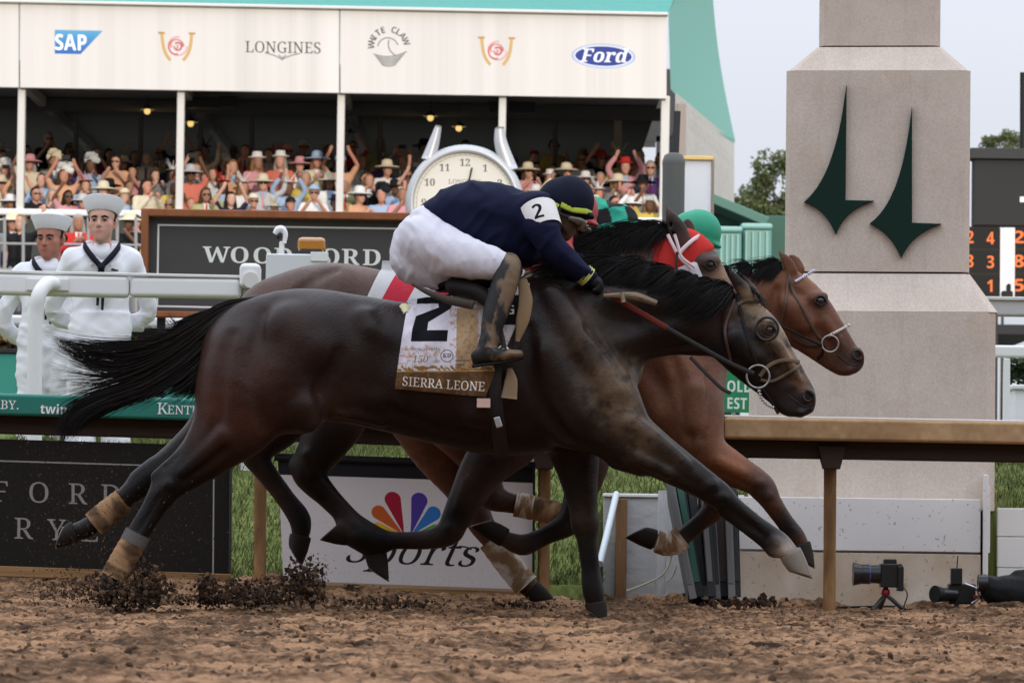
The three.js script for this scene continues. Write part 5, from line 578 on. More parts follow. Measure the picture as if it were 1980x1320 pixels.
// ------------------------------------------------ nearest horse
const HA = horse({
  z: 0, cell: .0095, foot: [700, 1190], seed: 3, base: [.0125, .0066, .005], rough: .42, label: 'nearest dark bay racehorse galloping, white cloth bearing a black two', lid: lidDark, muzzleMat: muzz, disp: skinFold(2),
  trunk: [[505, 692, 117, 0, .72], [580, 686, 129, 0, .76], [680, 694, 125, 0, .80], [780, 712, 128, 0, .86], [880, 718, 146, 0, .82], [960, 715, 164, 0, .76], [1035, 708, 168, 0, .70], [1092, 716, 138, 0, .72], [1122, 745, 104, 0, .85]],
  muscles: [{ n: [[470, 690, 70, .10], [455, 760, 62, .12], [470, 820, 52, .12]], k: .07 }, { n: [[470, 690, 70, -.10], [455, 760, 62, -.12], [470, 820, 52, -.12]], k: .07 }, { n: [[600, 650, 60, .13], [560, 720, 64, .15], [575, 785, 54, .15]], k: .09 }, { n: [[600, 650, 60, -.13], [560, 720, 64, -.15], [575, 785, 54, -.15]], k: .09 },
    { n: [[1075, 600, 44, .13], [1120, 690, 52, .17], [1165, 765, 50, .17], [1180, 800, 44, .16]], k: .06 }, { n: [[1075, 600, 44, -.13], [1120, 690, 52, -.17], [1165, 765, 50, -.17]], k: .06 }, { n: [[1060, 760, 48, .17], [1100, 820, 48, .17], [1150, 830, 40, .16]], k: .05 }, { n: [[990, 640, 30, .2], [950, 730, 30, .27], [930, 800, 28, .25]], k: .08 }, { n: [[1170, 740, 56, 0, 1], [1180, 800, 50, 0, 1]], k: .06 }],
  neck: [[1090, 650, 118, 0, .62], [1165, 625, 102, 0, .52], [1225, 612, 90, 0, .46], [1295, 611, 77, 0, .42], [1355, 620, 69, 0, .42], [1405, 628, 62, 0, .46]],
  head: [[1428, 630, 60, 0, .56], [1462, 652, 53, 0, .62], [1496, 694, 42, 0, .56], [1524, 732, 36, 0, .54], [1546, 763, 31, 0, .62], [1554, 776, 25, 0, .7]],
  jaw: [[1432, 672, 50, 0, .62], [1462, 712, 38, 0, .56], [1495, 754, 24, 0, .6], [1520, 783, 19, 0, .8], [1530, 791, 15, 0, 1]],
  headBits: [{ n: [[1420, 655, 26, .055], [1455, 690, 20, .05]], k: .03 }, { n: [[1470, 632, 13, .068], [1492, 630, 12, .066]], k: .02 }, { n: [[1505, 668, 8, .058], [1530, 706, 7, .05], [1545, 735, 6, .045]], k: .02 }, { n: [[1562, 764, 13, .035], [1567, 772, 10, .035]], k: .015 }, { n: [[1548, 798, 10, 0, 2.2], [1566, 790, 9, 0, 2.2]], k: .012 }],
  ears: [[[1447, 574, 13, .05, .7], [1432, 556, 14, .055, .6], [1417, 536, 9, .055, .6], [1407, 518, 2.5, .05, .7]], [[1462, 572, 12, -.05, .7], [1452, 556, 12, -.055, .6], [1442, 540, 7, -.055, .6], [1436, 528, 2.5, -.05, .7]]],
  legs: [
    { n: [[480, 765, 92, .13, .8], [452, 820, 72, .15, .8], [412, 868, 54, .15, .85], [375, 905, 40, .14, .9], [340, 935, 31, .13], [322, 955, 27, .13], [302, 990, 19, .13], [270, 1042, 18, .13], [241, 1085, 23, .13], [222, 1115, 19, .13]], bits: [[[306, 922, 11, .13], [326, 908, 13, .13], [362, 872, 10, .14]], [[310, 940, 12, .13], [286, 984, 10, .13], [256, 1034, 10, .13]]] },
    { n: [[470, 770, 86, -.13, .8], [405, 838, 54, -.15, .85], [340, 884, 36, -.14], [280, 924, 27, -.13], [262, 940, 25, -.13], [225, 972, 20, -.13], [188, 1003, 19, -.13], [160, 1022, 20, -.13], [140, 1028, 17, -.13]], bits: [[[258, 922, 12, -.13], [290, 900, 14, -.13]]] },
    { n: [[1165, 780, 68, .16, .8], [1200, 838, 60, .17, .8], [1250, 870, 46, .17, .85], [1310, 907, 36, .16], [1362, 940, 28, .16], [1385, 957, 27, .16], [1414, 977, 18, .16], [1452, 1006, 15, .16], [1484, 1033, 18, .16], [1502, 1050, 22, .16], [1522, 1068, 18, .16]], bits: [[[1196, 884, 26, .14], [1236, 904, 18, .14]], [[1396, 990, 11, .16], [1430, 1018, 9, .16], [1470, 1046, 11, .16], [1490, 1066, 12, .16]]] },
    { n: [[1090, 800, 66, -.15, .8], [1112, 870, 50, -.16, .85], [1122, 930, 36, -.16], [1130, 985, 28, -.16], [1133, 1010, 28, -.16], [1137, 1040, 21, -.16], [1143, 1095, 18, -.16], [1147, 1130, 21, -.16], [1150, 1150, 21, -.16], [1153, 1168, 18, -.16]] }],
  details: [
    { n: [[1068, 575, 22], [1105, 640, 26], [1150, 705, 28], [1188, 760, 26]], k: .03 }, { n: [[1050, 690, 44, .7], [1085, 745, 50, .7], [1125, 800, 44, .7]], k: .03 }, { n: [[1022, 640, 15], [1022, 720, 17], [1045, 790, 16], [1090, 850, 14]], k: .035, cut: true }, { n: [[1140, 640, 12], [1175, 690, 12], [1205, 740, 11]], k: .03, cut: true }, { n: [[1110, 700, 9, .5], [1150, 770, 9, .5], [1160, 815, 8, .5]], k: .025, cut: true },
    { n: [[1350, 668, 10], [1290, 678, 11], [1225, 690, 11]], k: .025, cut: true }, { n: [[1340, 590, 30, .75], [1250, 585, 36, .75], [1160, 590, 36, .75]], k: .04 }, { n: [[1320, 630, 22, .75], [1250, 645, 26, .75], [1190, 665, 26, .75]], k: .03 },
    { n: [[742, 690, 34, .72], [728, 745, 28, .75]], k: .07, cut: true }, { n: [[706, 622, 20, .55], [718, 640, 16, .6]], k: .05 }, { n: [[520, 610, 11, .6], [498, 690, 12, .6], [505, 770, 11, .6], [520, 830, 9, .6]], k: .045, cut: true }, { n: [[452, 650, 9, .6], [436, 730, 10, .6], [432, 810, 9, .6], [420, 850, 8, .6]], k: .04, cut: true }, { n: [[655, 690, 11, .6], [625, 760, 12, .6], [600, 820, 10, .6]], k: .045, cut: true }, { n: [[590, 790, 30, .7], [600, 815, 24, .7]], k: .035 }, { n: [[560, 640, 46, .82], [610, 680, 44, .82]], k: .05 },
    { n: [[800, 650, 8, .45], [790, 720, 9, .45], [776, 790, 8, .45]], k: .03 }, { n: [[760, 800, 12, .6], [840, 832, 13, .6], [930, 850, 12, .6]], k: .04, cut: true }, { n: [[690, 800, 10, .5], [740, 815, 10, .5], [660, 800, 8, .5]], k: .03 },
    { n: [[1212, 820, 20, .5], [1265, 858, 18, .5], [1320, 900, 12, .5]], k: .02 }, { n: [[1212, 862, 7, .5], [1275, 898, 7, .5], [1345, 940, 6, .5]], k: .014, cut: true }, { n: [[1230, 885, 14, .5], [1290, 915, 12, .5]], k: .018 }, { n: [[1372, 940, 14, .5]], k: .012 }, { n: [[1392, 962, 13, .5]], k: .01 }, { n: [[1410, 988, 5, .4], [1450, 1018, 5, .4], [1478, 1042, 5, .4]], k: .008, cut: true }, { n: [[1494, 1046, 12, .4]], k: .01 },
    { n: [[440, 845, 20, .6], [400, 882, 16, .6], [362, 915, 10, .6]], k: .025 }, { n: [[440, 875, 8, .5], [400, 908, 7, .5], [362, 932, 6, .5]], k: .02, cut: true }, { n: [[334, 938, 13, .5]], k: .012 }, { n: [[314, 962, 5, .4], [290, 1000, 5, .4], [274, 1026, 5, .4]], k: .008, cut: true }, { n: [[322, 905, 5, .5], [350, 880, 6, .5]], k: .01, cut: true },
    { n: [[1500, 665, 8, .5], [1522, 700, 7, .5], [1538, 728, 6, .5]], k: .012 }, { n: [[1478, 672, 9, .6], [1500, 706, 9, .6], [1520, 738, 8, .6]], k: .02, cut: true }, { n: [[1420, 620, 12, .5], [1436, 606, 10, .5]], k: .02, cut: true }],
  cuts: [{ n: [[1392, 600, 9, .08], [1386, 645, 10, .084], [1404, 690, 9, .084], [1436, 716, 8, .072]], k: .015 }, { n: [[1557, 760, 6, .062], [1565, 770, 7, .058]], k: .008 }, { n: [[1085, 850, 8, .27], [1150, 872, 8, .24], [1200, 912, 7, .2]], k: .03 }, { n: [[690, 740, 10, .30], [680, 790, 9, .28]], k: .05 }, { n: [[1555, 790, 4, .045], [1530, 772, 3, .055]], k: .006 }, { n: [[1412, 545, 5, .085], [1428, 562, 6, .09]], k: .008 }],
  hooves: [[225, 1112, 204, 1158, 26, .13, 0, M.hoof, -.7], [140, 1026, 106, 1042, 25, -.13], [1522, 1066, 1549, 1118, 26, .16, 0, paleHoof], [1152, 1164, 1158, 1196, 25, -.16]],
  bandages: [{ n: [[264, 1046], [250, 1070], [236, 1096], [226, 1116]], r: [23, 25], dz: .13, m: bandM }, { n: [[234, 966], [205, 988], [175, 1013]], r: [23, 24], dz: -.13, m: bandM }, { n: [[272, 1030], [262, 1050]], r: [24, 24], dz: .13, m: mat([.12, .115, .11], .9) }],
  eye: [1487, 640, 9], nostril: [1561, 766, 10],
  blobs: [[455, 760, 130, [.062, .021, .012], .85], [560, 690, 130, [.030, .012, .008], .7], [640, 590, 90, [.018, .011, .009], .5], [430, 600, 60, [.012, .007, .006], .6], [900, 800, 160, [.014, .006, .0045], .7], [660, 790, 50, [.06, .034, .025], .5],
    [350, 920, 60, dBlk, .9], [290, 990, 80, dBlk, .95], [220, 1080, 70, dBlk, .95], [280, 910, 60, dBlk, .95], [150, 1020, 70, dBlk, .95], [1310, 910, 60, dBlk, .85], [1400, 970, 60, dBlk, .9], [1470, 1020, 40, dBlk, .9], [1130, 950, 60, dBlk, .9], [1140, 1080, 90, dBlk, .95],
    [1515, 1064, 22, [.42, .36, .31], .95], [1180, 740, 62, mud, .75, .7], [1120, 650, 60, mudD, .6, .8], [1200, 800, 40, mud, .5, .7], [1280, 640, 80, [.012, .007, .006], .6], [1385, 610, 34, [.06, .024, .016], .6], [1420, 660, 46, [.010, .008, .0075], .9], [1455, 690, 40, [.013, .0095, .009], .8], [1468, 594, 40, [.25, .165, .10], .95, .45], [1504, 640, 30, [.27, .18, .11], .9, .4], [1526, 690, 28, [.23, .14, .085], .85, .45], [1550, 738, 24, [.18, .10, .06], .8, .4], [1440, 575, 16, [.20, .14, .09], .7, .4], [1535, 785, 30, [.022, .018, .017], .85], [1240, 850, 50, mud, .55, .75], [1300, 900, 40, mudD, .5, .7], [1120, 1000, 60, mudD, .35, .8]],
});
{
  const g = HA.g, Z = 0;
  // tail
  const G = [[[492, 578], [430, 592], [372, 628], [320, 655], [250, 668], [170, 668], [92, 654]], [[490, 582], [425, 605], [360, 650], [300, 690], [225, 712], [150, 690], [105, 662]], [[488, 588], [420, 620], [350, 675], [270, 722], [190, 752], [140, 770], [100, 790]], [[486, 596], [415, 640], [345, 700], [265, 748], [185, 776], [132, 808], [116, 856]], [[484, 606], [412, 660], [355, 715], [290, 752], [210, 780], [150, 812], [128, 842]], [[480, 620], [414, 680], [375, 725], [345, 750], [310, 765]], [[476, 630], [418, 690], [396, 730], [382, 755], [372, 772]]];
  const T = [...locks(G, Z, 1100, 5, { spread: 24, dz: .055, wav: 5, minLen: .4, steps: 16 }), ...locks([G[3], G[4]], Z, 700, 6, { spread: 22, dz: .05, wav: 4, minLen: .82, steps: 16 }), ...locks([G[5], G[6]], Z, 420, 8, { spread: 20, dz: .05, wav: 4, minLen: .5, steps: 12 }), ...locks([G[0], G[1]], Z, 330, 7, { spread: 16, dz: .04, wav: 5, minLen: .8, steps: 16 })], fly = locks([[[440, 590], [370, 612], [335, 628], [318, 596]], [[420, 600], [350, 632], [310, 640], [300, 610]], [[400, 620], [330, 650], [290, 660], [200, 664]]], Z, 60, 9, { spread: 16, wav: 6 });
  part('tail', strands([...T, ...fly], .0034), hairMat, g); part('tail_highlight_hair', strands(locks(G, Z, 200, 15, { spread: 26, dz: .075, wav: 6, minLen: .6, steps: 16 }), .0026), hairTan, g); part('tail_dock', sweep([at(506, 588, 0), at(455, 598, 0), at(405, 632, 0), at(355, 675, 0), at(310, 706, 0)], [.05, .045, .04, .03, .01], [.04, .04, .04, .03, .01], { sides: 12 }), hairMat, g);
  // mane, blown back along the crest and over the near side
  const M1 = []; const crest = [[1120, 538], [1165, 530], [1210, 524], [1255, 530], [1300, 540], [1345, 554], [1388, 568], [1412, 572]]; crest.forEach(([u, v], i) => { M1.push([[u + 4, v + 4, .0], [u - 22, v - 24, .03], [u - 64, v - 30 + i * 3, .05], [u - 112, v - 14 + i * 3, .06], [u - 150, v + 8 + i * 2, .06]]); M1.push([[u + 4, v + 4, .0], [u - 10, v - 18, .05], [u - 42, v - 8, .085], [u - 78, v + 16, .1], [u - 112, v + 34, .105]]); M1.push([[u + 4, v + 4, .0], [u + 2, v - 10, .055], [u - 18, v + 14, .095], [u - 44, v + 40, .108], [u - 70, v + 54, .115]]); });
  const mane = []; for (let i = 0; i < crest.length; i++) mane.push(...locks(M1.slice(i * 3, i * 3 + 3), Z, 330, 20 + i, { spread: 24, dz: .014, wav: 3, minLen: .5, steps: 12 })); part('mane', strands(mane, .0022), hairMat, g);
  part('forelock', strands(locks([[[1440, 560, .02], [1452, 556, .04], [1470, 575, .06], [1478, 600, .06]], [[1440, 562, 0], [1455, 562, .03], [1476, 584, .05], [1490, 612, .05]]], Z, 50, 41, { spread: 8, wav: 3 }), .003), hairMat, g);
  // saddle cloth, wrapped round the back
  const tex = canvasTex(1100, 920, (x, w, h) => { // near side: survey 760..1035 x 560..790
    const q = 4, gx = u => (u - 760) * q, gy = v => (v - 560) * q; x.fillStyle = '#cbc6cf'; x.fillRect(0, 0, w, h); const R = rng(6);
    x.fillStyle = '#a98f70'; x.fillRect(gx(884), gy(600), gx(925) - gx(884), h); x.fillStyle = '#b8aeb0'; x.fillRect(gx(925), 0, w, h); x.fillStyle = '#5d4630'; x.fillRect(0, gy(724), w, h); x.fillStyle = '#8d6a38'; for (let i = 0; i < 40; i++) { x.beginPath(); x.ellipse(gx(766 + i * 5), gy(718 + (R() - .5) * 8), 10 + R() * 18, 4 + 12 * R(), R(), 0, 7); x.fill(); }
    for (let i = 0; i < 1500; i++) { const u = R() * w, v = R() * h, m = u > gx(872) || v > gy(672); x.fillStyle = `rgba(${120 + R() * 60 | 0},${80 + R() * 40 | 0},${45 + R() * 25 | 0},${m ? .12 + R() * .25 : R() * .07})`; x.beginPath(); x.ellipse(u, v, 4 + R() * 26, 2 + R() * 10, R() * 3, 0, 7); x.fill(); }
    x.fillStyle = '#15151a'; x.beginPath(); [[797, 666], [866, 666], [868, 644], [828, 644], [830, 628], [872, 602], [880, 585], [868, 574], [810, 574], [806, 590], [848, 590], [850, 598], [806, 616], [800, 640]].forEach((p, i) => i ? x.lineTo(gx(p[0]), gy(p[1])) : x.moveTo(gx(p[0]), gy(p[1]))); x.fill();
    x.fillStyle = '#26242c'; x.font = '30px serif'; x.fillText('Kentucky Derby', gx(796), gy(683)); x.fillStyle = '#7a5a2c'; x.font = 'italic 72px serif'; x.fillText('150', gx(799), gy(706)); x.font = 'italic 34px serif'; x.fillText('th', gx(828), gy(698)); x.strokeStyle = '#2a2c40'; x.lineWidth = 5; x.beginPath(); x.arc(gx(866), gy(694), 46, 0, 7); x.stroke(); x.fillStyle = '#2a2c40'; x.font = 'bold 44px serif'; x.fillText('KD', gx(858), gy(697)); x.font = 'bold 22px sans-serif'; x.fillText('KENTUCKY', gx(882), gy(705)); x.fillText('DERBY', gx(882), gy(713));
    x.fillStyle = '#b08c50'; x.fillRect(0, gy(722), w, 6); x.fillStyle = '#e9e4da'; x.font = '96px serif'; x.save(); x.translate(gx(780), gy(750)); x.rotate(.075); x.scale(.92, 1); x.fillText('SIERRA LEONE', 0, 0); x.restore();
    x.fillStyle = '#17151a'; x.fillRect(gx(972), gy(575), 34 * q, 60 * q); x.fillStyle = '#ded9d2'; x.font = 'bold 100px sans-serif'; x.fillText('G', gx(978), gy(614)); });
  { const NU = 54, NV = 64, P = [], U = [], I = []; const prof = x => HA.N([0, 0, 1]); const top = at(900, 575, 0);
    const L = v => lerp(792, 766, clamp((v - 575) / 180)), Rr = v => lerp(1024, 940, clamp((v - 575) / 195)); const bot = u => 756 + (u - 766) * .095;
    for (const off of [.014, .006]) for (let j = 0; j <= NV; j++) for (let i = 0; i <= NU; i++) { const a = i / NU, far = j > NV / 2, b = far ? (NV - j) / (NV / 2) : j / (NV / 2); const vt = lerp(586, 556, a), vb = bot(lerp(766, 940, a)), v = vb + (vt - vb) * Math.sin(b * Math.PI / 2), u = lerp(L(v), Rr(v), a), p = at(u, v, 0); let zz = HA.W.surf(p.x, p.y, far ? -1 : 1); if (zz === null) zz = 0; if (b > .985) zz = 0; const wr = .006 * Math.sin(u * .09 + v * .05) * (1 - b) + .008 * (fbm(u * .06, v * .05, 2, 2) - .5); zz = far ? zz - off - wr : zz + off + wr; P.push(p.x, p.y + (b > .9 ? off : 0), zz); U.push((u - 760) / 275, 1 - (v - 560) / 230); }
    const n1 = (NU + 1) * (NV + 1); for (let l = 0; l < 2; l++) for (let j = 0; j < NV; j++) for (let i = 0; i < NU; i++) { const a = l * n1 + j * (NU + 1) + i, b = a + NU + 1; l ? I.push(a, b, a + 1, b, b + 1, a + 1) : I.push(a, a + 1, b, b, a + 1, b + 1); } for (let i = 0; i < NU; i++) for (const j of [0, NV]) { const a = j * (NU + 1) + i; I.push(a, a + n1, a + 1, a + 1, a + n1, a + n1 + 1); } for (let j = 0; j < NV; j++) for (const i of [0, NU]) { const a = j * (NU + 1) + i, b = a + NU + 1; I.push(a, b, a + n1, b, b + n1, a + n1); }
    const q = new THREE.BufferGeometry(); q.setAttribute('position', new THREE.Float32BufferAttribute(P, 3)); q.setAttribute('uv', new THREE.Float32BufferAttribute(U, 2)); q.setIndex(I); q.computeVertexNormals(); const m = part('saddle_cloth', q, mat([1, 1, 1], .85, { map: tex, bumpMap: weave, bumpScale: .001 }), g); m.userData.label = 'muddy white cloth with black two and name band'; }
  part('saddle', solid([{ n: [[850, 552, 13, 0, 4.5], [900, 548, 14, 0, 5], [960, 538, 14, 0, 4.6], [1000, 525, 12, 0, 3]].map(HA.N), k: .02 }, { n: [[880, 560, 18, .2], [930, 575, 16, .27], [960, 610, 12, .31]].map(HA.N), k: .03 }], .012).g, M.leather, g);
  part('saddle_pad', sweep([at(778, 594, .1), at(785, 598, .13), at(787, 608, .16)], [.02, .028, .018], .02), mat([.62, .58, .36], .9), g);
  part('cantle_flap', sweep([at(797, 549, .22), at(830, 566, .26), at(868, 580, .29), at(915, 590, .31)], [.007, .014, .02, .022], [.006, .01, .012, .012], { sides: 10 }), mat([.045, .034, .024], .6), g);
  part('under_girth', sweep([[1000, 560], [968, 640], [956, 720], [960, 800], [968, 860], [970, 884]].map(p => { const w = at(p[0], p[1], 0); return w.setZ((HA.W.surf(w.x, w.y) ?? .05) + .012); }), .034, .006, { seg: 40 }), mat([.02, .018, .018], .6), g);
  part('girth_buckle', beam(at(960, 806, .33), at(966, 826, .33), .02, .03, .004), M.steel, g);
  part('shoulder_flap', sweep([at(1010, 540, .26), at(1016, 580, .31), at(1010, 620, .335), at(1000, 660, .345)], [.022, .034, .032, .01], .008, { sides: 10 }), mat([.20, .13, .07], .8), g);
  part('leather_tab', sweep([at(985, 712, .345), at(988, 735, .35), at(984, 770, .345)], [.012, .03, .038], .005), mat([.27, .19, .12], .8), g);
  part('small_tag', slab(922, 770, 948, 788, .345, .006, .002), mat([.62, .42, .36], .8), g);
  // stirrup
  { const c = at(972, 684, .39), t = new THREE.TorusGeometry(.03, .006, 8, 24); t.scale(1, 1.15, 1); t.translate(c.x, c.y, c.z); const st = part('stirrup', t, M.steel, g); const l = new THREE.Mesh(sweep([at(955, 575, .33), at(966, 630, .37), at(975, 672, .41)], .012, .004), M.leather); l.name = 'stirrup_leather'; l.position.copy(st.position).multiplyScalar(0); l.castShadow = true; st.add(l); }
  // bridle
  const br = HA.strap('bridle', [[1424, 568], [1432, 610], [1445, 660], [1462, 712]], 7, M.leather); const sub = (n, p, w, m = M.leather, lift = .007) => HA.strap(n, p, w, m, g, lift);
  sub('noseband', [[1468, 728], [1486, 708], [1510, 698], [1546, 700]], 8, mat([.16, .11, .07], .7)); sub('noseband', [[1470, 735], [1490, 738], [1520, 724], [1548, 706]], 6, mat([.12, .085, .055], .7)); sub('browband', [[1425, 590], [1445, 582], [1468, 584]], 7, mat([.1, .07, .05], .7)); sub('throat_lash', [[1420, 580], [1400, 640], [1412, 700]], 6, mat([.06, .03, .022], .6)); sub('chin_strap', [[1468, 745], [1490, 775], [1505, 800]], 6);
  { const c = at(1466, 728, .075), t = new THREE.TorusGeometry(22 / HA.s, .0055, 8, 30); t.translate(c.x, c.y, .085); part('bit_ring', t, tackM, g); const e = at(1481, 638, 0), ez = (HA.W.surf(e.x, e.y) ?? .08), c2 = new THREE.TorusGeometry(22 / HA.s, .007, 8, 30); c2.rotateY(-.35); c2.translate(e.x, e.y, ez + .012); part('blinker_cup', c2, mat([.025, .024, .026], .35), g); }
  part('rein', sweep([at(1172, 566, .19), at(1240, 605, .17), at(1290, 634, .15)], .014, .005, { sides: 8 }), mat([.13, .026, .018], .7), g); part('rein', sweep([at(1288, 633, .151), at(1350, 668, .125), at(1420, 706, .1), at(1458, 722, .09)], .011, .005, { sides: 8 }), mat([.02, .018, .017], .6), g);
  sub('lip_line', [[1572, 780], [1556, 786], [1538, 776], [1522, 762]], 3.2, lidDark, .0); sub('facial_crest', [[1488, 668], [1506, 690], [1522, 708]], 5, mat([.05, .034, .024], .7), -.001);
  part('far_rein', sweep([at(1170, 560, .02), at(1220, 552, -.08), at(1260, 545, -.1)], .008, .004), mat([.25, .06, .03], .7), g);
  part('hanging_strap', sweep([at(1335, 690, .09), at(1368, 724, .1), at(1398, 752, .1), at(1414, 760, .1)], .009, .004), mat([.03, .025, .022], .6), g);
  part('lead_chain', sweep([at(1466, 748, .085), at(1472, 768, .08), at(1484, 782, .07), at(1496, 788, .06)], t => .006 + .004 * Math.sin(t * 60), .006, { seg: 60 }), M.steel, g);
}
// ------------------------------------------------ middle horse
const HB = horse({
  z: -.95, cell: .0115, foot: [800, 1170], seed: 8, base: [.085, .047, .036], label: 'middle bay racehorse with red and white hood', lid: lidDark, muzzleMat: muzz, disp: skinFold(5),
  trunk: [[555, 642, 112, 0, .72], [640, 625, 118, 0, .76], [740, 640, 116, 0, .8], [850, 662, 130, 0, .85], [950, 668, 148, 0, .8], [1040, 664, 156, 0, .74], [1110, 672, 132, 0, .72], [1150, 700, 95, 0, .85]],
  muscles: [{ n: [[620, 620, 56, .12], [580, 690, 62, .14]], k: .08 }, { n: [[1090, 580, 44, .12], [1130, 680, 50, .16], [1150, 750, 46, .16]], k: .06 }, { n: [[590, 560, 34, .09], [660, 560, 40, .11]], k: .06 }],
  neck: [[1110, 612, 108, 0, .6], [1180, 556, 80, 0, .5], [1245, 520, 62, 0, .45], [1300, 504, 52, 0, .5]],
  head: [[1322, 494, 50, 0, .58], [1345, 516, 50, 0, .6], [1378, 562, 40, 0, .55], [1408, 608, 33, 0, .54], [1428, 645, 28, 0, .6]], jaw: [[1320, 535, 44, 0, .62], [1350, 580, 34, 0, .55], [1385, 625, 22, 0, .6], [1408, 655, 17, 0, .9]],
  headBits: [{ n: [[1360, 508, 12, .062], [1382, 506, 11, .058]], k: .02 }], ears: [[[1320, 474, 17, .06, .7], [1310, 448, 19, .07, .6], [1298, 424, 13, .07, .6], [1287, 400, 3, .06, .7]], [[1335, 455, 14, -.05, .7], [1332, 436, 13, -.055, .6], [1330, 420, 3, -.05, .7]]],
  legs: [
    { n: [[585, 720, 84, -.13, .8], [545, 800, 56, -.15, .85], [505, 850, 38, -.14], [488, 876, 28, -.13], [508, 908, 22, -.13], [545, 958, 19, -.13], [572, 995, 22, -.13], [579, 1015, 21, -.13], [578, 1035, 17, -.13]] },
    { n: [[640, 720, 92, .13, .8], [655, 795, 64, .15, .85], [628, 858, 46, .14], [600, 905, 34, .13], [606, 928, 29, .13], [640, 965, 22, .13], [680, 1006, 20, .13], [710, 1038, 23, .13], [724, 1060, 18, .13]], bits: [[[575, 900, 16, .13], [600, 880, 14, .13]]] },
    { n: [[1050, 760, 78, .15, .8], [990, 845, 60, .16, .85], [940, 900, 45, .16], [903, 962, 34, .16], [880, 1008, 28, .16], [866, 1030, 26, .16], [825, 1043, 19, .16], [760, 1044, 17, .16], [712, 1040, 20, .16], [690, 1036, 20, .16], [672, 1032, 17, .16]] },
    { n: [[1120, 780, 70, -.15, .8], [1140, 870, 46, -.16], [1124, 950, 33, -.16], [1110, 995, 28, -.16], [1096, 1014, 24, -.16], [1055, 1036, 18, -.16], [1020, 1052, 21, -.16], [1002, 1052, 20, -.16], [978, 1042, 16, -.16]] }],
  details: [{ n: [[560, 585, 9, .5], [610, 545, 9, .5], [650, 525, 7, .5]], k: .03, cut: true }, { n: [[540, 620, 9, .5], [600, 570, 9, .5]], k: .03, cut: true }, { n: [[600, 880, 14, .5], [610, 915, 13, .5]], k: .014 }, { n: [[630, 965, 5, .4], [690, 1025, 5, .4]], k: .008, cut: true }, { n: [[905, 930, 10, .5], [885, 985, 9, .5]], k: .014 }, { n: [[950, 905, 7, .5], [915, 965, 6, .5]], k: .012, cut: true }, { n: [[872, 1020, 13, .5]], k: .01 }, { n: [[820, 1050, 5, .4], [740, 1050, 5, .4]], k: .008, cut: true }],
  cuts: [{ n: [[1298, 435, 5, .075], [1305, 455, 6, .08]], k: .008 }], hooves: [[578, 1034, 568, 1082, 25, -.13], [725, 1058, 738, 1122, 25, .13], [676, 1033, 634, 1030, 25, .16], [978, 1040, 916, 1006, 23, -.16]], bandages: [], eye: [1372, 514, 9], nostril: [1430, 640, 9],
  blobs: [[590, 540, 100, [.11, .072, .06], .6], [520, 570, 50, [.07, .035, .025], .7], [540, 890, 90, dBlk, .95], [580, 1010, 70, dBlk, .98], [640, 850, 90, dBlk, .85], [620, 940, 80, dBlk, .95], [715, 1040, 60, dBlk, .98], [950, 880, 80, dBlk, .85], [880, 1000, 80, dBlk, .98], [750, 1040, 90, dBlk, .98], [1120, 930, 90, dBlk, .9], [1060, 1030, 90, dBlk, .98], [1370, 516, 24, [.02, .016, .015], .8], [1400, 530, 22, [.30, .19, .12], .8], [1385, 560, 30, [.26, .15, .09], .7], [1304, 436, 34, [.018, .013, .01], .95], [1180, 540, 60, [.05, .03, .024], .8]],
});
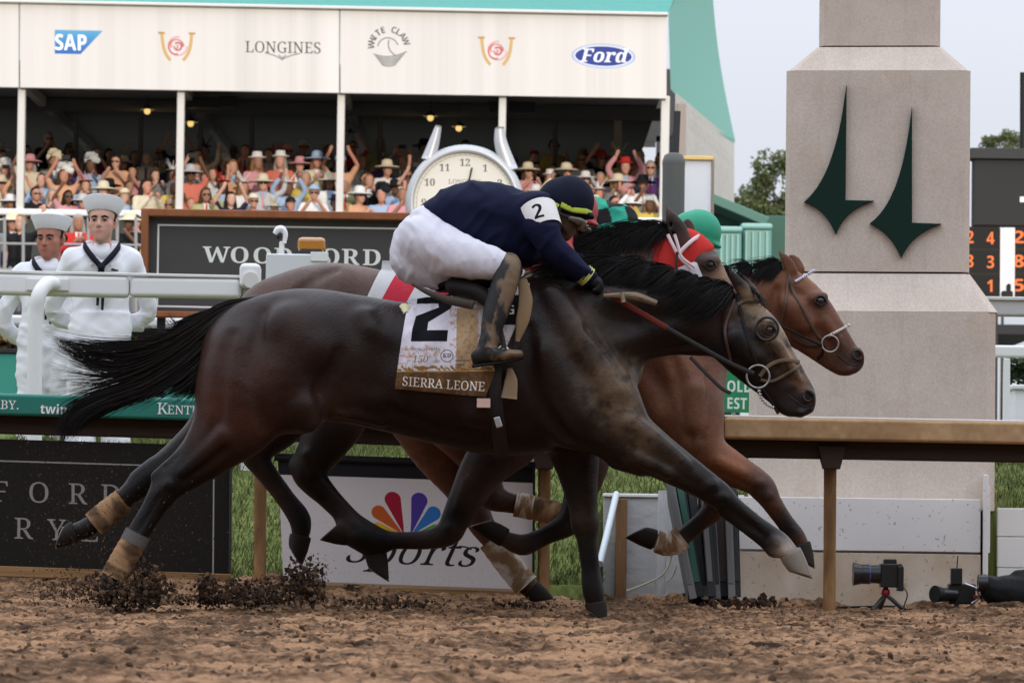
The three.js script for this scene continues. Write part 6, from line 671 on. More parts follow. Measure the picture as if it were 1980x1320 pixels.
{
  const g = HB.g, z = -.95;
  const M1 = [], crest = [[1120, 520], [1150, 497], [1180, 482], [1210, 470], [1240, 461], [1268, 456], [1292, 456]]; crest.forEach(([u, v]) => { M1.push([[u, v], [u - 10, v - 18, .03], [u - 44, v - 18, .05], [u - 92, v + 2, .07], [u - 120, v + 20, .08]], [[u, v], [u + 2, v - 12, .04], [u - 18, v + 6, .08], [u - 30, v + 44, .09]]); }); const mane = []; for (let i = 0; i < crest.length; i++) mane.push(...locks(M1.slice(i * 2, i * 2 + 2), z, 260, 60 + i, { spread: 24, dz: .016, wav: 4, steps: 10 })); part('mane', strands(mane, .0024), hairMat, g);
  part('tail', strands(locks([[[520, 575], [470, 640], [440, 740], [425, 840], [400, 925]], [[520, 580], [480, 650], [455, 750], [445, 850], [430, 930]], [[520, 580], [490, 660], [470, 760], [465, 860], [462, 915]]], z, 420, 71, { spread: 24, dz: .05, wav: 5 }), .004), hairTan, g);
  // hood: a shell following the head
  const shell = (name, nodes, m, k = .03) => part(name, solid(nodes.map(c => ({ n: c.n.map(HB.N), k, cut: c.cut })), .01, { smooth: 2 }).g, m, g);
  shell('hood', [{ n: [[1298, 500, 57, 0, .56], [1322, 494, 54, 0, .6], [1344, 510, 52, 0, .58]] }, { n: [[1300, 520, 52, 0, .66], [1322, 545, 46, 0, .66]] }, { n: [[1448, 566, 106, 0, 1.4]], cut: true }, { n: [[1304, 440, 18, .1, 1.2], [1314, 462, 15, .1, 1.2]], cut: true }, { n: [[1374, 516, 24, .09, 1.5]], cut: true }], mat([.52, .035, .03], .8, { bumpMap: weave, bumpScale: .002 }));
  shell('hood_panel', [{ n: [[1312, 535, 47, 0, .76], [1345, 522, 46, 0, .72], [1362, 520, 36, 0, .8]] }, { n: [[1310, 445, 66, 0, 1.6], [1350, 444, 58, 0, 1.6], [1400, 470, 40, 0, 1.6]], cut: true }, { n: [[1378, 518, 24, .09, 1.6]], cut: true }], mat([.66, .64, .66], .85, { bumpMap: weave, bumpScale: .002 }));
  const pk = mat([.66, .5, .5], .7); const ov = (n, p, w, m) => part(n, sweep(p.map(e => at(e[0], e[1], z).setZ(z + (e[2] || .105))), w / HB.s, .006, { sides: 8 }), m, g); ov('bridle', [[1290, 456, .09], [1300, 478, .11], [1312, 500, .118], [1335, 522, .112]], 3.5, pk); ov('bridle', [[1303, 456, .1], [1310, 480, .115], [1316, 500, .12], [1342, 520, .112]], 3, pk); ov('browband', [[1312, 492, .12], [1332, 472, .10], [1352, 456, .03]], 4, pk); ov('cheek_strap', [[1308, 490, .12], [1306, 515, .12], [1308, 540, .115]], 3, mat([.05, .03, .03], .6));
  // saddle cloth
  const tex = canvasTex(512, 512, (x, w, h) => { x.fillStyle = '#b5b3b2'; x.fillRect(0, 0, w, h); x.fillStyle = '#a82a38'; x.fillRect(90, 0, 130, h); x.fillRect(330, 0, 125, h); const R = rng(3); for (let i = 0; i < 300; i++) { x.fillStyle = `rgba(150,120,90,${R() * .12})`; x.fillRect(R() * w, R() * h, 6 + R() * 30, 3 + R() * 12); } });
  { const NU = 30, NV = 30, P = [], U = [], I = []; for (const off of [.03, .02]) for (let j = 0; j <= NV; j++) for (let i = 0; i <= NU; i++) { const a = i / NU, far = j > NV / 2, b = far ? (NV - j) / (NV / 2) : j / (NV / 2), vt = 516 + a * 8, vb = 760, v = vb + (vt - vb) * Math.sin(b * Math.PI / 2), u = lerp(738 - (v - 520) * .42, 1000, a), p = at(u, v, z); let zz = HB.W.surf(p.x, p.y, far ? -1 : 1) ?? z; if (b > .985) zz = z; P.push(p.x, p.y + (b > .93 ? off : 0), zz + (far ? -off : off)); U.push((u + (v - 520) * .5 - 738) / 200, b); } const n1 = (NU + 1) * (NV + 1); for (let l = 0; l < 2; l++) for (let j = 0; j < NV; j++) for (let i = 0; i < NU; i++) { const a = l * n1 + j * (NU + 1) + i, b = a + NU + 1; l ? I.push(a, b, a + 1, b, b + 1, a + 1) : I.push(a, a + 1, b, b, a + 1, b + 1); } for (let j = 0; j < NV; j++) for (const i of [0, NU]) { const a = j * (NU + 1) + i, b = a + NU + 1; I.push(a, b, a + n1, b, b + n1, a + n1); } tex.wrapS = THREE.RepeatWrapping; const q = new THREE.BufferGeometry(); q.setAttribute('position', new THREE.Float32BufferAttribute(P, 3)); q.setAttribute('uv', new THREE.Float32BufferAttribute(U, 2)); q.setIndex(I); q.computeVertexNormals(); part('saddle_cloth', q, mat([1, 1, 1], .85, { map: tex, bumpMap: weave, bumpScale: .001 }), g).userData.label = 'grey cloth with red stripes'; }
  part('saddle', solid([{ n: [[880, 520, 13, 0, 4.5], [960, 512, 14, 0, 5], [1010, 505, 12, 0, 3]].map(HB.N), k: .02 }], .014).g, M.leather, g);
  part('rein', sweep([at(1170, 520, z + .14), at(1260, 570, z + .14), at(1380, 620, z + .1)], .008, .004), M.leather, g);
}
// ------------------------------------------------ far horse
const HC = horse({
  z: -1.85, cell: .0115, foot: [1100, 1160], seed: 13, base: [.125, .05, .027], label: 'farthest red bay racehorse leading by a head beside the rail', lid: lidDark, muzzleMat: muzz, disp: skinFold(9), rough: .45,
  trunk: [[720, 650, 104, 0, .72], [800, 640, 112, 0, .76], [900, 652, 112, 0, .8], [1000, 668, 126, 0, .85], [1100, 672, 142, 0, .8], [1200, 678, 148, 0, .74], [1268, 694, 126, 0, .72], [1308, 742, 96, 0, .85]],
  muscles: [{ n: [[1250, 600, 44, .12], [1290, 690, 50, .17], [1320, 760, 48, .17], [1318, 810, 44, .12]], k: .05 }, { n: [[1340, 740, 54, .07], [1345, 800, 48, .09], [1340, 838, 36, .09]], k: .05 }, { n: [[1352, 748, 44, -.06], [1352, 806, 40, -.08]], k: .04 }],
  neck: [[1290, 660, 112, 0, .6], [1360, 622, 88, 0, .5], [1425, 596, 70, 0, .45], [1480, 580, 58, 0, .48]],
  head: [[1516, 568, 52, 0, .56], [1540, 582, 50, 0, .6], [1568, 608, 46, 0, .6], [1604, 652, 38, 0, .55], [1630, 682, 31, 0, .58], [1648, 697, 25, 0, .68]], jaw: [[1530, 616, 48, 0, .62], [1566, 654, 33, 0, .56], [1600, 690, 21, 0, .62], [1624, 708, 17, 0, .85], [1632, 712, 14, 0, 1]],
  headBits: [{ n: [[1520, 590, 22, .055], [1545, 625, 20, .055]], k: .03 }, { n: [[1570, 578, 12, .062], [1590, 576, 11, .058]], k: .02 }, { n: [[1595, 620, 7, .055], [1622, 655, 6, .048]], k: .02 }, { n: [[1658, 684, 12, .035], [1663, 692, 9, .035]], k: .015 }, { n: [[1640, 716, 9, 0, 2.2], [1656, 710, 8, 0, 2.2]], k: .012 }],
  ears: [[[1530, 524, 13, .045, .7], [1522, 508, 12, .05, .6], [1512, 495, 7, .05, .6], [1506, 485, 2.5, .045, .7]], [[1548, 520, 12, -.05, .7], [1540, 504, 11, -.055, .6], [1528, 490, 3, -.05, .7]]],
  legs: [
    { n: [[1325, 800, 66, .15, .8], [1358, 872, 44, .16], [1410, 906, 34, .16], [1455, 930, 27, .16], [1472, 946, 26, .16], [1488, 972, 20, .16], [1512, 1006, 17, .16], [1532, 1034, 19, .16], [1543, 1052, 17, .16]] },
    { n: [[1310, 800, 66, -.15, .8], [1342, 872, 44, -.16], [1374, 925, 33, -.16], [1390, 962, 26, -.16], [1386, 982, 24, -.16], [1358, 1008, 18, -.16], [1325, 1036, 18, -.16], [1308, 1050, 20, -.16], [1288, 1052, 17, -.16], [1268, 1044, 15, -.16]] },
    { n: [[800, 720, 85, .13, .8], [870, 805, 62, .15], [925, 878, 44, .14], [940, 935, 32, .13], [952, 960, 27, .13], [985, 972, 20, .13], [1045, 984, 18, .13], [1085, 996, 20, .13], [1110, 1004, 17, .13]] },
    { n: [[790, 740, 80, -.13, .8], [835, 850, 56, -.15], [890, 935, 38, -.14], [918, 988, 29, -.13], [930, 1012, 26, -.13], [955, 1050, 20, -.13], [990, 1098, 19, -.13], [1014, 1126, 21, -.13], [1028, 1140, 18, -.13]] }],
  details: [{ n: [[1296, 700, 10, .5], [1318, 770, 11, .5], [1330, 850, 9, .5]], k: .025, cut: true }, { n: [[1368, 720, 9, .5], [1362, 790, 10, .5], [1350, 850, 8, .5]], k: .02, cut: true }, { n: [[1240, 740, 30, .7], [1275, 800, 34, .7]], k: .03 }, { n: [[1335, 760, 26, .7], [1335, 820, 24, .7]], k: .02 }, { n: [[1385, 895, 15, .5], [1430, 915, 12, .5]], k: .016 }, { n: [[1380, 915, 6, .5], [1440, 940, 6, .5]], k: .012, cut: true }, { n: [[1462, 934, 12, .5]], k: .01 }, { n: [[1480, 958, 11, .5]], k: .01 }, { n: [[1496, 990, 5, .4], [1524, 1032, 5, .4]], k: .008, cut: true },
    { n: [[1590, 622, 7, .5], [1612, 650, 6, .5], [1630, 672, 5, .5]], k: .012 }, { n: [[1572, 630, 9, .6], [1592, 660, 9, .6], [1612, 682, 7, .6]], k: .02, cut: true }, { n: [[1530, 560, 12, .6], [1548, 572, 10, .6]], k: .02, cut: true }, { n: [[1535, 600, 26, .75], [1555, 625, 22, .75]], k: .02 }, { n: [[1450, 640, 9, .5], [1390, 660, 10, .5]], k: .025, cut: true }],
  cuts: [{ n: [[1500, 560, 9, .08], [1494, 600, 10, .085], [1512, 642, 9, .085], [1540, 668, 8, .072]], k: .015 }, { n: [[1654, 682, 6, .06], [1661, 690, 6, .056]], k: .008 }, { n: [[1516, 500, 4, .075], [1524, 514, 6, .08]], k: .008 }, { n: [[1650, 708, 3, .05], [1628, 694, 3, .055]], k: .006 }], hooves: [[1543, 1050, 1556, 1094, 23, .16], [1270, 1044, 1222, 1028, 24, -.16], [1108, 1004, 1150, 1018, 22, .13], [1026, 1138, 1056, 1164, 23, -.13, 0, M.hoof, -.7]],
  bandages: [{ n: [[996, 975], [1012, 978], [1030, 982]], r: [22, 22], dz: .13, m: bandW }, { n: [[1026, 981], [1060, 989], [1090, 998]], r: [21, 22], dz: .13, m: bandM }, { n: [[948, 1044], [970, 1074], [1000, 1112], [1018, 1132]], r: [23, 24], dz: -.13, m: bandW }, { n: [[1322, 1038], [1308, 1049], [1290, 1052], [1272, 1046]], r: [22, 20], dz: -.16, m: bandW }],
  eye: [1585, 583, 9], nostril: [1657, 687, 9],
  blobs: [[1330, 780, 90, [.16, .078, .048], .7], [1540, 560, 60, [.15, .058, .028], .7], [1590, 640, 40, [.12, .044, .023], .7], [1520, 620, 34, [.09, .034, .019], .6], [1575, 545, 24, [.22, .10, .05], .6], [1655, 700, 34, [.03, .022, .02], .9], [1620, 690, 34, [.05, .028, .02], .8], [1586, 585, 18, [.03, .018, .013], .85], [1410, 900, 60, [.24, .09, .04], .8], [1470, 945, 44, [.04, .025, .02], .9], [1520, 1020, 60, dBlk, .98], [1390, 960, 50, dBlk, .95], [1340, 1020, 60, dBlk, .98], [1270, 1045, 30, [.25, .17, .12], .8], [940, 940, 70, [.03, .02, .017], .9], [1050, 990, 70, dBlk, .9], [920, 1000, 70, [.06, .03, .022], .9], [1000, 1110, 60, dBlk, .9], [1400, 620, 60, [.09, .045, .03], .7]],
});
{
  const g = HC.g, z = -1.85; const M1 = [], crest = [[1330, 560], [1370, 545], [1410, 532], [1450, 526], [1485, 524], [1508, 520]]; crest.forEach(([u, v]) => M1.push([[u, v], [u - 8, v - 14, .03], [u - 30, v - 12, .05], [u - 56, v + 2, .06]], [[u, v], [u - 2, v - 8, .04], [u - 18, v + 10, .07], [u - 30, v + 30, .08]])); const mane = []; for (let i = 0; i < crest.length; i++) mane.push(...locks(M1.slice(i * 2, i * 2 + 2), z, 240, 80 + i, { spread: 18, dz: .016, wav: 3, steps: 9 })); part('mane', strands(mane, .0023), hairMat, g);
  part('tail', strands(locks([[[640, 600], [590, 680], [560, 760], [540, 850]], [[640, 600], [600, 690], [580, 780], [570, 860]]], z, 200, 91, { spread: 20 }), .004), hairMat, g);
  const sub = (n, p, w, m, l = .006) => HC.strap(n, p, w, m, g, l); sub('bridle', [[1524, 532], [1530, 560], [1550, 600], [1572, 640], [1590, 660]], 6, mat([.09, .055, .035], .6)); sub('throat_lash', [[1522, 540], [1516, 590], [1505, 640]], 5, mat([.09, .055, .035], .6)); sub('rein', [[1585, 668], [1560, 668], [1530, 654]], 6, mat([.03, .02, .016], .6));
  sub('lip_line', [[1664, 702], [1650, 708], [1634, 700], [1620, 688]], 3.2, lidDark, .0);
  { const bead = []; for (let i = 0; i < 9; i++) { const p = at(lerp(1538, 1572, i / 8), lerp(545, 525, i / 8), z), q = new THREE.SphereGeometry(.009, 8, 6); q.translate(p.x, p.y, (HC.W.surf(p.x, p.y) ?? z + .05) + .006); bead.push(q); } part('browband', merge(bead), mat([.55, .52, .62], .4), g); const bd = []; for (let i = 0; i < 10; i++) { const p = at(lerp(1602, 1640, i / 9), lerp(650, 630, i / 9), z), q = new THREE.SphereGeometry(.009, 8, 6); q.translate(p.x, p.y, (HC.W.surf(p.x, p.y) ?? z + .05) + .006); bd.push(q); } part('noseband', merge(bd), mat([.55, .5, .46], .4), g); }
  { const c = at(1603, 666, z), t = new THREE.TorusGeometry(16 / HC.s, .005, 8, 26); t.translate(c.x, c.y, z + .085); part('bit_ring', t, tackM, g); } part('chin_strap', sweep([at(1594, 668, z + .07), at(1590, 685, z + .06), at(1580, 694, z + .04)], .009, .006), M.leather, g);
  part('saddle', solid([{ n: [[1040, 530, 13, 0, 4.5], [1110, 524, 14, 0, 5], [1160, 520, 12, 0, 3]].map(HC.N), k: .02 }], .016).g, M.leather, g); part('rein', sweep([at(1330, 530, z + .1), at(1450, 600, z + .12), at(1590, 668, z + .09)], .007, .004), M.leather, g);
}
// ---------------------------------------------------------------- jockeys
function fist(c, dir, up, side, r) { // palm, four curled fingers, thumb; c: wrist, dir: towards knuckles, up: back of hand, side: across fingers
  const P = (a, b, d) => c.clone().addScaledVector(dir, a).addScaledVector(up, b).addScaledVector(side, d), q = (p, rr) => nd(p.x, p.y, p.z, rr), C = [{ n: [q(P(0, 0, 0), .026), q(P(.045, .004, 0), .03)], k: .01 }]; for (let i = 0; i < 4; i++) { const s = -.033 + i * .022, l = [.9, 1, .97, .82][i]; C.push({ n: [q(P(.055, .012, s), .0105), q(P(.078 * l, .004, s), .0105), q(P(.08 * l, -.022, s), .0098), q(P(.056, -.034, s), .009)], k: .005, sub: 3 }); } C.push({ n: [q(P(.02, -.005, -.035), .012), q(P(.045, -.022, -.045), .0115), q(P(.066, -.03, -.03), .01)], k: .006, sub: 3 }); return C;
}
function jockey(o) {
  const { z } = o, s = ppm(z), D = o.d || [0, 0], K = o.k || 1; const hp = at(o.seat[0], o.seat[1], z), g = thing('person', o.label, 'person', hp.toArray());
  const U = (u, v) => [o.seat[0] + (u - 850) * K, o.seat[1] + (v - 480) * K]; const N = a => { const [u, v] = U(a[0], a[1]), p = at(u + (a[5] || 0), v + (a[6] || 0), z); return nd(p.x, p.y, z + (a[3] || 0), a[2] * K / s, a[4] || 1); }, P = (u, v, dz) => { const w = U(u, v); return at(w[0], w[1], z).setZ(z + dz); };
  const H = o.head || [0, 0], wr = (f, a) => (x, y, zz) => a * (fbm(x * f, y * f * 1.3, zz * f, 3) - .5);
  // breeches
  const leg = sg => [[818, 468, 46, sg * .13], [850, 488, 46, sg * .17], [898, 505, 38, sg * .225], [942, 516, 29, sg * .275], [964, 522, 24, sg * .295]];
  part('breeches', solid([{ n: [[834, 430, 38, 0, 1.55], [806, 472, 43, 0, 1.6], [800, 505, 38, 0, 1.7], [840, 530, 26, 0, 2.4], [885, 545, 16, 0, 3.6]].map(N), k: .03 }, { n: leg(1).map(N), k: .018 }, { n: leg(-1).map(N), k: .018 }], .0085, { smooth: 1, disp: (x, y, zz) => .004 - .010 * fold(x * 6 + y * 10, y * 4 - x * 3, zz * 4) - .009 * fold(x * 18 - y * 6, y * 6 + x * 5, zz * 5) - .006 * fold(x * 34 + y * 20, y * 9, zz * 8) }).g, o.breech, g);
  // boots
  const bAnk = P(944, 655, 0);
  for (const sg of [1, -1]) { const bs = solid([{ n: [[986, 516, 20, sg * .305], [984, 532, 25, sg * .325], [974, 565, 26, sg * .345], [960, 610, 25, sg * .365], [950, 650, 20, sg * .385], [944, 680, 17, sg * .40]].map(N), k: .02 }, { n: [[928, 697, 15, sg * .405, .95], [950, 696, 14, sg * .41, 1.1], [980, 694, 11, sg * .405, 1.5], [1004, 692, 7, sg * .40, 1.8]].map(N), k: .02 }, { n: [[922, 706, 9, sg * .405, 1.2], [922, 713, 7, sg * .405, 1.2]].map(N), k: .01 }], .008, { smooth: 1, disp: (x, y, zz) => .003 - .006 * fold(x * 12, y * 26 + x * 9, zz * 12) * (y < bAnk.y ? 1.6 : .5) }).g; const ax = [P(980, 552, 0), P(944, 680, 0)];
    paint(bs, (x, y, zz, c) => { const t = clamp((y - ax[1].y) / (ax[0].y - ax[1].y)), dx = x - lerp(ax[1].x, ax[0].x, t), m = sstep(.42, .6, fbm(x * 18, y * 11, zz * 18, 4) + (y < ax[1].y ? -.06 : dx < -.012 ? -.16 : .07)); c[0] = lerp(.012, .15, m); c[1] = lerp(.0105, .098, m); c[2] = lerp(.010, .056, m); }); part('boot', bs, o.boot, g); }
  for (const sg of [1, -1]) part('boot_sole', sweep([P(914, 716, sg * .405), P(940, 712, sg * .408), P(975, 708, sg * .405), P(1010, 699, sg * .4)], .008, [.02, .028, .034, .012], { sides: 10 }), M.black, g);
  // jacket
  const arm = sg => sg > 0 ? [[1036, 412, 36, .13], [1048, 448, 29, .20], [1066, 484, 25, .21], [1100, 514, 22, .19], [1136, 541, 15, .15]] : [[1036, 412, 36, -.13], [1050, 450, 29, -.2], [1070, 488, 25, -.21], [1110, 508, 22, -.17], [1150, 530, 15, -.1]];
  const jk = solid([{ n: [[848, 428, 42, 0, 1.35], [890, 412, 56, 0, 1.3], [945, 413, 61, 0, 1.25], [1000, 424, 57, 0, 1.35], [1038, 430, 42, 0, 1.7]].map(N), k: .05 }, { n: [[900, 446, 42, 0, 1.6], [960, 464, 47, 0, 1.5], [1014, 474, 40, 0, 1.4]].map(N), k: .05 }, { n: arm(1).map(N), k: .04 }, { n: arm(-1).map(N), k: .04 }], .0085, { smooth: 1, disp: (x, y, zz) => .005 - .013 * fold(x * 5 + y * 9, y * 6 - x * 3, zz * 5) - .008 * fold(x * 14 - y * 10, y * 8, zz * 11) });
  if (o.checks) { paint(jk.g, (x, y, zz, c) => { const k = (Math.floor((x + y * .25) / .085) + Math.floor((y - x * .12) / .085)) & 1; const q = k ? [.03, .30, .20] : [.014, .014, .015]; c[0] = q[0]; c[1] = q[1]; c[2] = q[2]; }); }
  part('jacket', jk.g, o.jacket, g);
  // body: head, neck, torso under the clothes, hands
  const hc = P(1090 + H[0], 412 + H[1], 0), T = new THREE.Matrix4().makeRotationFromEuler(new THREE.Euler(0, Math.PI / 2 - .12, -.42, 'ZYX')).setPosition(hc); const hd = place(headChains(true), T);
  part('body', solid([...hd, { n: [[1030, 425, 26, 0], [1055 + H[0] * .7, 420 + H[1] * .7, 24, 0], [1078 + H[0], 418 + H[1], 23, 0]].map(N), k: .03 }, { n: [[860, 430, 34, 0, 1.3], [950, 425, 46, 0, 1.3], [1020, 428, 40, 0, 1.4]].map(N), k: .03 }, { n: arm(1).slice(1).map(a => N([a[0], a[1], a[2] * .7, a[3]])), k: .02 }], .0078, { smooth: 1 }).g, o.skin || skinMs[3], g);
  for (const sg of [1, -1]) { const w = sg > 0 ? P(1136, 541, .15) : P(1150, 530, -.1), dir = P(1164, 560, 0).sub(P(1136, 541, 0)).setZ(0).normalize(); const up = V(-dir.y, dir.x, 0).multiplyScalar(-1); if (up.y < 0) up.negate(); part('glove', solid(fist(w, dir, up, V(0, 0, sg)), .005, { smooth: 1 }).g, o.glove || M.leather, g); part('cuff', sweep([P(sg > 0 ? 1126 : 1140, sg > 0 ? 533 : 523, sg > 0 ? .158 : -.11), w], t => (20 + 1.2 * Math.sin(t * 16)) * K / s, t => (20 + 1.2 * Math.sin(t * 16)) * K / s, { sides: 14, seg: 12 }), o.cuff, g); }
  // helmet: dome, peak, band, goggles
  const hl = solid([{ n: [[1086, 390, 48, 0, .84], [1100, 388, 50, 0, .84]].map(a => N([a[0] + H[0], a[1] + H[1], a[2], 0, a[4]])), k: .02, sub: 1 }, { n: [[1118, 412, 9, 0, 4], [1136, 417, 7, 0, 4], [1147, 420, 4, 0, 3.5]].map(a => N([a[0] + H[0], a[1] + H[1], a[2], 0, a[4]])), k: .015 }, { n: [[1096, 515, 100, 0, 1], [1060, 500, 96, 0, 1]].map(a => N([a[0] + H[0], a[1] + H[1], a[2], 0, a[4]])), k: .008, cut: true }], .008, { smooth: 2, disp: (x, y, zz) => .003 * (fbm(x * 20, y * 20, zz * 20, 2) - .5) });
  part('helmet', hl.g, o.helmet, g);
  const band = (pts, w, m, nm) => { const c = new THREE.CatmullRomCurve3(pts.map(p => V(p[0] + H[0], p[1] + H[1], 0))), L = []; for (let i = 0; i <= 20; i++) { const q = c.getPoint(i / 20), p = P(q.x, q.y, 0), zz = hl.surf(p.x, p.y); L.push(p.setZ((zz ?? z + .01) + .002)); } part(nm, sweep(L, w * K / s, .003, { seg: 40, sides: 6 }), m, g); };
  if (o.band) { band([[1046, 378], [1062, 393], [1080, 402]], 4, o.band, 'helmet_band'); band([[1084, 399], [1108, 409], [1144, 412]], 5.5, o.band, 'helmet_band'); }
  part('goggles', sweep([P(1098 + H[0], 424 + H[1], .085), P(1118 + H[0], 430 + H[1], .072), P(1128 + H[0], 436 + H[1], .03), P(1129 + H[0], 437 + H[1], -.03)], [.012, .022, .026, .024], [.008, .012, .012, .012], { sides: 10 }), pmat([.06, .045, .03], .2, { clearcoat: 1 }), g); part('goggle_strap', sweep([P(1048 + H[0], 404 + H[1], .03), P(1070 + H[0], 412 + H[1], .088), P(1098 + H[0], 423 + H[1], .09)], .008, .004), M.black, g); part('chin_strap', sweep([P(1076 + H[0], 412 + H[1], .083), P(1086 + H[0], 440 + H[1], .07), P(1100 + H[0], 458 + H[1], .03)], .006, .003), M.black, g);
  if (o.patch) { const tx = canvasTex(512, 128, (x, w, h) => { x.fillStyle = '#dcd8d4'; x.fillRect(0, 0, w, h); x.fillStyle = '#1a1a1e'; x.save(); x.translate(128, 64); x.transform(1, .1, -.1, 1, 0, 0); x.font = 'bold 92px sans-serif'; x.textAlign = 'center'; x.textBaseline = 'middle'; x.fillText('2', 0, 6); x.restore(); }); part('arm_number', sweep([P(1053, 452, .2), P(1045, 432, .175), P(1038, 414, .145)], [30 * K / s, 32.5 * K / s, 35 * K / s].map(v => v + .011), [30 * K / s, 33 * K / s, 36 * K / s].map(v => v + .015), { sides: 24, seg: 10, cap: false }), mat([1, 1, 1], .8, { map: tx }), g); }
  return { g, P, N };
}
const breechA = mat([.60, .585, .64], .8, { bumpMap: weave, bumpScale: .0008 }), bootA = mat([1, 1, 1], .55, { vertexColors: true });
jockey({ z: 0, seat: [850, 480], label: 'nearest jockey in navy jacket and white breeches crouching over the dark horse', breech: breechA, boot: bootA, jacket: mat([.0075, .0095, .030], .8, { bumpMap: weave, bumpScale: .0008 }), helmet: mat([.008, .0095, .022], .75, { bumpMap: weave, bumpScale: .0006 }), band: mat([.42, .52, .05], .6), cuff: mat([.48, .47, .14], .7), patch: true, skin: mat([.10, .055, .036], .6), glove: mat([.02, .02, .02], .7) });
jockey({ z: -.95, seat: [895, 515], k: .93, head: [-18, -26], label: 'jockey in rose pink jacket hidden behind the navy jockey', breech: breechA, boot: bootA, jacket: mat([.42, .07, .075], .8), helmet: mat([.42, .07, .075], .6), cuff: M.offwhite, glove: M.offwhite, skin: mat([.14, .075, .05], .6) });
jockey({ z: -1.85, seat: [1030, 490], k: .9, head: [106, 46], label: 'farthest jockey in green and black checks with green helmet', breech: breechA, boot: bootA, jacket: mat([1, 1, 1], .8, { vertexColors: true }), helmet: mat([.025, .30, .17], .5), cuff: M.black, checks: true, skin: mat([.16, .08, .055], .6) });
{ // whip in the near jockey's hand
  const g = thing('riding_whip', 'muddy tan riding whip gripped in the navy jockeys glove', 'whip', at(1168, 566, .16).toArray()); part('handle', sweep([at(1168, 572, .2), at(1200, 571, .21), at(1230, 573, .21), at(1270, 586, .2)], [.010, .014, .020, .013], [.010, .012, .015, .012], { seg: 30 }), mat([.20, .15, .10], .8, { bumpMap: speck, bumpScale: .01 }), g); part('binding', sweep([at(1203, 563, .212), at(1206, 584, .212)], .011, .014), mat([.26, .2, .14], .8), g);
}
// ---------------------------------------------------------------- soil thrown up by the hooves
{
  const g0 = new THREE.IcosahedronGeometry(1, 0), p = g0.attributes.position; for (let i = 0; i < p.count; i++) { const x = p.getX(i), y = p.getY(i), zz = p.getZ(i), s = .45 + 1.1 * fbm(x * 2.2 + 3, y * 2.2, zz * 2.2, 2); p.setXYZ(i, x * s, y * s, zz * s); } g0.computeVertexNormals();
  const R = rng(55), L = []; const gauss = () => (R() + R() + R() - 1.5) * 1.15;
  const puff = (u, v, su, sv, z, sz, n, r0, r1) => { for (let i = 0; i < n; i++) L.push([u + gauss() * su, v + gauss() * sv, z + gauss() * sz, lerp(r0, r1, Math.pow(R(), 3))]); };
  puff(245, 1146, 72, 28, .1, .22, 1300, .002, .013); puff(288, 1134, 30, 36, .1, .14, 560, .002, .014); puff(150, 1135, 90, 30, .05, .3, 900, .0015, .007); puff(480, 1146, 84, 24, 0, .22, 1400, .002, .012); puff(588, 1124, 32, 32, 0, .14, 850, .002, .014); puff(400, 1140, 16, 26, 0, .1, 500, .002, .012); puff(610, 1100, 26, 24, 0, .15, 110, .002, .006); puff(740, 1165, 110, 10, -.3, .3, 260, .004, .014); puff(220, 1020, 170, 85, -.2, .8, 2600, .0012, .0036); puff(150, 890, 160, 60, -.2, .8, 600, .001, .003); puff(1010, 1168, 60, 8, -1.5, .2, 120, .004, .012); puff(1440, 1165, 60, 8, -2.6, .2, 160, .006, .02); puff(430, 1160, 180, 10, -.1, .3, 420, .004, .013);
  const m = new THREE.InstancedMesh(g0, mat([1, 1, 1], .95), L.length), d = new THREE.Object3D(), c = new THREE.Color(); L.forEach(([u, v, z, r], i) => { d.position.copy(at(u, v, z)); d.position.y = Math.max(d.position.y, dirtH(d.position.x, z) - .004); d.rotation.set(R() * 6, R() * 6, R() * 6); d.scale.set(r * (.7 + R() * 1.4), r * (.6 + R() * .7), r * (.6 + R() * .8)); d.updateMatrix(); m.setMatrixAt(i, d.matrix); const k = R(); m.setColorAt(i, c.setRGB(lerp(.03, .15, k * k), lerp(.019, .09, k * k), lerp(.013, .056, k * k))); }); struct(m, 'flying_soil', 'stuff'); tag(m, 'brown soil clods flying up behind the hooves', 'soil');
}
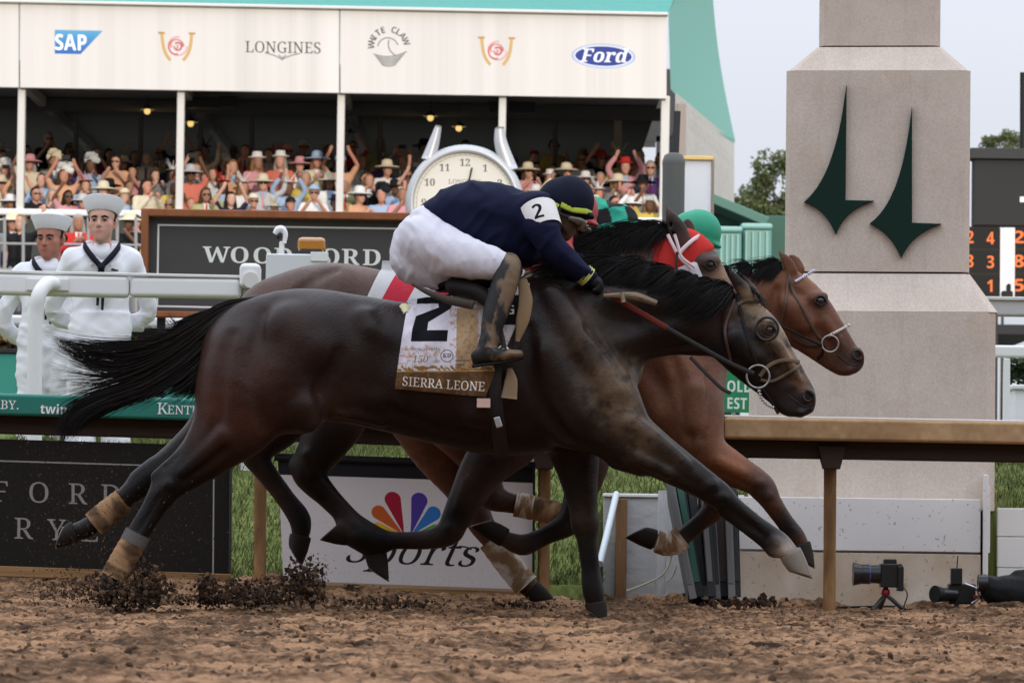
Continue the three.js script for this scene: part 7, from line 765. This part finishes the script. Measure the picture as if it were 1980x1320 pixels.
// ---------------------------------------------------------------- remote cameras by the plinth
function remoteCam(u, v, k, z, label, turn, bag) {
  const s = ppm(z), o = at(u, v, z), g = thing('remote_camera', label, 'camera', [o.x, dirtH(o.x, z), z], 'remote cameras on the ground by the plinth'); const q = k / s, mk = pmat([.012, .012, .013], .35), G = (list) => { const m = merge(list); return m; };
  const y = v0 => (o.y - dirtH(o.x, z)) + v0 * q; const put = (n, geo, m) => part(n, geo, m, g, false);
  if (bag) { const S = solid([{ n: [nd(-52 * q, y(4), .06, 24 * q), nd(-20 * q, y(-2), .03, 38 * q), nd(22 * q, y(-4), 0, 44 * q), nd(60 * q, y(-6), 0, 40 * q)], k: .03 }, { n: [nd(-66 * q, y(22), .08, 17 * q), nd(-50 * q, y(14), .06, 22 * q)], k: .02 }, { n: [nd(10 * q, y(34), 0, 16 * q), nd(36 * q, y(38), 0, 14 * q), nd(66 * q, y(34), 0, 18 * q)], k: .03 }, { n: [nd(-10 * q, y(-40), 0, 20 * q), nd(50 * q, y(-42), 0, 22 * q)], k: .04 }], .007, { disp: (x, yy, zz) => .02 * (fbm(x * 14, yy * 18, zz * 14, 3) - .5) }).g; put('rain_cover', S, pmat([.008, .008, .009], .6, { specularIntensity: .3 })); const lens = new THREE.CylinderGeometry(18 * q, 18 * q, 20 * q, 20); lens.rotateZ(Math.PI / 2); lens.translate(-72 * q, y(20), .085); put('lens_hood', lens, mk); put('foot', box(10 * q, -.0 + .02, 0, 60 * q, .04, .08, .01), mk); return g; }
  put('camera_body', G([box(24 * q, y(2), 0, 44 * q, 48 * q, 34 * q, .008), box(22 * q, y(28), 0, 26 * q, 14 * q, 24 * q, .006), box(42 * q, y(-4), 6 * q, 12 * q, 50 * q, 36 * q, .006)]), mk);
  const bar = (x0, x1, r0, r1) => { const c = new THREE.CylinderGeometry(r1 * q, r0 * q, Math.abs(x1 - x0) * q, 22); c.rotateZ(Math.PI / 2); c.translate((x0 + x1) / 2 * q, y(4), 0); return c; }; put('lens', G([bar(2, -20, 19, 18), bar(-18, -34, 20, 20)]), mk); put('lens_ring', bar(-18, -20, 20.6, 20.6), mat([.08, .1, .3], .4)); put('lens_hood', G([bar(-34, -52, 19, 24)]), mk); const gl = new THREE.SphereGeometry(16 * q, 16, 10); gl.scale(.3, 1, 1); gl.translate(-48 * q, y(4), 0); put('glass', gl, M.eye);
  const bx = 14 * q, head = y(-32); put('ball_head', (() => { const b = new THREE.SphereGeometry(9 * q, 14, 10); b.translate(bx, head, 0); return b; })(), mat([.35, .03, .05], .35, { metalness: .4 })); put('neck', rod(V(bx, head, 0), V(bx, y(-20), 0), 5 * q), mk); for (const a of [.3, 2.4, 4.5]) put('tripod_leg', rod(V(bx, head - 4 * q, 0), V(bx + Math.cos(a) * 40 * q, .005, Math.sin(a) * .12), 4 * q, 5 * q, 8), mk); put('cable', sweep([V(40 * q, y(-10), .02), V(56 * q, y(-34), .04), V(50 * q, .02, .05), V(66 * q, .015, .05)], .004), mk);
  return g;
}
remoteCam(1700, 1114, .96, -3.28, 'remote camera with blue lens ring on a red ball head tripod', 0);
{
  const z = -3.3, s = ppm(z), g = thing('remote_camera', 'small remote camera with upright radio trigger and bare antenna', 'camera', at(1845, 1180, z).toArray(), 'remote cameras on the ground by the plinth'); const mk = pmat([.012, .012, .013], .35);
  part('lens', rod(at(1846, 1150, z), at(1818, 1149, z + .06), .036, .04, 20), mk, g); part('lens_hood', rod(at(1819, 1149, z + .055), at(1808, 1148, z + .08), .042, .048, 20), M.black, g); part('camera_body', slab(1836, 1128, 1888, 1168, z, .1, .01), mk, g); part('radio_trigger', slab(1840, 1098, 1862, 1130, z + .02, .05, .006), mk, g); part('antenna', rod(at(1851, 1100, z), at(1853, 1074, z), .004, .003, 6), M.black, g); part('mount', merge([rod(at(1850, 1166, z), at(1850, 1186, z), .014), rod(at(1850, 1172, z), at(1822, 1190, z + .06), .007), rod(at(1850, 1172, z), at(1872, 1190, z + .05), .007), rod(at(1850, 1172, z), at(1856, 1190, z - .08), .007)]), mk, g); part('bracket_arm', sweep([at(1866, 1128, z + .06), at(1888, 1138, z + .07), at(1894, 1156, z + .06), at(1880, 1166, z + .05)], .006), M.steel, g); part('red_clamp', slab(1884, 1150, 1900, 1158, z + .06, .03, .004), mat([.3, .03, .04], .5), g);
}
remoteCam(1962, 1146, .9, -3.25, 'large camera wrapped in shiny black rain cover nearest the frame edge', 0, true);
{ // cables on the ground
  const z = -3.5, g = thing('ground_cable', 'thin pale cable looping on the soil beside the leaning panels', 'cable', at(1260, 1130, z).toArray()); part('cable', sweep([at(1300, 1060, z), at(1296, 1085, z), at(1280, 1112, z + .05), at(1245, 1130, z + .1), at(1212, 1142, z + .15)], .005), mat([.5, .45, .32], .7), g); part('end', sweep([at(1308, 1095, z), at(1300, 1115, z + .03), at(1290, 1126, z + .05)], .004), mat([.5, .45, .32], .7), g);
  const h = thing('ground_cable', 'black cable along the soil under the remote cameras', 'cable', at(1760, 1172, -3.6).toArray()); part('cable', sweep([[1620, 1174], [1720, 1172], [1830, 1174], [1930, 1178], [2020, 1176]].map(p => at(p[0], p[1], -3.55)), .006), M.black, h);
}
{ // green notice beside the far chest
  const z = -6.6, g = thing('green_notice', 'small green notice with white letters between the horse heads', 'sign', at(1428, 900, z).toArray()); const tex = canvasTex(256, 256, (x, w, h) => { x.fillStyle = '#2f8f5f'; x.fillRect(0, 0, w, h); x.fillStyle = '#e8f0ea'; x.font = 'bold 96px sans-serif'; x.fillText('OLD', 40, 130); x.fillText('EST', 40, 235); }); const [pg, pm] = panel4([[1395, 716], [1462, 718], [1460, 798], [1394, 796]], z, .03, tex); part('face', pg, pm, g); part('post', slab(1414, 798, 1422, 900, z - .03, .03), M.offwhite, g);
}
scene.traverse(o => { if (o.isMesh) { o.castShadow = o.receiveShadow = true; } });
renderer.render(scene, camera);
